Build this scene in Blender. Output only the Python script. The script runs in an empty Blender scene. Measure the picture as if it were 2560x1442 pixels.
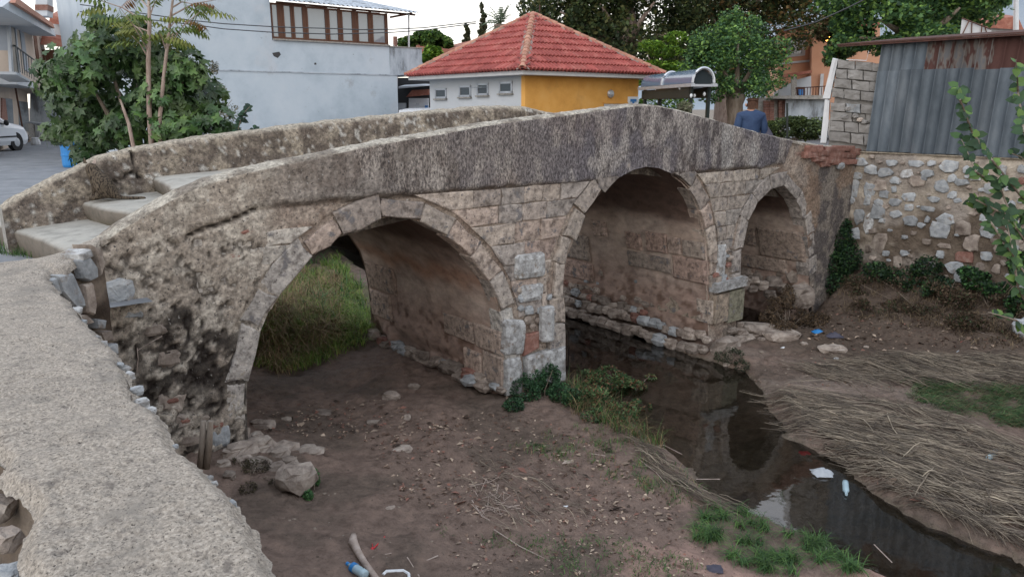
import bpy, math, random
import numpy as np
from mathutils import Vector, Matrix, Euler
random.seed(7); RS = np.random.RandomState(11)
C = bpy.context.scene.collection
sc = bpy.context.scene
# ---------------------------------------------------------------- camera, sky, sun, exposure
F_PX, CX, CY, HOR, EYE = 1850.0, 1280.0, 721.0, 270.0, 1.5
PITCH = math.atan((CY-HOR)/F_PX)
cam_d = bpy.data.cameras.new('camera'); cam = bpy.data.objects.new('camera', cam_d); C.objects.link(cam)
cam.location = (0, 0, EYE); cam.rotation_euler = (math.pi/2-PITCH, 0, 0)
cam_d.sensor_width = 36; cam_d.lens = 36*F_PX/2560; cam_d.clip_start = 0.05; cam_d.clip_end = 6000
sc.camera = cam
world = bpy.data.worlds.new('World'); sc.world = world; world.use_nodes = True
wn, wl = world.node_tree.nodes, world.node_tree.links
SUN_EL, SUN_ROT = math.radians(38), math.radians(215)
sky = wn.new('ShaderNodeTexSky'); sky.sky_type = 'NISHITA'; sky.sun_disc = False
sky.sun_elevation = SUN_EL; sky.sun_rotation = SUN_ROT; sky.air_density = 1.0; sky.dust_density = 1.0; sky.ozone_density = 1.0
bg = wn['Background']; bg.inputs['Strength'].default_value = 0.12
# a thin, even evening overcast over that sky: cream at the horizon, cooler overhead
tc = wn.new('ShaderNodeTexCoord'); sp = wn.new('ShaderNodeSeparateXYZ'); wl.new(tc.outputs['Generated'], sp.inputs[0])
rp = wn.new('ShaderNodeValToRGB'); rp.color_ramp.elements[0].position = 0.0; rp.color_ramp.elements[0].color = (1.0, .93, .82, 1)
rp.color_ramp.elements[1].position = .75; rp.color_ramp.elements[1].color = (.66, .74, .86, 1)
e_ = rp.color_ramp.elements.new(.22); e_.color = (.98, .92, .87, 1)
wl.new(sp.outputs['Z'], rp.inputs[0])
sc_m = wn.new('ShaderNodeVectorMath'); sc_m.operation = 'SCALE'; sc_m.inputs['Scale'].default_value = 6.2; wl.new(rp.outputs[0], sc_m.inputs[0])
mxw = wn.new('ShaderNodeMix'); mxw.data_type = 'RGBA'; mxw.inputs[0].default_value = .85
wl.new(sky.outputs[0], mxw.inputs[6]); wl.new(sc_m.outputs[0], mxw.inputs[7]); wl.new(mxw.outputs[2], bg.inputs['Color'])
sun_d = bpy.data.lights.new('sun', 'SUN'); sun_d.energy = 0.5; sun_d.angle = math.radians(70); sun_d.color = (1, .95, .9)
sun = bpy.data.objects.new('sun', sun_d); C.objects.link(sun)
_sd = Vector((math.sin(SUN_ROT)*math.cos(SUN_EL), math.cos(SUN_ROT)*math.cos(SUN_EL), math.sin(SUN_EL)))
sun.rotation_euler = _sd.to_track_quat('Z', 'Y').to_euler()
sc.view_settings.view_transform = 'Standard'; sc.view_settings.look = 'None'
sc.view_settings.exposure = 1.26; sc.view_settings.gamma = 1.0; sc.view_settings.use_curve_mapping = False
sc.render.engine = 'CYCLES'
sc.cycles.max_bounces = 6; sc.cycles.diffuse_bounces = 4; sc.cycles.glossy_bounces = 3; sc.cycles.transparent_max_bounces = 12

# ---------------------------------------------------------------- measuring helpers (photograph -> place)
FW = np.array([0, math.cos(PITCH), -math.sin(PITCH)]); UP = np.array([0, math.sin(PITCH), math.cos(PITCH)]); RT = np.array([1., 0, 0])
O3 = np.array([0, 0, EYE])
def dirv(d): d = math.radians(d); return np.array([math.sin(d), math.cos(d), 0.])
A, N = dirv(53), dirv(-40)                     # along the bridge, and upstream across it
P0 = np.array([-3.24, 5.70, 0.])
ZU = np.array([0, 0, 1.])
def ray(x, y): d = FW*F_PX+RT*(x-CX)+UP*(CY-y); return d/d[1]
def atz(x, y, z): d = ray(x, y); return O3+d*((z-EYE)/d[2])
def aty(x, y, Y): return O3+ray(x, y)*Y
def onpl(x, y, P, nn): d = ray(x, y); return O3+d*(np.dot(P-O3, nn)/np.dot(d, nn))
NF = np.array([A[1], -A[0], 0.])               # normal of the bridge's near face, towards the viewer
def W3(u, v, z): return P0+A*u+N*v+ZU*z
def W3a(u, v, z):
    return P0[None]+np.outer(u, A)+np.outer(v, N)+np.outer(z, ZU)
_M = np.linalg.inv(np.array([[A[0], N[0]], [A[1], N[1]]]))
def uv_of(X): q = _M@(np.array(X)[:2]-P0[:2]); return q[0], q[1]
def face(x, y):
    X = onpl(x, y, P0, NF); return float((X-P0)@A), float(X[2])
def projA(X):
    D = X-O3[None]; z = D@FW; return CX+F_PX*(D@RT)/z, CY-F_PX*(D@UP)/z

# ---------------------------------------------------------------- noise
def _hash(ix, iy, iz, s):
    h = (ix*374761393+iy*668265263+iz*1440662683+s*974711) & 0xffffffff
    h = ((h ^ (h >> 13))*1274126177) & 0xffffffff
    h = (h ^ (h >> 16))
    return (h & 0xffff)/65535.0
def vnoise(P, s=0):
    i = np.floor(P).astype(np.int64); f = P-i; f = f*f*(3-2*f)
    r = 0
    for dx in (0, 1):
        wx = f[:, 0] if dx else 1-f[:, 0]
        for dy in (0, 1):
            wy = f[:, 1] if dy else 1-f[:, 1]
            for dz in (0, 1):
                wz = f[:, 2] if dz else 1-f[:, 2]
                r = r+_hash(i[:, 0]+dx, i[:, 1]+dy, i[:, 2]+dz, s)*wx*wy*wz
    return r
def fbm(P, sc_=1., o=4, s=0, g=.5):
    P = np.asarray(P, float)*sc_; a = 1.; t = 0; r = 0
    for k in range(o):
        r = r+a*vnoise(P, s+k*17); t += a; a *= g; P = P*2.03+11.3
    return r/t
def sstep(x, a, b): t = np.clip((x-a)/(b-a), 0, 1); return t*t*(3-2*t)
def mixc(c0, c1, t): return c0*(1-t[:, None])+c1*t[:, None]

# ---------------------------------------------------------------- objects
LOC = {}
def tag(o, label=None, cat=None, group=None, kind=None):
    if label: o['label'] = label
    if cat: o['category'] = cat
    if group: o['group'] = group
    if kind: o['kind'] = kind
    return o
def thing(name, loc, label, cat, group=None):
    o = bpy.data.objects.new(name, None); C.objects.link(o); o.empty_display_size = .2
    o.location = tuple(loc); LOC[o.name] = np.array(loc, float)
    return tag(o, label, cat, group)
def place(o, parent, loc):
    loc = np.array(loc, float); LOC[o.name] = loc
    if parent is not None:
        o.parent = parent; o.location = tuple(loc-LOC[parent.name])
    else: o.location = tuple(loc)
def mk(name, V, Fc, mat, parent=None, cols=None, smooth=False, loc=None):
    V = np.asarray(V, float)
    if loc is None:
        loc = LOC[parent.name] if parent is not None else np.array([(V[:, 0].min()+V[:, 0].max())/2, (V[:, 1].min()+V[:, 1].max())/2, V[:, 2].min()])
    loc = np.array(loc, float)
    me = bpy.data.meshes.new(name); V2 = V-loc
    if isinstance(Fc, np.ndarray):
        k = Fc.shape[1]; M = Fc.shape[0]
        me.vertices.add(len(V2)); me.vertices.foreach_set('co', V2.ravel())
        me.loops.add(M*k); me.loops.foreach_set('vertex_index', Fc.ravel().astype(np.int32))
        me.polygons.add(M); me.polygons.foreach_set('loop_start', np.arange(0, M*k, k, dtype=np.int32))
        try: me.polygons.foreach_set('loop_total', np.full(M, k, dtype=np.int32))
        except Exception: pass
        me.update(calc_edges=True)
    else:
        me.from_pydata([tuple(v) for v in V2], [], [tuple(f) for f in Fc]); me.update()
    if cols is not None:
        cols = np.asarray(cols, float)
        if cols.ndim == 1: cols = np.tile(cols, (len(V2), 1))
        ca = me.color_attributes.new('Col', 'FLOAT_COLOR', 'POINT')
        ca.data.foreach_set('color', np.hstack([cols, np.ones((len(cols), 1))]).ravel())
    if smooth: me.polygons.foreach_set('use_smooth', [True]*len(me.polygons))
    if mat: me.materials.append(mat)
    o = bpy.data.objects.new(name, me); C.objects.link(o); place(o, parent, loc)
    return o
def inst(me, name, parent, loc, rot=(0, 0, 0), scl=(1, 1, 1)):
    o = bpy.data.objects.new(name, me); C.objects.link(o); place(o, parent, loc)
    o.rotation_euler = rot; o.scale = scl if hasattr(scl, '__len__') else (scl,)*3
    return o
class MB:
    def __init__(s): s.v = []; s.f = []; s.c = []; s.col = (.5, .5, .5)
    def add(s, vs, fs):
        b = len(s.v); s.v += [np.array(q, float) for q in vs]; s.c += [s.col]*len(vs); s.f += [tuple(b+i for i in f) for f in fs]; return s
    def box(s, P, ex, ey, ez):                 # corner + three edge vectors
        P, ex, ey, ez = [np.array(q, float) for q in (P, ex, ey, ez)]
        vs = [P, P+ex, P+ex+ey, P+ey, P+ez, P+ex+ez, P+ex+ey+ez, P+ey+ez]
        return s.add(vs, [(0, 3, 2, 1), (4, 5, 6, 7), (0, 1, 5, 4), (1, 2, 6, 5), (2, 3, 7, 6), (3, 0, 4, 7)])
    def cbox(s, c, dx, dy, dz, ang=0):
        ca, sa = math.cos(ang), math.sin(ang); ex = np.array([ca, sa, 0])*dx; ey = np.array([-sa, ca, 0])*dy; ez = ZU*dz
        return s.box(np.array(c)-ex/2-ey/2-ez/2, ex, ey, ez)
    def tube(s, pts, rad, n=6, cap=True):
        pts = [np.array(p, float) for p in pts]
        if not hasattr(rad, '__len__'): rad = [rad]*len(pts)
        rings = []
        for i, p in enumerate(pts):
            d = pts[min(i+1, len(pts)-1)]-pts[max(i-1, 0)]; d = d/(np.linalg.norm(d)+1e-9)
            a = np.cross(d, ZU if abs(d[2]) < .9 else np.array([1., 0, 0])); a /= np.linalg.norm(a); b = np.cross(d, a)
            rings += [p+(a*math.cos(2*math.pi*k/n)+b*math.sin(2*math.pi*k/n))*rad[i] for k in range(n)]
        fs = [(i*n+k, i*n+(k+1) % n, (i+1)*n+(k+1) % n, (i+1)*n+k) for i in range(len(pts)-1) for k in range(n)]
        if cap: fs += [tuple(range(n-1, -1, -1)), tuple((len(pts)-1)*n+k for k in range(n))]
        return s.add(rings, fs)
    def prism(s, poly, d):                     # planar polygon extruded by vector d
        poly = [np.array(p, float) for p in poly]; n = len(poly); d = np.array(d, float)
        return s.add(poly+[p+d for p in poly], [tuple(range(n)), tuple(range(2*n-1, n-1, -1))]+[(i, i+n, (i+1) % n+n, (i+1) % n) for i in range(n)])
    def lathe(s, c, prof, n=12, ax=ZU):
        c = np.array(c, float); ax = np.array(ax, float)/np.linalg.norm(ax)
        a = np.cross(ax, [1., 0, 0] if abs(ax[0]) < .9 else [0, 1., 0]); a /= np.linalg.norm(a); b = np.cross(ax, a)
        vs = [c+ax*h+(a*math.cos(2*math.pi*k/n)+b*math.sin(2*math.pi*k/n))*r for r, h in prof for k in range(n)]
        m = len(prof); fs = [(i*n+k, i*n+(k+1) % n, (i+1)*n+(k+1) % n, (i+1)*n+k) for i in range(m-1) for k in range(n)]
        fs += [tuple(range(n-1, -1, -1)), tuple((m-1)*n+k for k in range(n))]
        return s.add(vs, fs)
    def build(s, name, mat, parent=None, smooth=False, loc=None, cols=False):
        return mk(name, s.v, s.f, mat, parent, np.array(s.c) if cols else None, smooth, loc)
def grid_faces(nu, nv):
    i, j = np.meshgrid(np.arange(nu-1), np.arange(nv-1), indexing='ij')
    a = (i*nv+j).ravel(); return np.stack([a, a+nv, a+nv+1, a+1], 1)

# ---------------------------------------------------------------- materials
def srgb(*c):
    r = []
    for q in c:
        q = q/255.; r.append(q/12.92 if q <= .04045 else ((q+.055)/1.055)**2.4)
    return np.array(r)
def mat(name, cols, scale=4, detail=6, rough=.9, bump=.25, bscale=40, attr=False, spots=(), rnd=0., stretch=(1, 1, 1), metal=0., spec=.3, lo=.3, hi=.7, bdist=.01, transl=0., bump2=0., b2scale=8):
    m = bpy.data.materials.new(name); m.use_nodes = True; nt = m.node_tree; n, l = nt.nodes, nt.links
    b = n['Principled BSDF']; b.inputs['Roughness'].default_value = rough; b.inputs['Metallic'].default_value = metal
    b.inputs['Specular IOR Level'].default_value = spec
    g = n.new('ShaderNodeNewGeometry'); mp = n.new('ShaderNodeMapping'); mp.inputs['Scale'].default_value = stretch
    l.new(g.outputs['Position'], mp.inputs['Vector'])
    def noise(s_, d_=detail, r_=.68):
        t = n.new('ShaderNodeTexNoise'); t.inputs['Scale'].default_value = s_; t.inputs['Detail'].default_value = d_; t.inputs['Roughness'].default_value = r_
        l.new(mp.outputs[0], t.inputs['Vector']); return t.outputs['Fac']
    ramp = n.new('ShaderNodeValToRGB'); l.new(noise(scale), ramp.inputs[0])
    cols = [tuple(c)+(1,) for c in cols]; k = len(cols)
    while len(ramp.color_ramp.elements) < k: ramp.color_ramp.elements.new(.5)
    for i, c in enumerate(cols):
        e = ramp.color_ramp.elements[i]; e.position = lo+(hi-lo)*(i/(max(k-1, 1))); e.color = c
    col = ramp.outputs[0]
    if attr:
        at = n.new('ShaderNodeAttribute'); at.attribute_name = 'Col'
        mx = n.new('ShaderNodeMix'); mx.data_type = 'RGBA'; mx.blend_type = 'MULTIPLY'; mx.inputs[0].default_value = 1
        l.new(at.outputs['Color'], mx.inputs[6]); l.new(col, mx.inputs[7]); col = mx.outputs[2]
    for (c, s_, a_, b_) in spots:
        mr = n.new('ShaderNodeMapRange'); mr.inputs[1].default_value = a_; mr.inputs[2].default_value = b_; l.new(noise(s_, 4), mr.inputs[0])
        mx = n.new('ShaderNodeMix'); mx.data_type = 'RGBA'; l.new(mr.outputs[0], mx.inputs[0]); l.new(col, mx.inputs[6]); mx.inputs[7].default_value = tuple(c)+(1,); col = mx.outputs[2]
    if rnd:
        oi = n.new('ShaderNodeObjectInfo'); mr = n.new('ShaderNodeMapRange'); mr.inputs[3].default_value = 1-rnd; mr.inputs[4].default_value = 1+rnd
        l.new(oi.outputs['Random'], mr.inputs[0]); hs = n.new('ShaderNodeHueSaturation'); l.new(mr.outputs[0], hs.inputs['Value']); l.new(col, hs.inputs['Color']); col = hs.outputs[0]
    l.new(col, b.inputs['Base Color'])
    if bump:
        bp = n.new('ShaderNodeBump'); bp.inputs['Strength'].default_value = bump; bp.inputs['Distance'].default_value = bdist; l.new(noise(bscale, 5, .7), bp.inputs['Height'])
        last = bp
        if bump2:
            b2 = n.new('ShaderNodeBump'); b2.inputs['Strength'].default_value = bump2; b2.inputs['Distance'].default_value = bdist*5; l.new(noise(b2scale, 5, .6), b2.inputs['Height']); l.new(bp.outputs[0], b2.inputs['Normal']); last = b2
        l.new(last.outputs[0], b.inputs['Normal'])
    if transl:
        tr = n.new('ShaderNodeBsdfTranslucent'); l.new(col, tr.inputs[0]); ms = n.new('ShaderNodeMixShader'); ms.inputs[0].default_value = transl
        l.new(b.outputs[0], ms.inputs[1]); l.new(tr.outputs[0], ms.inputs[2]); l.new(ms.outputs[0], n['Material Output'].inputs[0])
    return m
W1 = [(.62, .62, .63), (1, 1, 1), (1.3, 1.28, 1.25)]
M = {}
M['render'] = mat('weathered_render', [(.36, .345, .35), (.78, .77, .77), (1.12, 1.11, 1.10), (1.62, 1.60, 1.58)], scale=50, detail=12, attr=True, bump=.8, bscale=90, bdist=.008, bump2=.4, b2scale=26, stretch=(1, 1, .5), lo=.40, hi=.61,
      spots=[((.05, .044, .044), 60, .585, .63), ((.44, .43, .41), 55, .64, .69)])
M['render2'] = mat('worn_plaster', [(.50, .49, .48), (.80, .79, .78), (1.04, 1.03, 1.02), (1.40, 1.38, 1.35)], scale=27, detail=13, attr=True, bump=.7, bscale=80, bdist=.008, bump2=.4, b2scale=22, lo=.37, hi=.63,
      spots=[((.05, .044, .042), 38, .605, .65), ((.46, .44, .41), 30, .645, .70), ((.09, .08, .07), 120, .60, .66)])
M['ashlar'] = mat('ashlar_stone', [(.50, .48, .47), (.88, .87, .86), (1.12, 1.1, 1.08), (1.4, 1.37, 1.33)], scale=13, detail=11, attr=True, bump=.8, bscale=55, bump2=.5, b2scale=14, lo=.38, hi=.64, spots=[((.075, .062, .058), 24, .60, .68), ((.16, .15, .15), 7, .58, .66), ((.40, .385, .35), 40, .66, .72)])
M['mortar'] = mat('old_mortar', W1, scale=12, attr=True, bump=.7, bscale=50, bdist=.015)
M['vault'] = mat('vault_plaster', W1, scale=5, detail=8, attr=True, bump=.45, bscale=25, bump2=.4, b2scale=6, stretch=(1, 1, 1.6), spots=[((.07, .04, .035), 14, .68, .74)])
M['coping'] = mat('coping_cement', [(.17, .16, .145), (.28, .265, .24), (.37, .355, .33)], scale=14, detail=9, bump=.8, bscale=55, bdist=.012, spots=[((.09, .085, .08), 22, .60, .72), ((.5, .49, .46), 30, .68, .76)])
M['walltop'] = mat('sandy_cement', [(.175, .152, .126), (.31, .272, .227), (.45, .40, .34)], scale=95, detail=9, lo=.36, hi=.66, bump=.7, bscale=200, bdist=.005, bump2=.3, b2scale=40, spots=[((.20, .18, .155), 3.5, .50, .70), ((.15, .13, .112), 16, .56, .68), ((.07, .06, .052), 130, .58, .64), ((.07, .06, .052), 60, .66, .70)])
M['step'] = mat('step_concrete', [(.60, .60, .59), (.95, .94, .93), (1.12, 1.1, 1.08)], scale=6, detail=10, attr=True, bump=.5, bscale=60, spots=[((.2, .18, .16), 3, .6, .8), ((.2, .18, .165), 60, .66, .78)])
M['asphalt'] = mat('worn_asphalt', [(.13, .14, .15), (.19, .20, .215), (.25, .26, .27)], scale=2, detail=9, bump=.4, bscale=80, spots=[((.33, .30, .26), .5, .62, .8)])
M['marble'] = mat('pale_marble', [(.17, .16, .15), (.33, .33, .325), (.52, .525, .52)], scale=12, detail=11, lo=.34, hi=.64, bump=.6, bscale=50, bump2=.4, b2scale=16, rnd=.15, spots=[((.20, .165, .135), 9, .55, .68), ((.08, .07, .065), 45, .62, .68)])
M['greystone'] = mat('blue_grey_limestone', [(.18, .19, .20), (.30, .315, .325), (.44, .445, .44)], scale=9, bump=.6, bscale=45, bump2=.4, b2scale=12, rnd=.22, spots=[((.20, .155, .12), 8, .58, .74)])
M['tanstone'] = mat('tan_field_stone', [(.15, .12, .10), (.27, .225, .19), (.40, .35, .30)], scale=7, bump=.6, bscale=45, bump2=.4, b2scale=12, rnd=.25, spots=[((.10, .075, .06), 5, .55, .72)])
M['redstone'] = mat('red_brick_rubble', [(.13, .065, .05), (.23, .115, .09), (.30, .21, .175)], scale=12, bump=.6, bscale=60, rnd=.2)
M['wallmortar'] = mat('retaining_wall_mortar', [(.18, .16, .14), (.30, .27, .235), (.40, .365, .32)], scale=4, detail=9, bump=.9, bscale=30, bdist=.02, bump2=.6, b2scale=7, attr=True)
M['block'] = mat('concrete_block', [(.15, .142, .132), (.215, .205, .193), (.265, .255, .245)], scale=8, bump=.5, bscale=70, rnd=.12)
M['mud'] = mat('river_mud', [(.55, .52, .5), (1, 1, 1), (1.35, 1.33, 1.3)], scale=9, detail=9, attr=True, rough=.75, bump=.7, bscale=60, bdist=.015, bump2=.5, b2scale=12, spots=[((.05, .04, .033), 34, .60, .72), ((.22, .185, .155), 50, .70, .77)])
M['leaf'] = mat('foliage', W1, scale=3, detail=2, attr=True, rough=.55, bump=0, transl=.3)
M['figleaf'] = mat('fig_leaf', [(.030, .075, .022), (.062, .13, .036), (.12, .20, .05)], scale=2.2, detail=3, rough=.42, bump=.3, bscale=30, rnd=.4, transl=.22, lo=.35, hi=.65, spec=.5)
M['blade'] = mat('grass_blade', W1, scale=5, detail=2, attr=True, rough=.6, bump=0, transl=.25)
M['bark'] = mat('grey_bark', [(.10, .075, .055), (.20, .16, .125), (.30, .26, .22)], scale=8, bump=.8, bscale=30, stretch=(1, 1, .25), bdist=.02)
M['palebark'] = mat('pale_pink_bark', [(.20, .14, .11), (.33, .25, .21), (.42, .35, .30)], scale=14, bump=.4, bscale=40, stretch=(1, 1, .3))
M['wood'] = mat('brown_window_wood', [(.07, .03, .018), (.13, .06, .035)], scale=10, bump=.2, stretch=(1, 1, .2), rough=.6)
M['whitewall'] = mat('blue_white_plaster', [(.35, .41, .46), (.45, .51, .56), (.51, .56, .60)], scale=.7, detail=8, bump=.3, bscale=12, spots=[((.50, .51, .53), .5, .6, .8), ((.14, .15, .16), 9, .69, .74), ((.33, .35, .37), 1.6, .62, .78)])
M['dirtywall'] = mat('stained_white_plaster', [(.16, .17, .18), (.34, .38, .42), (.44, .48, .52)], scale=2.2, detail=9, bump=.3, bscale=12, stretch=(1, 1, .4), lo=.38, hi=.58)
M['offwhite'] = mat('painted_wall', [(.42, .45, .48), (.50, .52, .54)], scale=1, bump=.15, bscale=15, spots=[((.40, .40, .38), 2, .62, .85)])
M['yellow'] = mat('ochre_wall', [(.58, .28, .065), (.70, .36, .09), (.74, .41, .13)], scale=1.2, detail=7, bump=.3, bscale=14, spots=[((.42, .22, .07), .8, .6, .85)])
M['orange'] = mat('orange_house_wall', [(.50, .26, .16), (.58, .33, .22)], scale=1, bump=.1, spots=[((.62, .44, .34), .4, .58, .7)])
M['beige'] = mat('beige_house_wall', [(.42, .35, .29), (.52, .44, .37)], scale=1, bump=.1)
M['bluegrey'] = mat('blue_grey_house_wall', [(.27, .30, .34), (.33, .36, .40)], scale=1, bump=.1)
M['tile'] = mat('red_roof_tile', [(.20, .045, .038), (.30, .072, .060), (.36, .13, .105)], scale=3.5, detail=8, rough=.75, bump=.3, bscale=40, rnd=.16, spots=[((.20, .12, .10), 12, .66, .8)])
M['ridge'] = mat('faded_ridge_tile', [(.30, .12, .08), (.40, .20, .14), (.44, .28, .20)], scale=7, bump=.4, rnd=.2, spots=[((.25, .20, .17), 9, .58, .7)])
M['ridgemortar'] = mat('ridge_mortar', [(.17, .13, .11), (.30, .25, .22)], scale=12, bump=.8, bscale=30)
M['oldroof'] = mat('old_clay_roof', [(.16, .06, .045), (.30, .12, .085), (.36, .20, .15)], scale=3, bump=.5, bscale=20)
M['white'] = mat('white_paint', [(.46, .47, .48), (.56, .56, .56)], scale=4, bump=.1, rough=.6)
M['alu'] = mat('aluminium', [(.45, .47, .50), (.58, .60, .63)], scale=5, bump=0, metal=.6, rough=.4)
M['sheet'] = mat('galvanised_sheet', [(.055, .07, .085), (.095, .115, .135), (.15, .17, .19)], scale=2.4, detail=6, metal=.35, rough=.5, bump=.15, bscale=5, bdist=.05, rnd=.2, stretch=(1, 1, .35), spots=[((.17, .08, .055), 3.2, .72, .78)])
M['rustsheet'] = mat('half_rusted_sheet', [(.10, .10, .105), (.13, .115, .105), (.062, .028, .024), (.07, .032, .027)], scale=1.7, detail=4, rough=.8, bump=.2, bscale=30, rnd=.12, stretch=(1.5, 1.5, .5), lo=.40, hi=.50)
M['rust'] = mat('rusty_iron', [(.045, .022, .018), (.09, .04, .03)], scale=9, bump=.4, rough=.8)
M['darkmetal'] = mat('dark_green_steel', [(.012, .018, .017), (.022, .03, .028)], scale=4, bump=0, rough=.45)
M['black'] = mat('black_rubber', [(.012, .012, .013), (.022, .022, .023)], scale=9, bump=0, rough=.7)
M['carpaint'] = mat('white_car_paint', [(.66, .69, .73), (.72, .74, .77)], scale=1, bump=0, rough=.25, spec=.6)
M['blue'] = mat('blue_plastic', [(.02, .16, .42), (.035, .22, .52)], scale=3, bump=.1, rough=.45, spots=[((.12, .18, .25), 5, .62, .8)])
M['straw'] = mat('dry_straw', W1, scale=6, detail=2, attr=True, rough=.8, bump=0)
M['driftwood'] = mat('driftwood', [(.22, .17, .14), (.36, .29, .25), (.44, .38, .33)], scale=12, bump=.5, bscale=40)
M['skin'] = mat('skin', [(.40, .22, .15), (.48, .28, .20)], scale=20, bump=.05, rough=.55)
M['hair'] = mat('brown_hair', [(.035, .018, .012), (.10, .05, .03)], scale=60, bump=.6, bscale=90, stretch=(1, 1, .3))
M['jacket'] = mat('navy_jacket', [(.018, .035, .085), (.032, .06, .125)], scale=6, bump=.5, bscale=12, bdist=.03, rough=.7)
M['cloth'] = mat('grey_cloth', [(.05, .05, .07), (.09, .085, .11)], scale=9, bump=.4, bscale=18, bdist=.02)
M['jeans'] = mat('dark_trousers', [(.02, .022, .03), (.035, .038, .05)], scale=9, bump=.3)
M['palm'] = mat('palm_frond', [(.10, .14, .09), (.16, .21, .13)], scale=4, bump=0, transl=.2)
M['fenceposts'] = M['darkmetal']
M['hill'] = mat('far_hill', [(.19, .23, .27), (.23, .27, .31), (.27, .30, .33)], scale=.02, detail=9, bump=.6, bscale=.05, bdist=8)
def glass_mat(name, tint=(.35, .42, .45), rough=.05, base=(.10, .14, .16), alpha=.6):
    m = bpy.data.materials.new(name); m.use_nodes = True; b = m.node_tree.nodes['Principled BSDF']
    b.inputs['Base Color'].default_value = tuple(base)+(1,); b.inputs['Roughness'].default_value = rough; b.inputs['Specular IOR Level'].default_value = 1.0; b.inputs['Coat Weight'].default_value = .5
    return m
M['glass'] = glass_mat('window_glass', base=(.20, .235, .26)); M['darkglass'] = glass_mat('dark_glass', base=(.03, .04, .045)); M['blueglass'] = glass_mat('tinted_canopy', base=(.10, .15, .21), rough=.25)
def water_mat():
    m = bpy.data.materials.new('shallow_water'); m.use_nodes = True; n, l = m.node_tree.nodes, m.node_tree.links
    for q in list(n): n.remove(q)
    out = n.new('ShaderNodeOutputMaterial'); gl = n.new('ShaderNodeBsdfGlossy'); gl.inputs['Roughness'].default_value = .04
    tr = n.new('ShaderNodeBsdfTransparent'); tr.inputs[0].default_value = (.76, .74, .68, 1)
    fr = n.new('ShaderNodeFresnel'); fr.inputs[0].default_value = 2.05; mx = n.new('ShaderNodeMixShader')
    g = n.new('ShaderNodeNewGeometry'); t = n.new('ShaderNodeTexNoise'); t.inputs['Scale'].default_value = 3.5; t.inputs['Detail'].default_value = 3
    l.new(g.outputs['Position'], t.inputs['Vector']); bp = n.new('ShaderNodeBump'); bp.inputs['Strength'].default_value = .12; bp.inputs['Distance'].default_value = .02
    l.new(t.outputs[0], bp.inputs['Height']); l.new(bp.outputs[0], gl.inputs['Normal']); l.new(bp.outputs[0], fr.inputs['Normal'])
    l.new(fr.outputs[0], mx.inputs[0]); l.new(tr.outputs[0], mx.inputs[1]); l.new(gl.outputs[0], mx.inputs[2]); l.new(mx.outputs[0], out.inputs[0])
    return m
M['water'] = water_mat()
def plain(name, c, rough=.5, emit=0, alpha=1.):
    m = bpy.data.materials.new(name); m.use_nodes = True; b = m.node_tree.nodes['Principled BSDF']; b.inputs['Base Color'].default_value = tuple(c)+(1,); b.inputs['Roughness'].default_value = rough
    if emit: b.inputs['Emission Color'].default_value = tuple(c)+(1,); b.inputs['Emission Strength'].default_value = emit
    if alpha < 1: b.inputs['Alpha'].default_value = alpha
    return m
M['red'] = plain('red_plastic', (.5, .03, .04)); M['signblue'] = plain('sign_blue', (.02, .16, .42)); M['signwhite'] = plain('sign_white', (.7, .72, .74))
M['lamp'] = plain('lit_lamp', (1, .42, .08), emit=9); M['bottle'] = plain('clear_blue_bottle', (.42, .56, .62), .2, alpha=.75); M['bag'] = plain('clear_plastic_bag', (.62, .66, .70), .35, alpha=.55)
M['wire'] = plain('cable_black', (.03, .03, .032))
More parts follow.
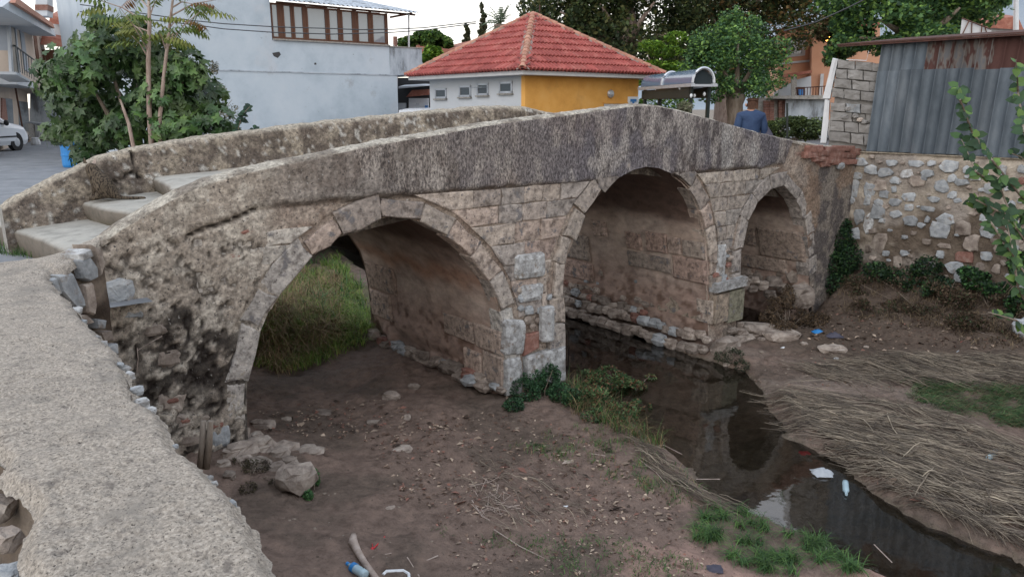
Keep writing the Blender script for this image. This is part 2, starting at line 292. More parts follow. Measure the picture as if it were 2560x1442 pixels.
# ---------------------------------------------------------------- river bed, water, street, hill
WATER_Z = -1.98
_uLv = np.array([-14, -4.3, -3.8, -3.15, -2.72, -2.08, -1.16, -.37, .62, 2.26, 4, 7, 11, 30.]); _uL = np.array([4.1, 4.18, 4.21, 4.25, 4.28, 4.51, 4.95, 5.12, 5.4, 5.7, 5.9, 6.3, 7.2, 9])
_uRv = np.array([-14, -4.83, -4.38, -3.89, -3.38, -2.52, -1.55, -.79, .15, 2.8, 7, 11, 30.]); _uR = np.array([5.3, 5.21, 5.19, 5.19, 5.49, 5.83, 6.62, 7.3, 7.3, 7.5, 8.6, 9.5, 11.5])
def bed_h(u, v):
    u = np.asarray(u, float); v = np.asarray(v, float)
    P = np.stack([u, v, 0*u], 1)
    dn = np.interp(u, [-9, -.75, -.6, 0, .5, 1.2, 2.5, 4, 8.2, 9.6, 10.5, 11.3, 11.5, 12, 20], [-.3, -.3, -1.35, -1.38, -1.48, -1.6, -1.76, -1.84, -1.86, -1.74, -1.45, -1.0, -.9, -.02, -.02])
    # foot of the right-hand wall is higher towards the viewer
    upl = np.interp(v, [2.9, 4.0], [1, 1])
    us = np.interp(u, [-9, .4, 1.2, 2.2, 3.4, 5.0, 8.6, 9.6, 11.0, 12.0, 20], [-.03, -.03, -.55, -1.15, -1.5, -1.8, -1.85, -1.5, -.7, -.02, -.02])
    t = sstep(v, 2.4, 3.6); h = dn*(1-t)+us*t
    # under the bridge: flat floor between the abutments
    ins = sstep(v, -.3, .1)*(1-sstep(v, 2.5, 3.2)); fl = np.interp(u, [-9, .5, 1.2, 2.5, 4, 9, 10.2, 11.4, 20], [-1.4, -1.42, -1.6, -1.76, -1.8, -1.85, -1.95, -1.5, -.5]); h = h*(1-ins)+fl*ins
    wob = .22*(fbm(P, 1.6, 4, 5)-.5)
    L = np.interp(v, _uLv, _uL)+wob*1.3; R = np.interp(v, _uRv, _uR)+wob*1.3
    inch = np.minimum(u-L, R-u)             # >0 inside the stream
    mid = sstep(u, 3, 4)*(1-sstep(u, 8.6, 9.2))
    h = np.where(inch > 0, np.minimum(h, WATER_Z-.02-.13*sstep(inch, 0, .5)), h+0*h)
    edge = sstep(-inch, 0, .25); h = np.where((inch <= 0) & (inch > -.25), h*edge+(WATER_Z-.02)*(1-edge), h)
    # small pool under the third arch
    pool = (1-sstep(np.hypot((u-9.75)/.75, (v-.55)/1.3), .55, 1.))*.30; h = h-pool*(v > -1.2)
    n = (fbm(P, 2.2, 5, 3)-.5)*.16+(fbm(P, 9, 4, 9)-.5)*.06+(fbm(P, 30, 3, 19)-.5)*.03
    h = h+n*np.where(inch > 0, .5, 1)*sstep(-h, .0, .3)
    end = sstep(-v, 10, 12); return h*(1-end)+(-.03)*end
def hz(u, v): return float(bed_h(np.array([u]), np.array([v]))[0])
def nonuni(segs):
    r = []
    for a, b, d in segs: r += list(np.arange(a, b-1e-6, d))
    r.append(segs[-1][1]); return np.array(r)
gu = nonuni([(-1.2, 3, .035), (3, 8.5, .04), (8.5, 14, .06), (14, 20, .5)]); gv = nonuni([(-12.5, -7, .3), (-7, -5.4, .06), (-5.4, 3.2, .035), (3.2, 8, .06), (8, 20, .3)])
UU, VV = np.meshgrid(gu, gv, indexing='ij'); uu, vv = UU.ravel(), VV.ravel(); hh = bed_h(uu, vv)
_HG = hh.reshape(len(gu), len(gv))
def bed_fast(u, v):
    u = np.clip(u, gu[0], gu[-1]-1e-6); v = np.clip(v, gv[0], gv[-1]-1e-6); i = np.searchsorted(gu, u, side='right')-1; j = np.searchsorted(gv, v, side='right')-1
    fu_ = (u-gu[i])/(gu[i+1]-gu[i]); fv_ = (v-gv[j])/(gv[j+1]-gv[j])
    return _HG[i, j]*(1-fu_)*(1-fv_)+_HG[i+1, j]*fu_*(1-fv_)+_HG[i, j+1]*(1-fu_)*fv_+_HG[i+1, j+1]*fu_*fv_
def on_bed_many(px, py, y_min=0.):
    px, py = np.atleast_1d(np.asarray(px, float)), np.atleast_1d(np.asarray(py, float)); D = FW[None]*F_PX+np.outer(px-CX, RT)+np.outer(CY-py, UP); D = D/D[:, 1:2]; D[:, 2] = np.minimum(D[:, 2], -.02)
    t0 = (-EYE+.6)/D[:, 2]; t1 = (-EYE-2.4)/D[:, 2]; t0 = t0.clip(.5); hit = t1.copy(); done = np.zeros(len(px), bool)
    for k in range(110):
        t = t0+(t1-t0)*k/109.; Q = O3[None]+D*t[:, None]; u = (Q[:, :2]-P0[:2])@_M.T; h = bed_fast(u[:, 0], u[:, 1]); ok_ = (Q[:, 2] <= h) & ~done & (u[:, 0] > -.55); hit[ok_] = t[ok_]; done |= ok_
    return O3[None]+D*hit[:, None]
def on_bed(px, py, z0=-1.85): return on_bed_many(px, py)[0]
P = np.stack([uu, vv, 0*uu], 1)
mudA, mudB, mudC, gry = srgb(112, 95, 85), srgb(152, 124, 112), srgb(86, 75, 66), srgb(124, 112, 102)
c = mixc(np.tile(mudA, (len(uu), 1)), np.tile(mudB, (len(uu), 1)), sstep(fbm(P, 1.1, 4, 21), .45, .6)*sstep(-vv, 2.2, 4.0)*(uu < 4.2))
c = mixc(c, np.tile(mudC, (len(uu), 1)), sstep(fbm(P, 1.7, 5, 31), .48, .62)*.7)
c = mixc(c, np.tile(gry, (len(uu), 1)), sstep(uu, 5.2, 6.5)*sstep(fbm(P, 2.3, 5, 41), .5, .65)*.55*(vv < 0))
c = mixc(c, np.tile(srgb(82, 70, 60), (len(uu), 1)), sstep(uu+1.2*(fbm(P, 1.5, 4, 61)-.5), 7.6, 9.0)*.85); wet = (hh < WATER_Z+.02); c = np.where(wet[:, None], c*.75+np.array([.016, .017, .008]), c)
c = mixc(c, np.tile(srgb(80, 82, 46), (len(uu), 1)), sstep(vv, 3, 3.6)*(uu < 5.6)*.6)
ok = mk('riverbed', W3a(uu, vv, hh), grid_faces(len(gu), len(gv)), M['mud'], cols=c, smooth=True, loc=W3(4, 0, -2)); tag(ok, kind='structure')
w = mk('water', [W3(3.2, -12, WATER_Z), W3(11.2, -12, WATER_Z), W3(11.2, 19, WATER_Z), W3(3.2, 19, WATER_Z)], [(0, 1, 2, 3)], M['water']); tag(w, kind='structure')
# ground outside the river cut
g = MB()
for u0, u1, v0, v1 in ((-900, -1.15, -900, 2500), (14, 900, -900, 2500), (-1.15, 14, -900, -12.4), (-1.15, 14, 19, 2500)):
    g.add([W3(u0, v0, -.035), W3(u1, v0, -.035), W3(u1, v1, -.035), W3(u0, v1, -.035)], [(0, 1, 2, 3)])
M['earth'] = mat('dry_earth', [(.10, .085, .065), (.18, .15, .12), (.24, .21, .17)], scale=1.5, bump=.5, bscale=20)
tag(g.build('ground', M['earth'], loc=(0, 0, 0)), kind='structure')
s = MB(); s.add([W3(-60, -60, -.004), W3(-1.0, -60, -.004), W3(-1.0, -.2, -.004), W3(.3, -.2, -.004), W3(.3, 3.2, -.004), W3(1.6, 8, -.004), W3(1.6, 200, -.004), W3(-60, 200, -.004)], [tuple(range(8))])
tag(s.build('street', M['asphalt'], loc=(0, 0, 0)), kind='structure')
# paved square upstream that roofs over the river
sq = MB(); sq.box(W3(1.6, 8.6, -.36), A*38, N*60, ZU*.352)
tag(sq.build('square_pavement', M['asphalt'], loc=W3(10, 10, -.3)), kind='structure')
cw = MB(); cw.box(W3(.5, 8.65, -2.3), A*4.9, N*.4, ZU*1.93); cw.box(W3(9.6, 8.65, -2.3), A*3.5, N*.4, ZU*1.93); cw.box(W3(5.4, 16, -2.3), A*4.2, N*.3, ZU*1.93)
tag(cw.build('culvert_wall', M['mortar'], cols=True), 'dark stone culvert wall where the stream comes out under the square', 'wall')
# hill
hx = np.linspace(-40, 1500, 60); hy = np.linspace(0, 1, 14); V = []
for x in hx:
    for t in hy:
        top = np.interp(x, [-40, 120, 330, 600, 900, 1500], [8, 30, 110, 215, 300, 380]); y = 640+t*600
        V.append([x, y, -2+top*math.sin(min(1, t*1.25)*math.pi/2)])
V = np.array(V); V[:, 2] += (fbm(V, .012, 5, 3)-.5)*46*np.clip(V[:, 2]/80, 0, 1)
tag(mk('hill', V, grid_faces(60, 14), M['hill'], smooth=True), kind='structure')
# ---------------------------------------------------------------- the bridge
BW = 3.1
bridge = thing('stone_bridge', W3(5.5, 1.5, -2.0), 'old humped stone footbridge with three arches and crumbling grey render', 'bridge')
arch_px = [
 [(616, 1118), (618, 1050), (617, 985), (620, 935), (628, 890), (645, 840), (668, 790), (694, 750), (712, 722), (735, 692), (765, 662), (800, 632), (835, 605), (868, 580), (905, 562), (945, 550), (985, 543), (1025, 546), (1065, 560), (1105, 580), (1145, 612), (1183, 645), (1213, 685), (1237, 727), (1251, 777), (1258, 830), (1262, 884), (1264, 957), (1265, 1022)],
 [(1405, 945), (1402, 880), (1388, 860), (1387, 800), (1391, 750), (1399, 715), (1410, 680), (1425, 640), (1442, 585), (1468, 535), (1500, 492), (1528, 462), (1555, 438), (1583, 424), (1612, 417), (1645, 420), (1678, 434), (1710, 458), (1735, 488), (1750, 525), (1760, 570), (1767, 620), (1770, 670), (1772, 730), (1772, 810), (1772, 900)],
 [(1835, 890), (1834, 800), (1834, 728), (1836, 678), (1843, 628), (1857, 583), (1878, 533), (1903, 496), (1927, 473), (1949, 461), (1966, 468), (1986, 488), (2001, 517), (2012, 551), (2018, 600), (2021, 640), (2024, 690), (2026, 800)]]
arches = []
for ap in arch_px:
    q = [face(*p) for p in ap]; out = []; ps = -9
    for s_, z_ in q:
        s_ = max(s_, ps+.003); ps = s_; out.append((s_, z_))
    out[0] = (out[0][0], -2.25); out[-1] = (out[-1][0], -2.25); arches.append(np.array(out))
top_px = [(170, 662), (200, 642), (245, 604), (300, 566), (370, 524), (450, 478), (520, 450), (610, 425), (700, 405), (800, 385), (900, 363), (1000, 345), (1100, 329), (1200, 310), (1300, 296), (1400, 284), (1500, 271), (1560, 263), (1600, 259), (1650, 262), (1700, 273), (1750, 287), (1800, 300), (1850, 315), (1900, 329), (1950, 341), (2000, 352), (2060, 362), (2150, 368)]
top_f = np.array([face(*p) for p in top_px]); top_f[:, 1] -= .03
def topz(u): return np.interp(u, top_f[:, 0], top_f[:, 1])
def lowz(u):
    z = np.full(len(u), -2.3)
    for a_ in arches:
        m = (u >= a_[0, 0]) & (u <= a_[-1, 0]); z[m] = np.interp(u[m], a_[:, 0], a_[:, 1])
    return z
U0, U1 = -.30, float(top_f[-1, 0])
us = np.concatenate([np.arange(U0, U1, .028)]+[a_[:, 0] for a_ in arches]+[a_[:, 0]+.0015 for a_ in arches]); us = np.unique(np.round(us, 4)); us = us[(us >= U0) & (us <= U1)]
zlev = np.arange(-2.3, 1.72, .028); NR = len(zlev)
lo_, hi_ = lowz(us), topz(us)
Z = np.clip(zlev[None]+0*lo_[:, None], lo_[:, None], hi_[:, None]); Uu = np.repeat(us[:, None], NR, 1)
fu, fz = Uu.ravel(), Z.ravel(); FP = W3a(fu, 0*fu, fz); fx, fy = projA(FP); Pn = np.stack([fu, fz, 0*fu], 1)
def seg_dist(u, z, poly):
    d = np.full(len(u), 9.)
    for i in range(len(poly)-1):
        a_, b_ = poly[i], poly[i+1]; ab = b_-a_; L = ab@ab+1e-9
        t = np.clip(((u-a_[0])*ab[0]+(z-a_[1])*ab[1])/L, 0, 1); d = np.minimum(d, np.hypot(u-a_[0]-t*ab[0], z-a_[1]-t*ab[1]))
    return d
RING = [.235, .25, .22]
dist = np.min([seg_dist(fu, fz, a_) - RING[i] for i, a_ in enumerate(arches)], 0)      # <0 inside a voussoir ring
lineA = np.interp(fx, [400, 465, 560, 640, 690, 860, 1000, 1250, 1480, 1750, 1900, 1960, 2000, 2300], [640, 592, 556, 524, 512, 498, 487, 468, 455, 431, 419, 412, 300, 300])
jag = (fbm(Pn, 3.5, 5, 51)-.5)*46+(fbm(Pn*[1, .2, 1], 7, 3, 5)-.5)*24
above = sstep(lineA+jag*.35-fy, -5, 5)
leftz = 1-sstep(fx+jag*1.5, 620, 760); rightz = sstep(fx+jag, 1985, 2020)
ash_left = (1-sstep(np.abs(fx-600)+jag, 190, 215))*sstep(fy, 520, 560)*(1-sstep(fy, 660, 700))     # ashlar laid bare left of arch one
patch = sstep(fbm(Pn, 2.6, 5, 61), .50, .58)
plaster = np.clip(np.maximum.reduce([above, leftz*(1-.0*ash_left), rightz]), 0, 1)
holes = sstep(fbm(Pn, 17, 4, 71), .60, .66)*leftz*(fy > 600)
moss = (1-sstep(np.hypot((fx-470)/190, (fy-885)/150)+jag/90, .55, 1.05))*sstep(fbm(Pn, 12, 5, 77), .42, .50)
moss = np.maximum(moss, sstep(fbm(Pn, 20, 5, 78), .53, .59)*leftz*sstep(fy, 690, 880)*.9)
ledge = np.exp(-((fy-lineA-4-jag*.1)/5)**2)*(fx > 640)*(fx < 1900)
crackL = np.exp(-((fy-np.interp(fx, [465, 500, 560, 600, 640], [592, 574, 556, 540, 520]))/4.5)**2)*((fx > 463) & (fx < 640))
off = -.024*plaster-(fbm(Pn, 5, 5, 81)-.5)*.02-(fbm(Pn, 22, 4, 83)-.5)*.016+.030*holes*1.0+.018*moss*fbm(Pn, 16, 3, 3)
off = off+.022*(1-plaster)+.02*(dist < 0)*(1-above)+.07*np.clip(crackL, 0, 1)+.02*ledge
off = off+.012*(dist < 0)*above
base_out = sstep(-fz, 1.1, 2.0)*.05; off = off-base_out*(fu > 3.9)
FV = W3a(fu, off, fz)
dark0, dark1, dark2, lt = srgb(88, 82, 81), srgb(132, 126, 122), srgb(98, 94, 98), srgb(160, 154, 148)
n = len(fu); T = lambda c_: np.tile(c_, (n, 1))
st1 = fbm(Pn*[1, .35, 1], 14, 5, 91); st2 = fbm(Pn*[1, .4, 1], 3.2, 5, 93)
wc = mixc(T(dark0), T(dark1), sstep(st1, .42, .56)); wc = mixc(wc, T(dark2), sstep(st2, .46, .56)*sstep(fx, 950, 1150)*.9)
wc = mixc(wc, T(lt), sstep(fbm(Pn*[1, .45, 1], 7.5, 5, 97), .52, .66)*.6)
wc = mixc(wc, T(srgb(118, 100, 90)), sstep(fbm(Pn, 1.5, 4, 99), .55, .7)*.2)
brn = 1-sstep(fx, 1250, 1500)
wc = mixc(wc, T(srgb(136, 126, 115)), brn*.35*sstep(fz, .2, 1.0))
lp = mixc(T(srgb(160, 150, 138)), T(srgb(180, 172, 160)), sstep(fbm(Pn, 5, 5, 101), .42, .6)); lp = mixc(lp, T(srgb(128, 118, 107)), sstep(fbm(Pn, 16, 5, 103), .52, .60)*.6)
rp = mixc(T(srgb(128, 120, 112)), T(srgb(92, 86, 84)), sstep(fbm(Pn, 8, 5, 111), .45, .58)); rp = mixc(rp, T(srgb(142, 118, 98)), sstep(fbm(Pn, 2.5, 4, 113), .5, .62)*.6)
mort = mixc(T(srgb(162, 149, 137)), T(srgb(144, 128, 116)), sstep(fbm(Pn, 7, 5, 121), .42, .6))
col = mort; col = mixc(col, wc, above); lf = sstep(900-fx, 0, 350)*above; col = mixc(col, lp, np.clip(np.maximum(leftz, lf*.75), 0, 1)); col = mixc(col, rp, rightz)
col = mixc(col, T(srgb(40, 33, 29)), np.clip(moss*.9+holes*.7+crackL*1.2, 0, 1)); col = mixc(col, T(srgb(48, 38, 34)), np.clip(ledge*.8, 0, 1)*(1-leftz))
whitestreak = sstep(fbm(Pn*[1, .22, 1], 6, 3, 131), .60, .66)*((fx > 1780) & (fx < 1900)); col = mixc(col, T(srgb(158, 156, 152)), whitestreak*.5*above)
rb = sstep(2.5-np.abs(fx-2050)/28-np.abs(fy-385)/13+jag/45, 0, 1); col = mixc(col, T(srgb(112, 62, 52)), rb*.85)
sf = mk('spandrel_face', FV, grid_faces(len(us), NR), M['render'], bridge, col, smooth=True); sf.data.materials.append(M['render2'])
gf = grid_faces(len(us), NR)[:, 0]; lim = 930+(fbm(Pn, 3, 4, 7)-.5)[gf]*500; sf.data.polygons.foreach_set('material_index', ((fx[gf] < lim) | (above[gf] < .5)).astype(np.int32))

# --- voussoirs: one wedge of stone each
def greyed(c, k=.35): c = np.array(c, float); return c*(1-k)+c.mean()*k*np.array([1.03, 1., .97])
def slab_stone(cor, front, depth, rnd_, jit=.012, ch=.014):
    """cor: four (u,z) corners in order; a rough slab with a chamfer."""
    cor = np.array(cor, float); ring = []
    for i in range(4):
        a_, b_ = cor[i], cor[(i+1) % 4]; ring += [a_, (a_+b_)/2+rnd_.uniform(-jit, jit, 2)]
    ring = np.array(ring)+rnd_.uniform(-jit*.5, jit*.5, (8, 2)); cen = ring.mean(0); inner = cen+(ring-cen)*.88+rnd_.uniform(-.004, .004, (8, 2))
    vs = [W3(p[0], depth, p[1]) for p in ring]+[W3(p[0], front+ch, p[1]) for p in ring]+[W3(p[0], front+rnd_.uniform(-.006, .006), p[1]) for p in inner]+[W3(cen[0], front+rnd_.uniform(-.012, .004), cen[1])]
    fs = [(i, (i+1) % 8, 8+(i+1) % 8, 8+i) for i in range(8)]+[(8+i, 8+(i+1) % 8, 16+(i+1) % 8, 16+i) for i in range(8)]+[(16+i, 16+(i+1) % 8, 24) for i in range(8)]
    return vs, fs
rs = np.random.RandomState(5)
tans = [srgb(168, 150, 135), srgb(160, 147, 134), srgb(174, 158, 142), srgb(154, 144, 134), srgb(168, 146, 130)]
ext = []
for ai, ar in enumerate(arches):
    sub = ar[(ar[:, 1] > -2.2)]; d = np.r_[0, np.cumsum(np.hypot(*np.diff(sub, axis=0).T))]
    nrm = []
    th0 = RING[ai]; L = d[-1]; k = int(L/(.40 if ai == 0 else .34)); cuts = np.linspace(0, L, k+1); cuts[1:-1] += rs.uniform(-.06, .06, k-1)
    def at(t, e):
        p = np.array([np.interp(t, d, sub[:, 0]), np.interp(t, d, sub[:, 1])]); q = np.array([np.interp(t+.05, d, sub[:, 0]), np.interp(t+.05, d, sub[:, 1])])-np.array([np.interp(t-.05, d, sub[:, 0]), np.interp(t-.05, d, sub[:, 1])])
        q /= np.linalg.norm(q)+1e-9; return p+np.array([-q[1], q[0]])*e
    ext.append(np.array([at(t, th0) for t in np.linspace(0, L, 80)]))
    for i in range(k):
        t0, t1 = cuts[i]+.006, cuts[i+1]-.006; mid = (t0+t1)/2; zc = at(mid, 0)[1]
        if zc < -1.55 and ai > 0: continue
        low = rs.uniform(-.012, .03)*(1.6 if ai == 1 else .35 if ai == 2 else 1); th = th0-.01+rs.uniform(-.05, .03)
        cor = [at(t0, low), at(t1, low+rs.uniform(-.01, .02)*(1.5 if ai == 1 else 1)), at(t1-rs.uniform(0, .015), th), at(t0, th+rs.uniform(-.02, .01))]
        cc = tans[rs.randint(5)]*rs.uniform(.85, 1.1)
        px_, py_ = projA(np.array([W3(*[at(mid, .1)[0], 0, at(mid, .1)[1]])])); px_, py_ = px_[0], py_[0]
        if ai == 0 and px_ < 720: cc = srgb(162, 155, 147)*rs.uniform(.9, 1.1)
        if ai == 0 and 1235 < px_ < 1330 and py_ > 780: cc = srgb(172, 168, 160)
        if ai == 1 and 1520 < px_ < 1760 and py_ < 520: cc = [srgb(156, 140, 126), srgb(146, 134, 124), srgb(166, 144, 128)][rs.randint(3)]
        if ai == 2: cc = srgb(154, 145, 137)*rs.uniform(.94, 1.05)
        yA = float(np.interp(px_, [690, 860, 1000, 1250, 1480, 1750, 1900, 1960, 2000], [512, 498, 487, 468, 455, 431, 419, 412, 400])); wt_ = float(np.clip((yA+95-py_)/90, 0, .85))
        if ai == 0 and px_ > 1040: wt_ *= .6
        cc = cc*(1-wt_)+srgb(128, 120, 114)*wt_
        fr = -.004+rs.uniform(-.008, .008)-.045*(zc < -1.2 and ai > 0)
        vs, fs = slab_stone(cor, fr, .22, rs, .020, .012 if ai == 0 else .005)
        # the worn arris: pull one front corner back into the vault
        o = mk('voussoir', vs, fs, M['ashlar'], bridge, greyed(cc)*1.05)
# --- ashlar courses between the rings
def ext_left(z, ai):                     # right-hand branch of arch ai's extrados (starts a spandrel)
    e = ext[ai]; j = e[:, 1].argmax(); r = e[j:]; r = r[np.argsort(r[:, 1])]; return float(np.interp(z, r[:, 1], r[:, 0])), e[j, 0]
def ext_right(z, ai):                    # left-hand branch of arch ai's extrados (ends a spandrel)
    e = ext[ai]; j = e[:, 1].argmax(); r = e[:j+1]; r = r[np.argsort(r[:, 1])]; return float(np.interp(z, r[:, 1], r[:, 0])), e[j, 0]
zA = lambda px: face(px, float(np.interp(px, [690, 860, 1000, 1250, 1480, 1750, 1900, 1960], [512, 498, 487, 468, 455, 431, 419, 412])))[1]
def courses(getL, getR, ztop, zbot, hs, tint, wid, seed):
    r = np.random.RandomState(seed); z = ztop; k = 0
    while z > zbot and k < 14:
        h = hs[k % len(hs)]; z1 = z-h; k += 1
        l0, r0, l1, r1 = getL(z), getR(z), getL(z1), getR(z1); L_, R_ = max(l0, l1)-.02, min(r0, r1)+.02
        if R_-L_ < .05: z = z1; continue
        x = L_; first = True
        while x < R_-.04:
            wdt = min(r.uniform(*wid), R_-x)
            if R_-(x+wdt) < .10: wdt = R_-x
            a0, b0, a1, b1 = x, x+wdt, x, x+wdt
            if first: a0, a1 = l0+.01, l1+.01
            if x+wdt >= R_-.001: b0, b1 = r0-.01, r1-.01
            g_ = .004
            cor = [(a1+g_, z1+g_), (b1-g_, z1+g_), (b0-g_, z-g_), (a0+g_, z-g_)]
            cc = tint[r.randint(len(tint))]*r.uniform(.86, 1.12)
            fr = -.002+r.uniform(-.004, .006)+(.012 if r.rand() < .12 else 0)
            vs, fs = slab_stone(cor, fr, .09, r, .011, .007); mk('ashlar_block', vs, fs, M['ashlar'], bridge, greyed(cc)*1.05); x += wdt; first = False
        z = z1
tn = [srgb(160, 145, 131), srgb(168, 152, 137), srgb(152, 138, 127), srgb(172, 150, 134), srgb(148, 138, 130), srgb(162, 138, 124)]
# spandrel between arches one and two
c1 = ext[0][ext[0][:, 1].argmax(), 0]; c2 = ext[1][ext[1][:, 1].argmax(), 0]; c3 = ext[2][ext[2][:, 1].argmax(), 0]
def gl(ai, lim): return lambda z: (ext_left(z, ai)[0] if z < ext[ai][:, 1].max() else lim)
def gr(ai, lim): return lambda z: (ext_right(z, ai)[0] if z < ext[ai][:, 1].max() else lim)
courses(gl(0, c1-.25), gr(1, c2), zA(1250)-.012, -.62, [.19, .20, .235, .25], tn, (.22, .42), 3)
courses(gl(1, c2), gr(2, c3), zA(1800)-.012, -.45, [.16, .2, .2, .22, .2, .2], [srgb(156, 144, 132), srgb(164, 152, 138), srgb(146, 138, 130)], (.2, .36), 4)
# pale courses left of arch one
zl = face(600, 590)[1]
courses(lambda z: face(480, 600)[0]+.0*z, gr(0, c1), zl+.02, zl-.40, [.14, .2], [srgb(166, 160, 150), srgb(158, 150, 140), srgb(172, 164, 152)], (.16, .32), 9)
def face_stone(poly, front, depth, m, name='bare_stone', col_=None, seed=0):
    """irregular rounded stone lying in the near face, from a few measured corners"""
    r = np.random.RandomState(seed+len(poly)); P_ = [np.array(face(*p)) for p in poly]; ring = []
    for i in range(len(P_)):
        a_, b_, c_ = P_[i-1], P_[i], P_[(i+1) % len(P_)]
        ring += [b_+(a_-b_)*.10, b_+(c_-b_)*.10, (b_+c_)/2+r.uniform(-.008, .008, 2)]
    n_ = len(ring); cen = sum(ring)/n_; vs = []
    for k_, o in ((1., depth), (1., front*.3), (.93, front), (.55, front-.012)):
        for p in ring: q = cen+(p-cen)*k_+r.uniform(-.003, .003, 2); vs.append(W3(q[0], o+(r.uniform(-.006, .006) if k_ < 1 else 0), q[1]))
    fs = [(L*n_+i, L*n_+(i+1) % n_, (L+1)*n_+(i+1) % n_, (L+1)*n_+i) for L in range(3) for i in range(n_)]+[tuple(3*n_+i for i in range(n_))]
    return mk(name, vs, fs, m, bridge, col_)
def px_stone(name, poly, front, depth, m, col_=None, jit=.006):
    cor = [face(*p) for p in poly]; vs, fs = slab_stone(cor, front, depth, rs, jit); return mk(name, vs, fs, m, bridge, col_)
mar = srgb(176, 178, 180)
for poly, fr in (([(1286, 700), (1362, 690), (1360, 628), (1285, 638)], -.05), ([(1300, 757), (1330, 756), (1358, 735), (1357, 706), (1299, 714)][0:1]+[(1352, 748), (1357, 706), (1299, 714)], -.05),
                 ([(1262, 990), (1302, 985), (1300, 890), (1262, 896)], -.07), ([(1258, 888), (1306, 884), (1312, 800), (1256, 797)], -.06),
                 ([(1790, 690), (1810, 688), (1816, 610), (1795, 612)], -.03)):
    face_stone(poly, fr*.55, .12, M['marble'], 'marble_block')
def rock(name, c_, r_, m, parent, sq=(1, 1, 1), seed=0, col_=None, top=False, label=None, cat=None, group=None, rings=5, segs=8):
    r = np.random.RandomState(seed); vs = [[0, 0, -1]]
    for i in range(1, rings):
        ph = math.pi*i/rings
        for k in range(segs): a_ = 2*math.pi*(k+.5*(i % 2))/segs; vs.append([math.sin(ph)*math.cos(a_), math.sin(ph)*math.sin(a_), -math.cos(ph)])
    vs.append([0, 0, 1]); vs = np.array(vs, float)
    vs = np.sign(vs)*np.abs(vs)**.72; vs *= (1+r.uniform(-.17, .17, (len(vs), 1))); ang = r.uniform(0, 6.28); ca, sa = math.cos(ang), math.sin(ang)
    R = np.array([[ca, -sa, 0], [sa, ca, 0], [0, 0, 1]]); vs = vs*np.array(sq)*r_; 
    vs = vs@R.T if sq[0] == sq[1] else vs
    fs = []; last = len(vs)-1
    for k in range(segs): fs.append((0, 1+(k+1) % segs, 1+k)); fs.append((last, last-segs+k, last-segs+(k+1) % segs))
    for i in range(rings-2):
        for k in range(segs): a_ = 1+i*segs+k; b_ = 1+i*segs+(k+1) % segs; fs.append((a_, b_, b_+segs, a_+segs))
    c_ = np.array(c_, float); o = mk(name, vs+c_, fs, m, parent, col_, smooth=False, loc=None if parent is None else LOC[parent.name])
    if label: tag(o, label, cat, group)
    return o
def uvrock(u, v, z, r_, m, parent, sq, seed, name='rubble_stone'):
    """a rubble stone squashed along the bridge axes"""
    o_ = rock(name, (0, 0, 0), r_, m, None, (1.001, 1, 1), seed, rings=4, segs=7)
    me = o_.data; bpy.data.objects.remove(o_)
    co = np.zeros(len(me.vertices)*3); me.vertices.foreach_get('co', co); co = co.reshape(-1, 3)
    co -= co.mean(0); w = np.outer(co[:, 0]*sq[0], A)+np.outer(co[:, 1]*sq[1], N)+np.outer(co[:, 2]*sq[2], ZU)
    me.vertices.foreach_set('co', w.ravel()); me.update(); return inst(me, name, parent, W3(u, v, z))
# marble column drum and plinth of the first pier
d0 = onpl(1366, 850, W3(0, -.05, 0), NF); m_ = MB(); m_.lathe(d0+A*0+ZU*0, [(.085, 0), (.098, .02), (.095, .2), (.098, .38), (.088, .41)], 10); m_.build('column_drum', M['marble'], bridge)
px_stone('marble_plinth', [(1308, 958), (1402, 948), (1402, 862), (1308, 890)], -.10, .2, M['marble'])
px_stone('brick_infill', [(1306, 890), (1346, 868), (1346, 828), (1312, 835)], -.03, .1, M['redstone'])
r5 = np.random.RandomState(8)
for (x, y, sz) in ((1305, 745, 12), (1322, 775, 14), (1350, 775, 10), (1302, 770, 9), (1318, 800, 12), (1345, 800, 10), (1330, 815, 9), (1300, 725, 8), (1372, 742, 9)):
    s_, z_ = face(x, y); uvrock(s_, -.005, z_, sz/220., M['tanstone'] if r5.rand() < .5 else M['greystone'], bridge, (1.1, .5, .9), int(x+y))
# rubble strip on the second pier
for k in range(34):
    x = 1784+r5.uniform(0, 44); y = 605+r5.uniform(0, 112)
    if 1790 < x < 1814 and y < 690: continue
    s_, z_ = face(x, y); uvrock(s_, -.012, z_, r5.uniform(.03, .055), [M['tanstone'], M['greystone'], M['redstone']][int(r5.choice(3, p=[.6, .3, .1]))], bridge, (1.3, .6, .65), 300+k)

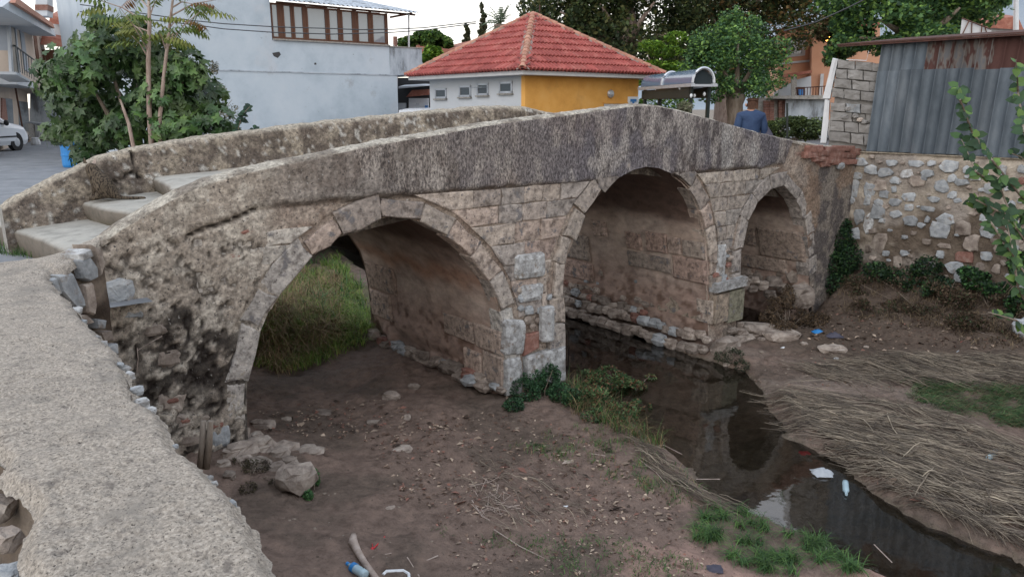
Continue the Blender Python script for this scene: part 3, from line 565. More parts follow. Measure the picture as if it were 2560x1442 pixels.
# --- vaults and pier sides
for ai, ar in enumerate(arches):
    d = np.r_[0, np.cumsum(np.hypot(*np.diff(ar, axis=0).T))]; t = np.arange(0, d[-1], .04); bu = np.interp(t, d, ar[:, 0]); bz = np.interp(t, d, ar[:, 1]); vv_ = np.r_[.02, np.arange(.08, BW, .05), BW]
    tu = np.gradient(bu); tz = np.gradient(bz); ln = np.hypot(tu, tz)+1e-9; nu_, nz_ = -tz/ln, tu/ln      # outward (into the masonry)
    BU, BV = np.meshgrid(np.arange(len(t)), vv_, indexing='ij'); bi = BU.ravel(); bv = BV.ravel(); P3 = np.stack([bu[bi], bv, bz[bi]], 1)
    rough = sstep(-bz[bi], .75, 1.25); ds = .018+(fbm(P3, 3, 4, 201+ai)-.5)*.04+(fbm(P3, 14, 4, 205)-.5)*(.012+.05*rough)
    ds += .10*sstep(-bz[bi], 1.45, 1.75)*sstep(fbm(P3, 2.6, 3, 209), .38, .55)*(ai == 0)        # undercut at the foot
    Vv = W3a(bu[bi]+nu_[bi]*ds, bv, bz[bi]+nz_[bi]*ds); k_ = len(bi); T = lambda c_: np.tile(c_, (k_, 1))
    cc = mixc(T(srgb(166, 149, 137)), T(srgb(182, 166, 154)), sstep(fbm(P3, 2.2, 4, 211), .4, .6))
    soot_shade = sstep(bz[bi]+(fbm(P3*[1, .35, 1], 2.2, 5, 213)-.5)*.9, [-.42, -.25, -.35][ai], [.12, .15, 0.05][ai])  # soot near the crown, with the vault's own shade put into the colour too
    cc = mixc(cc, T(srgb(74, 54, 46)), soot_shade*.9); cc = mixc(cc, T(srgb(150, 92, 52)), np.exp(-((bz[bi]+.45+(fbm(P3, 2, 3, 3)-.5)*.5)/.12)**2)*.45*(ai == 0))
    cc = mixc(cc, T(srgb(152, 128, 116)), rough*.7); cc = mixc(cc, T(srgb(104, 82, 70)), sstep(fbm(P3, 9, 4, 219), .52, .62)*rough*.8)
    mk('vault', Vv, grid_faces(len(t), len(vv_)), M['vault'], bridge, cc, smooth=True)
def wall_stones(ai, side, specs, m):       # rectangular stones set in a pier side: (v0,v1,z0,z1)
    ar = arches[ai]; j = ar[:, 1].argmax(); br = ar[j:] if side == 'r' else ar[:j+1]; o_ = np.argsort(br[:, 1]); zz, uu_ = br[o_, 1], br[o_, 0]
    sg = -1 if side == 'r' else 1
    for (v0, v1, z0, z1) in specs:
        k = []
        for (v, z) in ((v0, z0), (v1, z0), (v1, z1), (v0, z1)): k.append((float(np.interp(z, zz, uu_)), v, z))
        k = np.array(k); cen = k.mean(0); ring = []
        for i in range(4): ring += [k[i], (k[i]+k[(i+1) % 4])/2]
        ring = np.array(ring)+rs.uniform(-.008, .008, (8, 3))*[0, 1, 1]; inn = cen+(ring-cen)*.9
        vs = [W3(p[0]-sg*.08, p[1], p[2]) for p in ring]+[W3(p[0]+sg*.002, p[1], p[2]) for p in ring]+[W3(p[0]+sg*(.016+rs.uniform(0, .008)), p[1], p[2]) for p in inn]
        fs = [(i, (i+1) % 8, 8+(i+1) % 8, 8+i) for i in range(8)]+[(8+i, 8+(i+1) % 8, 16+(i+1) % 8, 16+i) for i in range(8)]+[tuple(range(16, 24))]
        cc = m[rs.randint(len(m))]*rs.uniform(.88, 1.1); mk('pier_stone', vs, fs, M['ashlar'], bridge, greyed(cc, .25)*1.08)
pk = [srgb(162, 136, 122), srgb(152, 138, 126), srgb(170, 148, 134)]
wall_stones(0, 'r', [(.03, .55, -1.28, -.98), (.03, .42, -1.72, -1.30), (.45, .8, -1.66, -1.36), (.58, 1.2, -1.26, -1.0), (2.3, 3.05, -1.0, -.62), (2.5, 3.05, -1.42, -1.04)], [srgb(160, 142, 128), srgb(172, 150, 134)])
wall_stones(1, 'r', [(.03, .62, -.95, -.60), (.05, .42, -.58, -.34), (.45, .68, -.58, -.32), (.70, 1.1, -.60, -.30), (1.9, 2.2, -.5, -.25), (2.35, 3.0, -.98, -.55), (1.2, 1.5, -.62, -.36), (.66, 1.5, -.9, -.66), (2.3, 3.05, -1.32, -1.02)], pk)
wall_stones(2, 'r', [(.05, .9, -.95, -.45), (.95, 1.5, -.8, -.5), (.4, 1.3, -1.2, -.97)], [srgb(156, 138, 124)])
# footing of the second pier: projecting base, capped, on boulders
uj = float(arches[1][-1, 0]); uk = float(arches[2][0, 0])
m_ = MB()
cap = [W3(uj-.06, -.10, -1.06), W3(uk+.03, -.12, -1.04), W3(uk+.04, .6, -1.04), W3(uj-.05, 1.5, -1.05)]
m_.prism(cap, ZU*.13); m_.build('pier_cap_slab', M['marble'], bridge)
for (v0, v1, z0, z1) in ((-.09, .95, -1.52, -1.10), (.98, 1.35, -1.3, -1.1)):
    b = MB(); b.col = tuple(srgb(148, 136, 122)); b.box(W3(uj-.045, v0, z0), A*(.3), N*(v1-v0), ZU*(z1-z0)); b.build('pier_base_block', M['ashlar'], bridge, cols=True)
b = MB(); b.col = tuple(srgb(126, 124, 108)); b.box(W3(uj+.27, -.085, -1.56), A*(uk-uj-.25), N*.6, ZU*.47); b.build('pier_base_block', M['ashlar'], bridge, cols=True)
k = 0
for row, (z_, du, rr, v1) in enumerate(((-1.90, -.24, .105, 2.9), (-1.72, -.15, .085, 2.9), (-1.60, -.08, .07, 2.95), (-1.46, -.05, .06, 2.95), (-1.30, -.03, .055, 2.9), (-1.15, -.02, .05, 2.9))):
    v = -.12 if row < 2 else .0
    while v < v1:
        r_ = rr*r5.uniform(.7, 1.25); k += 1
        if not (row >= 2 and v < (1.0 if row < 5 else .6)) and not (row > 2 and r5.rand() < .35):
            uvrock(uj+du+r5.uniform(-.03, .03), v+r_, z_+r5.uniform(-.03, .03), r_, [M['tanstone'], M['greystone'], M['redstone']][int(r5.choice(3, p=[.74, .2, .06]))], bridge, (.8, 1.2, .85), 500+k)
        v += r_*(1.75 if row < 3 else 2.2)
for (u_, v_, z_, r_, sq) in ((uj+.02, -.26, -1.86, .24, (1.1, .8, .75)), (uj+.33, -.25, -1.80, .10, (1.3, 1, .8)), (uj+.45, -.2, -1.72, .09, (1, 1, .8)), (uk-.05, -.2, -1.82, .11, (1.4, 1, .7)), (uj+.28, -.16, -1.66, .07, (1.5, .8, .6)), (uj+.5, -.14, -1.62, .06, (1, 1, .8))):
    k += 1; uvrock(u_, v_, z_, r_, M['tanstone'], bridge, sq, 900+k)
# footing stones of the first pier (under the barrel of arch one) and of the left abutment
u1 = float(arches[0][-1, 0]); u00 = float(arches[0][0, 0])
for k in range(30):
    v = .05+k*.1; r_ = r5.uniform(.06, .12); uvrock(u1-.02+r5.uniform(-.08, .04), v, -1.74+r5.uniform(-.05, .07)+.04*math.sin(v*2), r_, [M['tanstone'], M['greystone'], M['redstone']][int(r5.choice(3, p=[.7, .18, .12]))], bridge, (.9, 1.3, .7), 1200+k)
for (du, v, z, r_, sq) in ((.10, -.05, -1.56, .14, (1.1, .9, .8)), (.3, -.12, -1.62, .13, (1.2, 1, .6)), (.46, -.22, -1.66, .12, (1.3, .9, .55)), (.0, .2, -1.52, .12, (1, 1, .9)), (-.1, -.15, -1.5, .14, (1.2, .8, .7))):
    uvrock(u00+du, v, z, r_, M['tanstone'], bridge, sq, int(1400+du*100))
for k in range(12):
    uvrock(float(arches[2][-1, 0])-.05, .1+k*.22, -1.32+r5.uniform(-.08, .1), r5.uniform(.1, .17), M['tanstone'], bridge, (.8, 1, .8), 1500+k)
for i, (x, y, r_) in enumerate(((585, 1140, 48), (630, 1115, 40), (660, 1130, 44), (700, 1140, 40), (612, 1160, 40), (650, 1165, 46), (690, 1175, 38), (725, 1160, 34), (560, 1165, 30), (640, 1095, 28), (745, 1180, 26))):
    X = on_bed(x, y); k_ = X[1]/1905.; q_ = uv_of(X); uvrock(q_[0], q_[1], X[2]+.02, r_*k_*.62, M['tanstone'], bridge, (1.2, .95, .7), 1800+i)
# --- large blue-grey stones laid bare in the left abutment
for i, (poly, fr) in enumerate((([(246, 752), (285, 768), (328, 762), (338, 725), (330, 698), (295, 694), (262, 706), (240, 700)], -.045), ([(390, 1030), (455, 1030), (470, 975), (396, 985)], -.03), ([(345, 845), (420, 832), (418, 800), (350, 815)], -.03), ([(300, 800), (365, 792), (362, 765), (305, 775)], -.04),
                                ([(520, 1130), (575, 1110), (572, 1060), (522, 1075)], -.04), ([(430, 1075), (520, 1050), (530, 1030), (440, 1035)], -.035), ([(440, 1120), (505, 1105), (505, 1070), (445, 1085)], -.03), ([(385, 920), (460, 912), (458, 872), (388, 880)], -.02))):
    face_stone(poly, fr*(.9 if i == 0 else .35), .1, M['greystone'] if i in (0, 3, 4) else M['tanstone'], seed=i)
for i, (x, y) in enumerate(((430, 1000), (542, 1062), (465, 1048), (616, 578), (585, 640))):
    s_, z_ = face(x, y); uvrock(s_, -.01, z_, .05, M['redstone'], bridge, (1.2, .4, .5), 1600+i)

# --- parapets, coping, deck, steps
def parapet(vo, vi, tz, u0, u1, name, inward, seed, mname):
    """outer face at vo, inner face at vi, crest tz(u); rounded top of rough cement"""
    us_ = np.arange(u0, u1, .03); th = vi-vo; prof = [(0, -.03), (.02, -.005), (.10, .012), (.3, .026), (.5, .030), (.7, .026), (.9, .012), (.98, -.01), (1.0, -.05), (1.0, -.2), (1.0, -.4), (1.0, -.62), (1.0, -.85)]
    pu, pv, pz = [], [], []
    zt = tz(us_)
    for a_, zz_ in zip(us_, zt):
        for f_, dz in prof: pu.append(a_); pv.append(vo+th*f_); pz.append(zz_+dz)
    pu, pv, pz = map(np.array, (pu, pv, pz)); Pp = np.stack([pu, pv, pz], 1); k_ = len(pu)
    ns = (fbm(Pp, 5, 5, seed)-.5)*.026+(fbm(Pp, 26, 3, seed+3)-.5)*.02; top_ = np.tile([1. if i < 9 else 0. for i in range(len(prof))], len(us_))
    side = np.tile([0. if i < 8 else 1. for i in range(len(prof))], len(us_)); pz = pz+ns*top_; pv = pv+ns*side*np.sign(th)
    T = lambda c_: np.tile(c_, (k_, 1))
    ct = mixc(T(srgb(168, 162, 150)), T(srgb(124, 116, 106)), sstep(fbm(Pp, 7, 5, seed+9), .45, .62)); cs = mixc(T(srgb(112, 104, 96)), T(srgb(146, 138, 128)), sstep(fbm(Pp*[1, 1, .5], 6, 5, seed+11), .42, .6)); cs = mixc(cs, T(srgb(74, 66, 62)), sstep(fbm(Pp, 11, 4, seed+13), .5, .6)*.8)
    return mk(name, W3a(pu, pv, pz), grid_faces(len(us_), len(prof)), M['render2'], bridge, mixc(ct, cs, side), smooth=True)
parapet(-.012, .30, topz, .0, U1, 'near_parapet_coping', 1, 301, 'coping')
farpx = [(4, 520), (30, 500), (100, 464), (170, 430), (240, 397), (330, 372), (450, 352), (600, 331), (700, 319), (800, 306), (900, 296), (1000, 286), (1100, 276), (1200, 267), (1260, 265), (1320, 268), (1390, 282)]
PF = W3(0, BW-.3, 0); ff = []
for p in farpx:
    X = onpl(p[0], p[1], PF, NF); ff.append(((X-PF)@A, X[2]))
ff += [(ff[-1][0]+1.3, ff[-1][1]-.28), (ff[-1][0]+3.4, ff[-1][1]-.62)]; ff = np.array(ff)
def ftop(u): return np.interp(u, ff[:, 0], ff[:, 1])-.04
# far parapet, inner face towards the viewer
us_ = np.arange(ff[0, 0], ff[-1, 0], .03); prof = [(BW, -.9), (BW, -.3), (BW, -.03), (BW-.03, .03), (BW-.15, .05), (BW-.27, .03), (BW-.30, -.01)]+[(BW-.30, -.01-.035*i) for i in range(1, 28)]
pu = np.repeat(us_, len(prof)); pv = np.tile([p[0] for p in prof], len(us_)); pz = np.repeat(ftop(us_), len(prof))+np.tile([p[1] for p in prof], len(us_)); Pp = np.stack([pu, pv, pz], 1)
k_ = len(pu); T = lambda c_: np.tile(c_, (k_, 1)); ins_ = np.tile([0.]*6+[1.]*28, len(us_)); ns = (fbm(Pp, 6, 5, 401)-.5)*.05+(fbm(Pp, 24, 3, 403)-.5)*.018
crk = np.exp(-((pu-(.98+.10*(.9-pz)))/.012)**2)*(pz > .72)*ins_+np.exp(-((pz-.73-.08*(pu-.7)-.04*np.sin(pu*22))/.012)**2)*((pu > .62) & (pu < 1.06))*ins_
pv = pv-ns*ins_+.07*np.clip(crk, 0, 1); pz = pz+ns*(1-ins_)
cs = mixc(T(srgb(124, 114, 104)), T(srgb(150, 140, 126)), sstep(fbm(Pp, 5, 5, 405), .42, .6)); cs = mixc(cs, T(srgb(88, 79, 72)), sstep(fbm(Pp, 10, 5, 407), .47, .57)*.8); cs = mixc(cs, T(srgb(190, 188, 182)), sstep(fbm(Pp, 20, 3, 409), .66, .71)*.8)
ct = T(srgb(158, 150, 136)); cc = mixc(ct, cs, ins_); cc = mixc(cc, T(srgb(25, 20, 18)), np.clip(crk, 0, 1))
mk('far_parapet', W3a(pu, pv, pz), grid_faces(len(us_), len(prof)), M['render2'], bridge, cc, smooth=True)
e_ = [0, 1, 2, 3, 4, 5, 6, 14, 24, 33]; mk('parapet_end', [W3a(pu[:len(prof)], pv[:len(prof)], pz[:len(prof)])[i] for i in e_], [tuple(range(len(e_)))], M['coping'], bridge)
# rear face of the bridge
rz = np.array([[a_, ftop(np.array([a_]))[0]-.85] for a_ in np.arange(0, U1, .1)])
uu_ = np.unique(np.r_[np.arange(.0, U1, .1), np.concatenate([a_[:, 0] for a_ in arches])]); lz = lowz(uu_); hzv = ftop(uu_)-.6
V = []; 
for a_, l_, h_ in zip(uu_, lz, hzv): V += [W3(a_, BW, l_), W3(a_, BW, max(h_, l_+.05))]
mk('rear_face', V, np.array([[2*i, 2*i+1, 2*i+3, 2*i+2] for i in range(len(uu_)-1)]), M['mortar'], bridge, srgb(130, 118, 106))
# deck
def deckz(u): return np.interp(u, [0, 1.9, 2.6, 6.2, 9.5, 12.2], [.25, .78, .82, 1.08, .55, .05])
du = np.r_[np.arange(1.85, 12.3, .1)]; dv = np.linspace(.28, BW-.28, 12); DU, DV = np.meshgrid(du, dv, indexing='ij'); DU, DV = DU.ravel(), DV.ravel(); dz = deckz(DU)+(fbm(np.stack([DU, DV, 0*DU], 1), 5, 3, 2)-.5)*.02
mk('deck', W3a(DU, DV, dz), grid_faces(len(du), len(dv)), M['step'], bridge, srgb(160, 154, 144), smooth=True)
def step_slab(front, back_u, z, t_, zback):
    """front: (u,v) along the nosing from the far side to the near side; the tread climbs to zback at its rear"""
    fr = np.array(front); vs = []; cc = []; n_ = 34; tq = np.linspace(0, 1, n_); d = np.r_[0, np.cumsum(np.hypot(*np.diff(fr, axis=0).T))]; d /= d[-1]
    fu_, fv_ = np.interp(tq, d, fr[:, 0]), np.interp(tq, d, fr[:, 1]); q3 = np.stack([fu_*3, fv_*3, 0*fu_+z*9], 1)
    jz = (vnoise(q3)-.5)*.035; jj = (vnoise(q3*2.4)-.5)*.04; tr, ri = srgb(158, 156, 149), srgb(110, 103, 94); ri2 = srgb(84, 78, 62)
    for i in range(n_):
        bu = max(back_u, fu_[i]+.3)
        vs += [W3(bu, fv_[i], zback), W3(bu*.5+fu_[i]*.5, fv_[i], z*.5+zback*.5+jz[i]*.3), W3(fu_[i]+.09, fv_[i], z+jz[i]*.5), W3(fu_[i]+.03+jj[i], fv_[i], z-.012+jz[i]*.5), W3(fu_[i]+.004+jj[i], fv_[i], z-.04), W3(fu_[i]+.02+jj[i]*.6, fv_[i], z-t_*.55), W3(fu_[i]+.04, fv_[i], z-t_)]
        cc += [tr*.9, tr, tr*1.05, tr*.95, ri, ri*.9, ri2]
    return mk('step', vs, grid_faces(n_, 7), M['step'], bridge, np.array(cc), smooth=True)
def nose(pts, z, vmax=BW-.2):            # the nosing line, cut off at the parapets
    q = np.array([uv_of(atz(x, y, z)) for x, y in pts]); q = q[np.argsort(q[:, 1])]
    v_ = np.linspace(.2, vmax, 12)[::-1]; return [(float(np.interp(v, q[:, 1], q[:, 0])), float(v)) for v in v_]
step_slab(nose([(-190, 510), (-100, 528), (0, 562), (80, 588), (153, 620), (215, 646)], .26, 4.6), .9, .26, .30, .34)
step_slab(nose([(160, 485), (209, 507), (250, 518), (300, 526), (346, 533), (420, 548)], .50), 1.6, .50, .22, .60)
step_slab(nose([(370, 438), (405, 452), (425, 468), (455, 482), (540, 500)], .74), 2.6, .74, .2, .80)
# ---------------------------------------------------------------- river wall in the foreground
WT = .5
fwall = thing('river_wall', W3(-.8, -3, -1.4), 'low rubble river wall with a wide rough cement top, nearest the viewer', 'wall')
wv = nonuni([(-7.5, -5.3, .05), (-5.3, -3.2, .011), (-3.2, -1.8, .014), (-1.8, -.58, .016)]); wf = np.r_[np.linspace(0, 1, 64)]
rpx = [(860, 1600), (730, 1442), (690, 1400), (655, 1330), (640, 1300), (600, 1262), (560, 1215), (530, 1180), (490, 1130), (440, 1100), (410, 1040), (385, 1010), (350, 985), (330, 930), (300, 880), (270, 840), (225, 800), (205, 770), (180, 750), (150, 720), (128, 690), (130, 668), (215, 640)]
rq = np.array([uv_of(atz(x, y, WT)) for x, y in rpx]); rq = rq[np.argsort(rq[:, 1])]
def wr(v): return np.interp(v, rq[:, 1], rq[:, 0])
lpx = [(75, 1600), (60, 1442), (45, 1370), (70, 1300), (55, 1250), (20, 1215), (2, 1180)]
lq = np.array([uv_of(atz(x, y, WT)) for x, y in lpx]+[(-1.09, -3.6), (-1.12, -1.5), (-1.2, -.3)]); lq = lq[np.argsort(lq[:, 1])]
def wlft(v): return np.interp(v, lq[:, 1], lq[:, 0])
WV, WF = np.meshgrid(wv, wf, indexing='ij'); WV, WF = WV.ravel(), WF.ravel()
Pq = np.stack([WV*1., WF*.5, 0*WV], 1)
R_ = wr(WV)+(fbm(np.stack([WV, 0*WV, 0*WV], 1), 9, 4, 3)-.5)*.03+(fbm(np.stack([WV, 0*WV, 0*WV], 1), 34, 3, 7)-.5)*.018
L_ = wlft(WV)+(fbm(np.stack([WV, 0*WV, 0*WV], 1), 8, 4, 13)-.5)*.06
wu = L_+(R_-L_)*WF; Pw = np.stack([wu, WV, 0*WV], 1)
edge = np.minimum((R_-wu), (wu-L_)); round_ = .06*(1-sstep(edge, 0, .06))**2
zz = WT+(fbm(Pw, 2.2, 4, 23)-.5)*.05+(fbm(Pw, 11, 4, 25)-.5)*.014+(vnoise(Pw*[95, 70, 1], 27)-.5)*.0034+(vnoise(Pw*[190, 150, 1], 29)-.5)*.002-round_*.7
zz -= (vnoise(Pw*[28, 60, 1], 31) > .72)*.007*sstep(fbm(Pw, 5, 3, 8), .45, .55)
wend = sstep(WV, -.68, -.58); zz = zz-.05*wend**2
mk('cement_top', W3a(wu, WV, zz), grid_faces(len(wv), len(wf)), M['walltop'], fwall, smooth=True)
# river face and street face of the wall body
def wall_side(fn, sgn, name, zb):
    v_ = np.arange(-7.5, -.36, .03); f_ = np.linspace(0, 1, 50); V_, F_ = np.meshgrid(v_, f_, indexing='ij'); V_, F_ = V_.ravel(), F_.ravel(); z_ = (WT-.03)*(1-F_)+zb*F_
    P_ = np.stack([V_, z_, 0*V_], 1); u_ = fn(V_)-sgn*.03+sgn*.10*F_+sgn*(fbm(P_, 4, 4, 5)-.5)*.07
    cc = mixc(np.tile(srgb(120, 108, 95), (len(V_), 1)), np.tile(srgb(90, 78, 66), (len(V_), 1)), sstep(fbm(P_, 5, 3, 8), .4, .6))
    mk(name, W3a(u_, V_, z_), grid_faces(len(v_), 50), M['mortar'], fwall, cc, smooth=True)
wall_side(wr, 1, 'river_face', -1.7); wall_side(wlft, -1, 'street_face', -.15)
r6 = np.random.RandomState(21)
# pale stones that peep out along the river edge
for i, (x, y, s_, dz) in enumerate(((108, 685, .045, -.02), (88, 678, .03, 0), (190, 772, .05, -.03), (205, 800, .035, -.04), (240, 838, .03, -.02), (258, 852, .03, -.02), (300, 905, .028, -.02), (312, 915, .035, -.04), (322, 932, .038, -.05), (342, 968, .04, -.03), (355, 1000, .045, -.04), (375, 1020, .035, -.04), (438, 1105, .015, -.02), (520, 1188, .024, -.02), (535, 1198, .018, -.02), (578, 1248, .022, -.02), (590, 1262, .016, -.03))):
    X = atz(x, y, WT+dz); rock('edge_stone', X-ZU*.014, s_*.58, M['marble'] if i % 3 else M['greystone'], fwall, (1.0, 1.0, .8), 40+i, rings=6, segs=9)
for i, (x, y, s_) in enumerate(((12, 1190, .05), (4, 1330, .05), (20, 1420, .045), (-20, 1260, .06))):
    X = atz(x, y, .42); rock('edge_stone', X-ZU*.02, s_*.8, M['tanstone'] if i % 2 else M['greystone'], fwall, (1.3, 1, .7), 80+i, rings=7, segs=10)
# broken joint between the wall and the bridge: big squared stones
def vstone(name, quad, back, m, parent, seed, shr=.84):
    """quad of world points (front face); pushed back along vector"""
    r = np.random.RandomState(seed); q = [np.array(p, float) for p in quad]; ring = []
    for i in range(4): ring += [q[i], (q[i]+q[(i+1) % 4])/2+r.uniform(-.012, .012, 3)]
    cen = sum(ring)/8; inn = [cen+(p-cen)*shr+r.uniform(-.006, .006, 3) for p in ring]; back = np.array(back, float)
    vs = [p+back for p in ring]+[p+back*.10 for p in ring]+[p-back*.06 for p in inn]+[cen-back*.10]
    fs = [(i, (i+1) % 8, 8+(i+1) % 8, 8+i) for i in range(8)]+[(8+i, 8+(i+1) % 8, 16+(i+1) % 8, 16+i) for i in range(8)]+[(16+i, 16+(i+1) % 8, 24) for i in range(8)]+[tuple(range(8))]
    return mk(name, vs, fs, m, parent)
def fpt(x, y, v):
    X = onpl(x, y, W3(0, v, 0), NF); return X
# mortar haunch that runs up from the wall top to the bridge parapet
Lh = [atz(-60, 668, .47), atz(0, 657, .49), atz(60, 650, .50), atz(100, 645, .51), atz(150, 633, .52), atz(195, 616, .55), atz(225, 604, .58), atz(250, 598, .60)]
Rh = [atz(40, 740, .46), atz(90, 715, .46), atz(128, 690, .47), atz(150, 680, .49), atz(172, 670, .50), atz(196, 650, .52), atz(222, 632, .55), atz(250, 612, .58)]
def plin(L, t): L = np.array(L); x = t*(len(L)-1); i = min(int(x), len(L)-2); return L[i]*(1-x+i)+L[i+1]*(x-i)
gx = np.linspace(0, 1, 40); gy = np.linspace(0, 1, 22); V = []
for a_ in gx:
    l_, r_ = plin(Lh, a_), plin(Rh, a_)
    for b_ in gy: V.append(l_+(r_-l_)*b_+ZU*(.012-.10*max(0, b_-.88)**1.2*6-.10*max(0, .12-b_)*5+.02*math.sin(b_*math.pi)))
V = np.array(V); V[:, 2] += (fbm(V, 6, 4, 5)-.5)*.03+(fbm(V, 40, 3, 7)-.5)*.012; mk('mortar_haunch', V, grid_faces(40, 22), M['walltop'], fwall, smooth=True)
nC = 24; V = []
for i in range(nC):
    a_ = i/(nC-1); r_, l_ = plin(Rh, a_), plin(Lh, a_); inw = (l_-r_); inw[2] = 0; inw /= np.linalg.norm(inw)+1e-9
    for k_ in range(22): V.append(r_+inw*.06-ZU*(.02+.075*k_))
V = np.array(V); nz3 = (fbm(V, 6, 4, 15)-.5)*.12; V[:, 0] -= nz3; V[:, 1] += nz3*.5; cc = mixc(np.tile(srgb(112, 100, 88), (len(V), 1)), np.tile(srgb(60, 50, 42), (len(V), 1)), sstep(fbm(V, 7, 4, 8), .42, .58)); mk('wall_core', V, grid_faces(nC, 22), M['mortar'], fwall, cc, smooth=True)
JP = Rh[2]-ZU*.0; JD = (Rh[7]-Rh[2])*[1, 1, 0]; JD /= np.linalg.norm(JD); JN = np.array([JD[1], -JD[0], 0.])
if JN@(O3-JP) < 0: JN = -JN
def jpt(x, y, o=.03): return onpl(x, y, JP+JN*o, JN)
for i, (poly, m_) in enumerate((([(138, 688), (170, 682), (178, 682), (208, 750), (212, 768), (188, 772), (150, 728)], 'greystone'), ([(196, 652), (222, 642), (240, 668), (242, 694), (222, 704), (204, 696)], 'greystone'), ([(200, 636), (222, 622), (230, 640), (202, 652)], 'marble'), ([(206, 712), (228, 706), (238, 760), (234, 788), (216, 782)], 'tanstone'),
    ([(228, 612), (248, 622), (258, 660), (250, 690), (240, 650)], 'tanstone'), ([(120, 700), (136, 694), (150, 735), (138, 740)], 'greystone'), ([(190, 786), (212, 786), (232, 806), (214, 812)], 'tanstone'), ([(236, 796), (262, 800), (258, 822), (240, 820)], 'greystone'), ([(246, 830), (276, 826), (280, 850), (256, 852)], 'tanstone'), ([(262, 862), (290, 858), (292, 884), (276, 886)], 'greystone'))):
    q = [jpt(x, y) for x, y in poly]; n_ = len(q); cen = sum(q)/n_; vs = [p-JN*.14 for p in q]+q+[cen+(p-cen)*.88+JN*.018 for p in q]+[cen+JN*.024]
    mk('joint_stone', vs, [(L*n_+k, L*n_+(k+1) % n_, (L+1)*n_+(k+1) % n_, (L+1)*n_+k) for L in (0, 1) for k in range(n_)]+[(2*n_+k, 2*n_+(k+1) % n_, 3*n_) for k in range(n_)], M[m_], fwall)

# ---------------------------------------------------------------- retaining wall on the right bank
PW = W3(11.17, 0, 0); MD = dirv(140); NW = np.array([MD[1], -MD[0], 0.])      # NW: into the bank / away from the river?
if np.dot(NW, -A) < 0: NW = -NW                                               # make it point to the river
rw = thing('retaining_wall', PW+MD*3-ZU*1.2, 'rubble stone retaining wall set in tan mortar on the right bank', 'wall')
def wtop(s): return .80+.0*s
ws = np.arange(-.02, 6.5, .03); wz = np.arange(-1.6, .80, .03); S_, Z_ = np.meshgrid(ws, wz, indexing='ij'); S_, Z_ = S_.ravel(), Z_.ravel(); Pq = np.stack([S_, Z_, 0*S_], 1)
def wp(s, o, z): return PW[None]+np.outer(s, MD)+np.outer(o, NW)+np.outer(z, ZU)
o_ = (fbm(Pq, 3, 4, 5)-.5)*.07+(fbm(Pq, 12, 4, 7)-.5)*.03-.04*sstep(Z_, .70, .8); k_ = len(S_); T = lambda c_: np.tile(c_, (k_, 1))
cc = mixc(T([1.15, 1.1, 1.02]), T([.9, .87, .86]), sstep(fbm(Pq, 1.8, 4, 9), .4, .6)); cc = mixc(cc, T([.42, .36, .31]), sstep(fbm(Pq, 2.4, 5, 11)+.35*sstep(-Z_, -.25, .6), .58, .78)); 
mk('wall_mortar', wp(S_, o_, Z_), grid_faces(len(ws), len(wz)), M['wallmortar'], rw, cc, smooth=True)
cp = MB(); cp.col = (1.15, 1.1, 1.0); cp.box(PW+MD*-.02+ZU*.79-NW*.5, MD*6.5, NW*.5, ZU*.018); cp.build('wall_cap', M['wallmortar'], rw, cols=True)
def onwall(px, py): X = onpl(px, py, PW, NW); return float((X-PW)@MD), float(X[2])
z2 = 400/1373.
stones = [(55, 155, 60, 34), (180, 175, 68, 32), (240, 95, 50, 22), (455, 100, 66, 24), (580, 98, 38, 22), (725, 125, 85, 44), (370, 188, 55, 34), (550, 188, 58, 25), (275, 245, 45, 28), (140, 285, 62, 45), (665, 295, 74, 50), (758, 228, 42, 30), (835, 262, 60, 26), (968, 190, 52, 52), (1052, 208, 38, 28), (1075, 310, 56, 36), (50, 325, 56, 50), (262, 320, 25, 24), (385, 385, 52, 30), (270, 432, 50, 32), (128, 430, 40, 25), (30, 415, 34, 40), (388, 478, 45, 26), (545, 488, 60, 16), (760, 370, 42, 26), (600, 405, 50, 20), (120, 520, 68, 55), (270, 535, 56, 25), (400, 590, 66, 38), (545, 580, 28, 24), (695, 582, 72, 42), (40, 620, 50, 76), (130, 770, 66, 72), (645, 668, 88, 50), (850, 650, 82, 56), (920, 785, 78, 70), (1045, 560, 55, 30), (1080, 680, 80, 45), (940, 530, 38, 15), (950, 380, 46, 34), (170, 365, 45, 26), (460, 250, 70, 45), (1185, 160, 45, 36), (1240, 290, 50, 40), (1350, 250, 40, 30), (1350, 150, 40, 30), (780, 990, 75, 36), (290, 945, 46, 44), (410, 965, 24, 18), (45, 830, 32, 28), (540, 770, 40, 20), (130, 1000, 45, 40), (820, 1070, 60, 36), (1000, 985, 44, 26), (1050, 890, 50, 30), (870, 900, 80, 35), (690, 805, 60, 14), (1180, 820, 60, 40), (1300, 640, 60, 60), (1250, 470, 50, 40), (520, 220, 30, 22), (880, 150, 30, 30), (660, 880, 36, 26), (1140, 1000, 40, 35)]
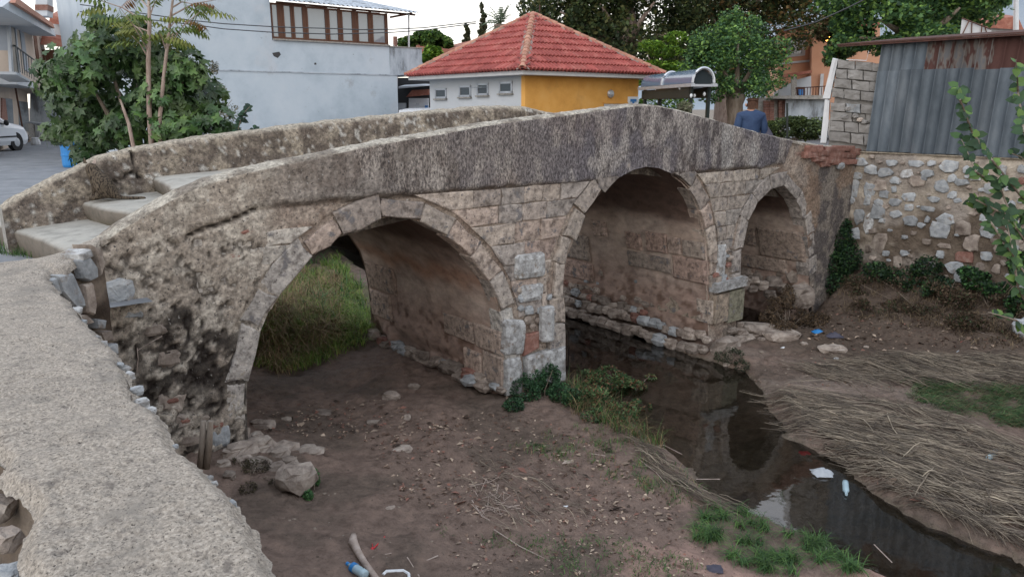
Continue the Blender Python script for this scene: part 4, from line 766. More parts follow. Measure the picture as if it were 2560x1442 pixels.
def flat_stone(parent, s, z, hw, hh, m, seed, jag=.24, name='wall_stone'):
    r = np.random.RandomState(seed); n_ = 8; a_ = np.sort(np.linspace(0, 2*math.pi, n_, endpoint=False)+r.uniform(-.3, .3, n_)); rr = 1+r.uniform(-jag, jag*.6, n_)
    sx = np.sign(np.cos(a_))*np.abs(np.cos(a_))**.75*hw*rr; sy = np.sign(np.sin(a_))*np.abs(np.sin(a_))**.75*hh*rr
    o0 = r.uniform(.012, .03)+.012; tx, ty = r.uniform(-.08, .08, 2)
    lay = [(1., -.06), (1., o0*.55), (.86, o0), ]; vs = []
    for k_, oo in lay:
        for x, y in zip(sx, sy): vs.append(PW+MD*(s+x*k_)+NW*(oo+(tx*x+ty*y)*(k_ < 1)+(r.uniform(-.004, .006) if k_ < 1 else 0))+ZU*(z+y*k_))
    vs.append(PW+MD*s+NW*(o0+.006)+ZU*z); fs = []
    for L in range(2): fs += [(L*n_+i, L*n_+(i+1) % n_, (L+1)*n_+(i+1) % n_, (L+1)*n_+i) for i in range(n_)]
    fs += [(2*n_+i, 2*n_+(i+1) % n_, 3*n_) for i in range(n_)]
    return mk(name, vs, fs, m, parent)
used = []
for i, (x, y, w_, h_) in enumerate(stones):
    px, py = 2160+x*z2, 380+y*z2; s, z = onwall(px, py); s2, z2_ = onwall(px+w_*z2, py-h_*z2)
    m = M['marble'] if i in (13, 14, 6, 31) else M['redstone'] if i in (55, 44) else M['tanstone'] if (i in (9, 41, 34, 39, 38, 50, 57) or (y > 740 and r6.rand() < .5)) else M['greystone']
    flat_stone(rw, s, z, abs(s2-s)*1.18, abs(z2_-z)*1.2, m, 100+i); used.append((s, z, abs(s2-s)*1.1))
for (px, py, w_, h_) in ((2135, 470, 16, 22), (2150, 540, 18, 20), (2140, 585, 16, 16), (2128, 500, 12, 10), (2148, 405, 22, 9), (2145, 440, 14, 10)):
    s, z = onwall(px, py); s2, zb = onwall(px+w_, py-h_); flat_stone(rw, s, z, abs(s2-s), abs(zb-z), M['greystone'] if py < 600 else M['tanstone'], int(px+py)); used.append((s, z, abs(s2-s)))
k = 0
while k < 420:
    s, z = r6.uniform(.05, 6.3), r6.uniform(-1.3, .74); hw = r6.uniform(.022, .075) if s < 2.6 else r6.uniform(.05, .13)
    if all(math.hypot(s-a_, z-b_) > (hw+c_)*.80 for a_, b_, c_ in used): flat_stone(rw, s, z, hw, hw*.7, M['tanstone'] if r6.rand() < .6 else M['greystone'], 400+k); used.append((s, z, hw))
    k += 1

# ---------------------------------------------------------------- shed of grey blocks and metal sheets on the wall
shed = thing('metal_shed', PW+MD*2+ZU*.8, 'shed clad in grey and rust-stained corrugated sheets standing on the retaining wall', 'shed')
zt = onpl(2190, 105, PW, NW)[2]; zmid = onpl(2190, 186, PW, NW)[2]; zb = .80
s0 = onwall(2168, 385)[0]; sw = .345
def corr(s_a, s_b, z0, z1, o0, name, m, skew=0., dent=0, jb=0.):
    """one sheet: trapezoid ribs"""
    n_ = 10; W_ = s_b-s_a; prof = []
    for (f_, d) in ((0, .036), (.035, .036), (.045, 0), (.47, 0), (.48, .036), (.52, .036), (.53, 0), (.955, 0), (.965, .034), (1.0, .034)): prof.append((s_a+W_*f_, o0+d))
    zr = np.linspace(0, 1, 9); vs = []
    for t in zr:
        for i, (s, o) in enumerate(prof):
            vs.append(PW+MD*(s+skew*t)+NW*(o+dent*math.sin(t*9+s*14)*.5)+ZU*(z0+jb*math.sin(s*7)+(z1-z0)*t))
    return mk(name, vs, grid_faces(9, n_), m, shed)
i = 0; s = s0
while s < 6.3:
    corr(s, s+sw+.012, zb+.01+r6.uniform(0, .012), zmid+.02+r6.uniform(-.01, .01)+(.03 if i < 4 else 0), .012+.004*(i % 2), 'metal_sheet', M['sheet'], .035, .008)
    corr(s+.03, s+.03+sw+.012, zmid-.02, zt-.02, -.012-.004*(i % 2), 'upper_sheet', M['sheet'] if i < 2 else M['rustsheet'], .02, .006)
    s += sw; i += 1
rp_ = [W3(0, 0, 0)]
b = MB(); b.box(PW+MD*(-.42)+NW*.16+ZU*(zt-.03), MD*7, -NW*2.6-ZU*-.25, ZU*.022); b.build('roof_sheet', M['rust'], shed)
b = MB(); b.box(PW+MD*(-.40)+NW*.15+ZU*(zt-.055), MD*7, -NW*.04, ZU*.025); b.build('roof_edge', M['rust'], shed)
b = MB(); b.box(PW+MD*(s0+.05)-NW*2.4+ZU*zb, MD*6, NW*2.3, ZU*(zt-zb-.08)); b.build('shed_interior_wall', M['block'], shed)
# the block pier at the corner
s1, zz1 = onwall(2165, 385); XB = PW+MD*(s1-.02)-NW*.02
bp = thing('block_wall', XB-A*.3+ZU*.8, 'stacked grey concrete block pier with a whitewashed end beside the metal shed', 'wall')
PB = PW+MD*(s1+.01)-NW*.04
# build blocks straight in the plane facing the viewer, courses leaning as photographed
def pbp(px, py, back=0.): X = onpl(px, py, PB, dirv(-155)); return X-dirv(-155)*back*1.0
DB = -dirv(-155)
rows_y = [(148, 158), (172, 181), (196, 206), (219, 232), (244, 256)]
rows2 = [(256, 262), (278, 286), (302, 310), (328, 336), (352, 366)]
def lerp(a_, b_, t): return a_+(b_-a_)*t
def xl(y): return float(np.interp(y, [145, 248, 300, 360], [2096, 2076, 2074, 2070]))
def xr(y): return float(np.interp(y, [150, 380], [2206, 2176]))
def blk(x0, x1, ya, yb, yc, yd, m, back=.22, name='block', proud=0):
    q = [pbp(x0+.4, yc-.6), pbp(x1-.4, yd-.6), pbp(x1-.4, yb+.6), pbp(x0+.4, ya+.6)]
    vstone(name, [p-DB*proud for p in q], DB*back, m, bp, int(x0*3+ya), .95)
for rset, cutA, cutB in ((rows_y, (0, .40, .78, 1.), (0, .26, .62, 1.)), (rows2, (0, .34, .66, 1), (0, .5, .8, 1))):
    for k in range(len(rset)-1):
        (ya, yb), (yc, yd) = rset[k], rset[k+1]; cu = cutA if k % 2 == 0 else cutB
        for j in range(len(cu)-1):
            t0, t1 = cu[j], cu[j+1]; xm = (ya+yc)/2; X0, X1 = lerp(xl(xm), xr(xm), t0), lerp(xl(xm), xr(xm), t1)
            special = rset is rows2 and k == 0 and j == 1
            blk(X0, X1, lerp(ya, yb, t0), lerp(ya, yb, t1), lerp(yc, yd, t0), lerp(yc, yd, t1), M['greystone'] if special else M['block'], proud=(.02 if special else (-.03 if rset is rows2 and k == 1 and j else 0)))
# whitewashed end, running away from the viewer
for (ya, yb, xa, xb_, xc, xd) in ((147, 248, 2096, 2075, 2082, 2057), (250, 360, 2074, 2066, 2062, 2051)):
    q = [pbp(xd, yb-1), pbp(xb_, yb), pbp(xa, ya+1), pbp(xc, ya-2)]; vstone('whitewashed_end', q, DB*.22, M['white'], bp, ya, .96)
b = MB(); a0, a1 = pbp(2098, 160), pbp(2164, 162); b.prism([pbp(2098, 158, .05), pbp(2200, 168, .05), pbp(2178, 378, .05), pbp(2070, 368, .05)], DB*.14); b.build('wall_core', M['block'], bp)
b = MB(); b.tube([pbp(2172, 128, -.02), pbp(2166, 152, -.02), pbp(2116, 150, -.02)], .008, 5); b.build('thin_pipe', M['alu'], bp)
for i, (x, y) in enumerate(((2150, 300), (2120, 272), (2112, 292), (2138, 290), (2160, 305))): rock('loose_rubble', pbp(x, y, -.02), .05, M['block'] if i else M['tanstone'], bp, (1, 1, .7), 700+i)
# red brick rubble that joins the bridge end to the block pier
jb = thing('brick_rubble_pier', onpl(2090, 400, W3(0, -.08, 0), NF)-ZU*.2, 'crumbling red brick and rubble between the bridge end and the block pier', 'masonry')
for i, (x, y, w_, h_) in enumerate(((2040, 372, 20, 9), (2030, 388, 16, 8), (2062, 384, 18, 9), (2090, 375, 22, 8), (2118, 372, 22, 7), (2095, 390, 26, 9), (2122, 388, 20, 8), (2050, 398, 16, 7), (2078, 402, 16, 8), (2104, 405, 22, 8), (2128, 404, 14, 7), (2066, 412, 12, 6), (2140, 380, 14, 9))):
    q = [onpl(x-w_, y+h_, W3(0, -.06, 0), NF), onpl(x+w_, y+h_, W3(0, -.06, 0), NF), onpl(x+w_, y-h_, W3(0, -.06, 0), NF), onpl(x-w_, y-h_, W3(0, -.06, 0), NF)]; vstone('brick', q, N*.2, M['redstone'], jb, 60+i)
X = onpl(2100, 415, W3(0, -.06, 0), NF); rock('bare_stone', X, .07, M['greystone'], jb, (1.1, 1, .8), 5)
# ---------------------------------------------------------------- white two-storey building behind the bridge
PH = aty(995, 250, 24.)
def hw(px, py, back=0.): X = onpl(px, py, PH-NF*back, NF); return X
zg = 0.
def zof(px, py): return hw(px, py)[2]
wh = thing('white_building', hw(640, 300)*[1, 1, 0], 'two-storey building with blue-white stained plaster and a brown wooden window band', 'building')
def sof(px): return float((hw(px, 200)-PH)@A)
sL, sW, sR, sR2 = sof(292), sof(688), sof(993), sof(1056)
zband, zsill, ztop, zpar, zund = zof(995, 190), zof(832, 106), zof(690, -75), zof(1030, 121), zof(1025, 189)
ND = -NF                                                              # into the building
def hb(s0, s1, z0, z1, d0, d1): return PH*[1, 1, 0]+A*s0+ZU*z0+ND*d0, A*(s1-s0), ND*(d1-d0), ZU*(z1-z0)
b = MB(); b.box(*hb(sL, sR, 0, zband, 0, 9)); b.build('lower_wall', M['whitewall'], wh)
b = MB(); b.box(*hb(sL, sR-.02, zband, zband+.035, -.02, 9)); b.build('storey_ledge', M['dirtywall'], wh)
b = MB(); b.box(*hb(sL, sW, zband+.035, ztop, .003, 9)); b.box(*hb(sW, sof(976), zband+.035, zsill-.03, .004, 9)); b.build('upper_wall', M['whitewall'], wh)
b = MB(); b.box(*hb(sof(976), sR2, zund, zpar, -.01, 6)); b.build('stained_parapet', M['dirtywall'], wh)
b = MB(); b.box(*hb(sof(976), sR2+.03, zpar, zpar+.03, -.04, 6)); b.build('parapet_cap', M['coping'], wh)
b = MB(); b.box(*hb(sof(690), sof(977), zsill-.03, zsill+.01, -.06, .3)); b.build('window_sill', M['coping'], wh)
band = MB(); zt_l = zof(690, 5); zt_r = zof(973, 34)
def ztb(s): return zt_l+(zt_r-zt_l)*(s-sW)/(sof(973)-sW)
fr_px = [(690, 711), (719, 743), (744, 772), (777, 827), (830, 858), (862, 893), (901, 932), (937, 973)]
for i, (xa, xb) in enumerate(fr_px):
    f = MB(); a0, a1 = sof(xa), sof(xb); h0, h1 = zsill+.02, ztb((a0+a1)/2)-.02; w_ = .05
    for q in ((a0, a0+w_, h0, h1), (a1-w_, a1, h0, h1), (a0+w_, a1-w_, h0, h0+w_), (a0+w_, a1-w_, h1-w_, h1)): f.box(*hb(q[0], q[1], q[2], q[3], .05, .11))
    fo = f.build('window', M['wood'], wh, loc=LOC[wh.name])
    p_ = MB(); p_.box(*hb(a0+w_, a1-w_, h0+w_, h1-w_, .08, .09)); p_.build('pane', M['glass'], fo, loc=LOC[wh.name])
f = MB()
for xa, xb in zip([688]+[q[1] for q in fr_px], [q[0] for q in fr_px]+[977]):
    if sof(xb)-sof(xa) > .01: f.box(*hb(sof(xa), sof(xb), zsill+.01, ztb(sof(xa))-.0, .06, .16))
f.box(*hb(sof(688), sof(977), zsill+.0, zsill+.02, .03, .16)); f.build('window_posts', M['wood'], wh)
b = MB(); b.box(*hb(sof(690), sof(975), zsill, zt_l, .5, .52)); b.build('curtain', M['offwhite'], wh)
# corrugated roof sheet, ribs running down the slope
n_ = 120; vs = []
for i in range(n_+1):
    s = sof(686)+(sof(1041)-sof(686))*i/n_; zz_ = zof(686, 0)+(zof(1041, 33)-zof(686, 0))*i/n_
    for dd, up_ in ((-.28, -.02), (6, 1.2)):
        vs.append(PH*[1, 1, 0]+A*s+ND*dd+ZU*(zz_+up_+.025*math.sin(i*math.pi/1.9)))
mk('roof_sheet', vs, grid_faces(n_+1, 2), M['dirtywall'], wh)
b = MB(); 
for (xa, ya, xb, yb) in ((690, 6, 1038, 38), (975, 44, 1030, 34)): b.tube([hw(xa, ya), hw(xb, yb, .05)], .03, 4)
b.build('roof_rafter', M['wood'], wh)
b = MB(); b.tube([hw(1022, 121), hw(1022, 36)], .03, 6); b.build('roof_post', M['alu'], wh)
b = MB(); b.tube([hw(713, 315, .03), hw(714, 178, .03), hw(716, 150, .03), hw(690, 138, .03), hw(688, 131, .05)], .02, 5); b.build('drain_pipe', M['whitewall'], wh)
b = MB(); b.tube([hw(983, 112, .04), hw(988, 125, .04), hw(990, 180, .04), hw(993, 190, .05), hw(992, 285, .05)], .02, 5); b.build('downpipe', M['alu'], wh)
b = MB(); b.prism([hw(680, 133, .012), hw(698, 130, .012), hw(702, 137, .012), hw(694, 146, .012), hw(684, 141, .012)], NF*.01); b.build('broken_hole', M['wire'], wh); b = MB(); b.prism([hw(785, 158, .012), hw(790, 157, .012), hw(791, 162, .012), hw(786, 163, .012)], NF*.01); b.build('broken_hole', M['wire'], wh)
# ---------------------------------------------------------------- hip-roofed toilet house
CO = aty(1313, 187, 19.); CO0 = CO*[1, 1, 0]; ze = CO[2]
def th(a_, n__, z): return CO0+A*a_+N*n__+ZU*z
wA = float((onpl(1597, 200, CO, NF)-CO)@A)
qN = None
for L in np.arange(2, 7, .01):
    X = CO+N*L; px = projA(X[None])[0][0]
    if px <= 1074: break
wN = L
to = thing('hip_roofed_hut', th(wA/2, wN/2, 0), 'small public toilet hut with red tiled hip roof, ochre front and white side', 'building')
b = MB(); b.box(th(0, 0, 0), A*wA, N*.15, ZU*(ze-.02)); b.build('ochre_wall', M['yellow'], to)
b = MB(); b.box(th(0, .15, 0), A*.15, N*(wN-.15), ZU*(ze-.02)); b.box(th(.15, wN-.15, 0), A*(wA-.15), N*.15, ZU*(ze-.02)); b.box(th(wA-.15, .15, 0), A*.15, N*(wN-.3), ZU*(ze-.02)); b.build('white_wall', M['offwhite'], to)
ov = .48
b = MB(); b.box(th(-ov+.05, -ov+.05, ze-.02), A*(wA+2*ov-.1), N*(wN+2*ov-.1), ZU*.10); b.build('eaves_board', M['white'], to)
# windows on the white side (px left, right, top, bottom)
PS = CO; NS = np.array([N[1], -N[0], 0.]); NS = NS if NS@(-A) > 0 else -NS
def onside(px, py): X = onpl(px, py, PS, NS); return float((X-PS)@N), float(X[2])
for (xa, xb, ya, yb) in ((1089, 1117, 221, 247), (1149, 1178, 214, 243), (1194, 1222, 208, 239), (1249, 1282, 204, 234)):
    n0, z1 = onside(xb, ya); n1, z0 = onside(xa, yb); f = MB(); w_ = .05
    for q in ((n0, n0+w_, z0, z1), (n1-w_, n1, z0, z1), (n0, n1, z0, z0+w_), (n0, n1, z1-w_, z1)): f.box(th(-.03, q[0], q[2]), A*.06, N*(q[1]-q[0]), ZU*(q[3]-q[2]))
    fo = f.build('window', M['alu'], to); g_ = MB(); g_.box(th(-.012, n0+w_, z0+w_), A*.01, N*(n1-n0-2*w_), ZU*(z1-z0-2*w_)); g_.build('pane', M['darkglass'], fo, loc=LOC[to.name])
    if xa == 1194: g_ = MB(); g_.box(th(-.2, n0+.02, z1-.12), A*.2, N*(n1-n0-.04), ZU*.02+A*-.03); g_.build('tilted_pane', M['glass'], fo, loc=LOC[to.name])
    s_ = MB(); s_.box(th(-.07, n0-.03, z0-.04), A*.1, N*(n1-n0+.06), ZU*.035); s_.build('sill', M['coping'], fo, loc=LOC[to.name])
def onfr(px, py): X = onpl(px, py, CO, NF); return float((X-CO)@A), float(X[2])
a0, z1 = onfr(1525, 235); b = MB(); b.lathe(th(a0, -.0, z1), [(.11, 0), (.115, .03), (.09, .07), (.03, .09)], 12, -N); b.build('bulkhead_lamp', M['alu'], to)
a0, z1 = onfr(1510, 258); a1, _ = onfr(1566, 260); b = MB(); b.box(th(a0, -.012, .02), A*(a1-a0), N*.02, ZU*(z1-.04)); b.build('door', M['white'], to)
b = MB(); b.box(th(a0-.04, -.03, z1-.02), A*(a1-a0+.08), N*.04, ZU*.05); b.build('door_lintel', M['yellow'], to)
a0, z1 = onfr(1569, 242); a1, z0 = onfr(1593, 272); b = MB(); b.box(th(a0, -.03, z1-.62), A*(a1-a0), N*.025, ZU*.62); sg = b.build('toilet_sign', M['signwhite'], to)
cxs = (a0+a1)/2; ws_ = (a1-a0); b = MB(); b.box(th(cxs-ws_*.30, -.04, z1-.14), A*ws_*.6, N*.01, ZU*.075); b.box(th(cxs-ws_*.10, -.04, z1-.42), A*ws_*.2, N*.01, ZU*.282); b.build('letter', M['signblue'], sg, loc=LOC[to.name])
# roof: pyramid hip, tiles laid one by one on the two visible slopes
apx = th(wA/2, wN/2, 0)
for zz_ in np.arange(3, 5.5, .01):
    if projA((apx+ZU*zz_)[None])[1][0] <= 40: break
za = zz_; ze2 = ze+.08; cor = [th(-ov, -ov, ze2), th(wA+ov, -ov, ze2), th(wA+ov, wN+ov, ze2), th(-ov, wN+ov, ze2)]; ap = apx+ZU*za
roof = mk('roof', [cor[0]-ZU*.0, cor[1], cor[2], cor[3], ap-ZU*.02], [(0, 1, 4), (1, 2, 4), (2, 3, 4), (3, 0, 4), (3, 2, 1, 0)], M['tile'], to)
def tile_mesh(w_, l_):
    prof = [(0, .0), (.10, .035), (.22, .042), (.34, .035), (.44, .0), (.5, -.003), (.60, .032), (.72, .042), (.84, .032), (.95, .0), (1.0, .0)]; vs = []
    for t, h in ((0, .048), (1, .008)):
        for f_, d in prof: vs.append([f_*w_, t*l_, d+h])
    n_ = len(prof); vs += [[f_*w_, 0, d-.008] for f_, d in prof]
    fs = [(i, i+1, n_+i+1, n_+i) for i in range(n_-1)]+[(2*n_+i, 2*n_+i+1, i+1, i) for i in range(n_-1)]
    me = bpy.data.meshes.new('roof_tile'); me.from_pydata(vs, [], fs); me.update(); me.materials.append(M['tile']); return me
def tile_slope(c0, c1, rows, per):
    e = c1-c0; Lw = np.linalg.norm(e); ex = e/Lw; mid = (c0+c1)/2; up_ = ap-mid; Ls = np.linalg.norm(up_); ey = up_/Ls; ez = np.cross(ex, ey)
    if ez[2] < 0: ez = -ez
    l_ = Ls/rows; w_ = Lw/per; me = tile_mesh(w_, l_*1.12); Rm = Matrix(((ex[0], ey[0], ez[0]), (ex[1], ey[1], ez[1]), (ex[2], ey[2], ez[2]))); eu = Rm.to_euler()
    for r in range(rows):
        half = Lw/2*(1-(r+.35)/rows); k0 = math.floor(-half/w_+(.0)); k1 = math.ceil(half/w_)
        for k in range(k0, k1):
            x0 = max(k*w_, -half-.02); 
            if (k+1)*w_ > half+.10 or k*w_ < -half-.10: 
                if (k+.5)*w_ > half or (k+.5)*w_ < -half: continue
            p = mid+ex*(k*w_)+ey*(r*l_-.03)+ez*(.012+random.uniform(0, .006)); o = inst(me, 'roof_tile', roof, p); o.rotation_euler = eu
tile_slope(cor[0], cor[1], 9, 20)
tile_slope(cor[3], cor[0], 9, 20)
mb = MB(); hm = []
for ci in range(4):
    c_ = cor[ci]; d = ap-c_; L_ = np.linalg.norm(d); d = d/L_; sd = np.cross(d, ZU); sd /= np.linalg.norm(sd); up_ = np.cross(sd, d); n_ = 17
    m2 = MB(); nn_ = 40
    pts = [(c_+d*(L_*t), 1) for t in np.linspace(0, 1, nn_)]
    ring = []
    for j, (p, _) in enumerate(pts):
        for k in range(6): a_ = math.pi*k/5; ring.append(p+sd*math.cos(a_)*(.15+random.uniform(-.02, .02))+up_*(math.sin(a_)*.055+.0))
    m2.add(ring, [(j*6+k, (j+1)*6+k, (j+1)*6+k+1, j*6+k+1) for j in range(nn_-1) for k in range(5)]); m2.build('hip_mortar', M['ridgemortar'], roof, loc=LOC[to.name])
    if ci == 2: continue
    vs = []; lt_ = L_/n_*1.15
    for t, r_ in ((0, .095), (1, .078)):
        for k in range(7): a_ = math.pi*k/6; vs.append([math.cos(a_)*r_, t*lt_, math.sin(a_)*r_])
    for k in range(7): a_ = math.pi*k/6; vs.append([math.cos(a_)*.078, 0, math.sin(a_)*.078])
    me = bpy.data.meshes.new('ridge_tile'); me.from_pydata(vs, [], [(k, k+1, 7+k+1, 7+k) for k in range(6)]+[(14+k, 14+k+1, k+1, k) for k in range(6)]); me.update(); me.materials.append(M['ridge'])
    Rm = Matrix(((sd[0], d[0], up_[0]), (sd[1], d[1], up_[1]), (sd[2], d[2], up_[2]))).to_euler()
    for j in range(n_): o = inst(me, 'ridge_tile', roof, c_+d*(L_*j/n_)+up_*(.03+.008*random.random())+sd*random.uniform(-.008, .008)); o.rotation_euler = Rm
b = MB(); b.tube([ap-ZU*.05+A*.25, ap+ZU*.30+A*.25], .02, 5); b.build('vent_pipe', M['rust'], to)
# ---------------------------------------------------------------- barrel-canopied shelter
E0 = aty(1732, 211, 16.4); ex_, ey_ = -dirv(-118.0)*-1, None
SA = dirv(81); SN = dirv(-9)                                           # along the arch end / away to the left
sh = thing('bus_shelter', (E0+SN*2)*[1, 1, 0], 'open shelter with dark steel posts and a curved tinted canopy', 'shelter')
def sp_(a_, n__, z): return (E0+SA*a_+SN*n__)*[1, 1, 0]+ZU*z
zs = E0[2]
for L in np.arange(.3, 3, .01):
    if projA((E0+SA*L)[None])[0][0] >= 1784: break
wa = L; Ls = 3.45; rise = .30
def arcp(t, r=1.): a_ = math.pi*t; return wa/2-math.cos(a_)*wa/2*r, zs+math.sin(a_)*rise*r
vs = []
for j in range(2):
    for t in np.linspace(0, 1, 13): a_, z_ = arcp(t); vs.append(sp_(a_, j*Ls, z_+.03))
mk('canopy', vs, grid_faces(2, 13), M['blueglass'], sh)
for n_ in (0, 1.9):
    b = MB(); b.tube([sp_(*[arcp(t, 1.03)[0]], n_, arcp(t, 1.03)[1]+.03) for t in np.linspace(0, 1, 13)], .03, 5); b.build('canopy_rib', M['alu'], sh)
b = MB(); b.box(sp_(-.06, -.05, zs-.05), SA*.09, SN*(Ls+.1), ZU*.07); b.build('gutter_rail', M['alu'], sh)
b = MB(); b.box(sp_(wa-.03, -.05, zs-.05), SA*.09, SN*(Ls+.1), ZU*.07); b.build('gutter_rail', M['alu'], sh)
b = MB(); b.box(sp_(-.02, -.04, zs-.05), SA*(wa+.10), SN*.05, ZU*.05); b.build('end_rail', M['alu'], sh)
b = MB(); vs = [sp_(arcp(t, .97)[0], .06, arcp(t, .97)[1]) for t in np.linspace(0, 1, 13)]; mk('canopy_end', vs, [tuple(range(13))], M['darkglass'], sh)
b = MB(); b.box(sp_(0, .1, zs-.28), SA*.05, SN*(Ls-.2), ZU*.22); b.box(sp_(wa-.05, .1, zs-.28), SA*.05, SN*(Ls-.2), ZU*.22); b.build('beam', M['darkmetal'], sh)
for a_, n_ in ((0, .12), (wa-.07, .12), (0, Ls-.3), (wa-.07, Ls-.3)):
    b = MB(); b.box(sp_(a_, n_, 0), SA*.07, SN*.07, ZU*(zs-.03)); b.build('post', M['darkmetal'], sh)
for (x, y) in ((1640, 223), (1700, 221), (1728, 241), (1736, 241), (1761, 237)):
    X = onpl(x, y, E0+SN*0, np.array([SN[1], -SN[0], 0])) if x < 1735 else aty(x, y, 16.6)
    b = MB(); b.lathe(X, [(.015, -.03), (.03, 0), (.03, .03), (.015, .05)], 8); b.build('spot_lamp', M['signwhite'], sh)
# ---------------------------------------------------------------- orange house far right
YO = 36.
def oh(px, py, Y=YO): return aty(px, py, Y)
or_ = thing('orange_house', oh(2050, 240)*[1, 1, 0], 'two-storey orange house with barred window and a pale string course', 'house')
def oslab(x0, y0, x1, y1, x1b, Y, dep, name, m, par=None):
    q = [oh(x0, y1, Y), oh(x1, y1, Y), oh(x1b, y0, Y), oh(x0, y0, Y)]; b = MB(); b.prism(q, np.array([.25, .97, 0])*dep); return b.build(name, m, par or or_, loc=LOC[or_.name])
def oquad(pts, dep, name, m, par=None, Y=YO): b = MB(); b.prism([oh(x, y, Y) for x, y in pts], np.array([.25, .97, 0])*dep); return b.build(name, m, par or or_, loc=LOC[or_.name])
oquad([(1945, 300), (2042, 300), (2042, 70), (1945, 84)], 8, 'left_wall', M['orange'])
oquad([(2025, 300), (2200, 300), (2200, 60), (2042, 70), (2030, 120)], 7, 'right_wall', M['orange'], Y=YO-.8)
oquad([(1950, 162), (2025, 155), (2025, 150), (1950, 157)], .08, 'string_course', M['offwhite'], Y=YO-.1)
f = oquad([(1967, 144), (2013, 139), (2015, 96), (1971, 102)], .06, 'window', M['offwhite'], Y=YO-.08)
oquad([(1973, 137), (2007, 133), (2009, 102), (1975, 107)], .03, 'pane', M['glass'], f, Y=YO-.12)
b = MB()
for i in range(9): x = 1975+i*3.8; b.tube([oh(x, 136-i*.4, YO-.2), oh(x+1, 107-i*.5, YO-.2)], .012, 4)
b.tube([oh(1975, 122, YO-.2), oh(2008, 118, YO-.2)], .015, 4); b.build('window_bars', M['signwhite'], f, loc=LOC[or_.name])
oquad([(1940, 84), (2046, 70), (2200, 62), (2200, 48), (2060, 50), (1940, 74)], .5, 'roof', M['oldroof'], Y=YO-1.4)
oquad([(1958, 196), (2030, 182), (2030, 176), (1958, 186)], 1.2, 'porch_roof', M['oldroof'], Y=YO-2.2)
oquad([(1979, 245), (1992, 245), (1992, 190), (1979, 192)], .3, 'porch_pillar', M['mortar'] and M['coping'], Y=YO-2.4)
oquad([(1935, 245), (2028, 245), (2028, 190), (1990, 200), (1935, 232)], .2, 'porch_wall', M['offwhite'], Y=YO-1.6)
oquad([(1992, 243), (2012, 243), (2012, 218), (1992, 218)], .1, 'doorway', M['wood'], Y=YO-1.9)
oquad([(1996, 238), (2008, 238), (2008, 224), (1996, 224)], .05, 'notice_board', M['signblue'], Y=YO-2.0)
oquad([(2048, 240), (2056, 240), (2060, 185), (2052, 185)], .1, 'window', M['white'], Y=YO-1.0)
b = MB()
for x in range(1990, 2066, 7): b.tube([oh(x, 243, YO-3), oh(x+1, 219, YO-3)], .015, 4)
b.tube([oh(1988, 221, YO-3), oh(2066, 216, YO-3)], .02, 4); b.build('railing', M['rust'], or_)
lp_ = thing('wall_lamp', oh(2069, 98, YO-3), 'small lit orange wall lamp on the orange house among the leaves', 'lamp')
b = MB(); b.lathe(oh(2069, 103, YO-3), [(.05, 0), (.10, .03), (.12, .12), (.08, .2), (.02, .24)], 10); b.build('lit_globe', M['lamp'], lp_)
b = MB(); b.tube([oh(2069, 100, YO-2.9), oh(2071, 100, YO-1.)], .02, 4); b.build('bracket', M['rust'], lp_)
# ---------------------------------------------------------------- low walls behind the bridge's far end
cwl = thing('concrete_yard_wall', aty(2000, 300, 21)*[1, 1, 0], 'mossy concrete yard wall with a flat ledge on top', 'wall')
b = MB(); b.prism([aty(1962, 345, 21), aty(2070, 345, 21), aty(2072, 246, 21), aty(1964, 246, 21)], np.array([.2, 1, 0])*.3); b.build('wall_panel', M['dirtywall'], cwl)
b = MB(); b.prism([aty(1930, 247, 20.8), aty(2075, 249, 20.8), aty(2078, 238, 20.8), aty(1932, 240, 20.8)], np.array([.2, 1, 0])*.6); b.build('ledge', M['coping'], cwl)
b = MB(); b.box(aty(1890, 345, 21.2), np.array([.01, 0, 0])+aty(1964, 345, 21.2)-aty(1890, 345, 21.2), np.array([0, .2, 0]), ZU*1.1); b.build('wall_core', M['coping'], cwl)
for x0, x1 in ((1911, 1936), (1947, 1966)):
    for r in range(12):
        for c_ in range(2):
            xa = x0+(x1-x0)*c_/2; xb = x0+(x1-x0)*(c_+1)/2-.8; ya = 252+r*4.2; q = [aty(xa, ya+3.5, 21.1), aty(xb, ya+3.5, 21.1), aty(xb, ya, 21.1), aty(xa, ya, 21.1)]; bb = MB(); bb.prism(q, np.array([0, 1, 0])*.12); bb.build('brick', M['redstone'], cwl)
# ---------------------------------------------------------------- left-hand houses
YL = 27.; LC = aty(14, 22, YL)
DL = dirv(-27); DLx = dirv(-117)
lh = thing('balcony_house', LC*[1, 1, 0]+DL*3, 'grey and beige house with a balcony and steep overhanging eaves at the left edge', 'house')
def onl(px, py, off=0.):                      # the street wall of that house
    nn = np.array([DL[1], -DL[0], 0.]); return onpl(px, py, LC+nn*off, nn)
nnL = np.array([DL[1], -DL[0], 0.])
def lquad(pts, dep, name, m, off=0., par=None):
    b = MB(); b.prism([onl(x, y, off) for x, y in pts], -nnL*dep); return b.build(name, m, par or lh, loc=LOC[lh.name])
lquad([(38, 192), (130, 192+44), (105, 75), (14, 22)], 3.2, 'upper_storey', M['beige'])
Xc = onl(14, 22); Xd = onl(39, 193)
b = MB(); b.box(np.array([Xd[0], Xd[1], Xd[2]])-nnL*.002-DL*.01, -nnL*4, DL*.2, ZU*(Xc[2]-Xd[2]+2.0)); b.build('end_wall', M['bluegrey'], lh)
b = MB(); b.box(np.array([Xd[0], Xd[1], Xd[2]-.25])-DL*.05+nnL*.02, -nnL*4, DL*6, ZU*.25); b.build('floor_slab', M['offwhite'], lh)
lquad([(-90, 420), (74, 350), (66, 190), (-40, 170)], 3, 'ground_storey', M['beige'], off=-.9)
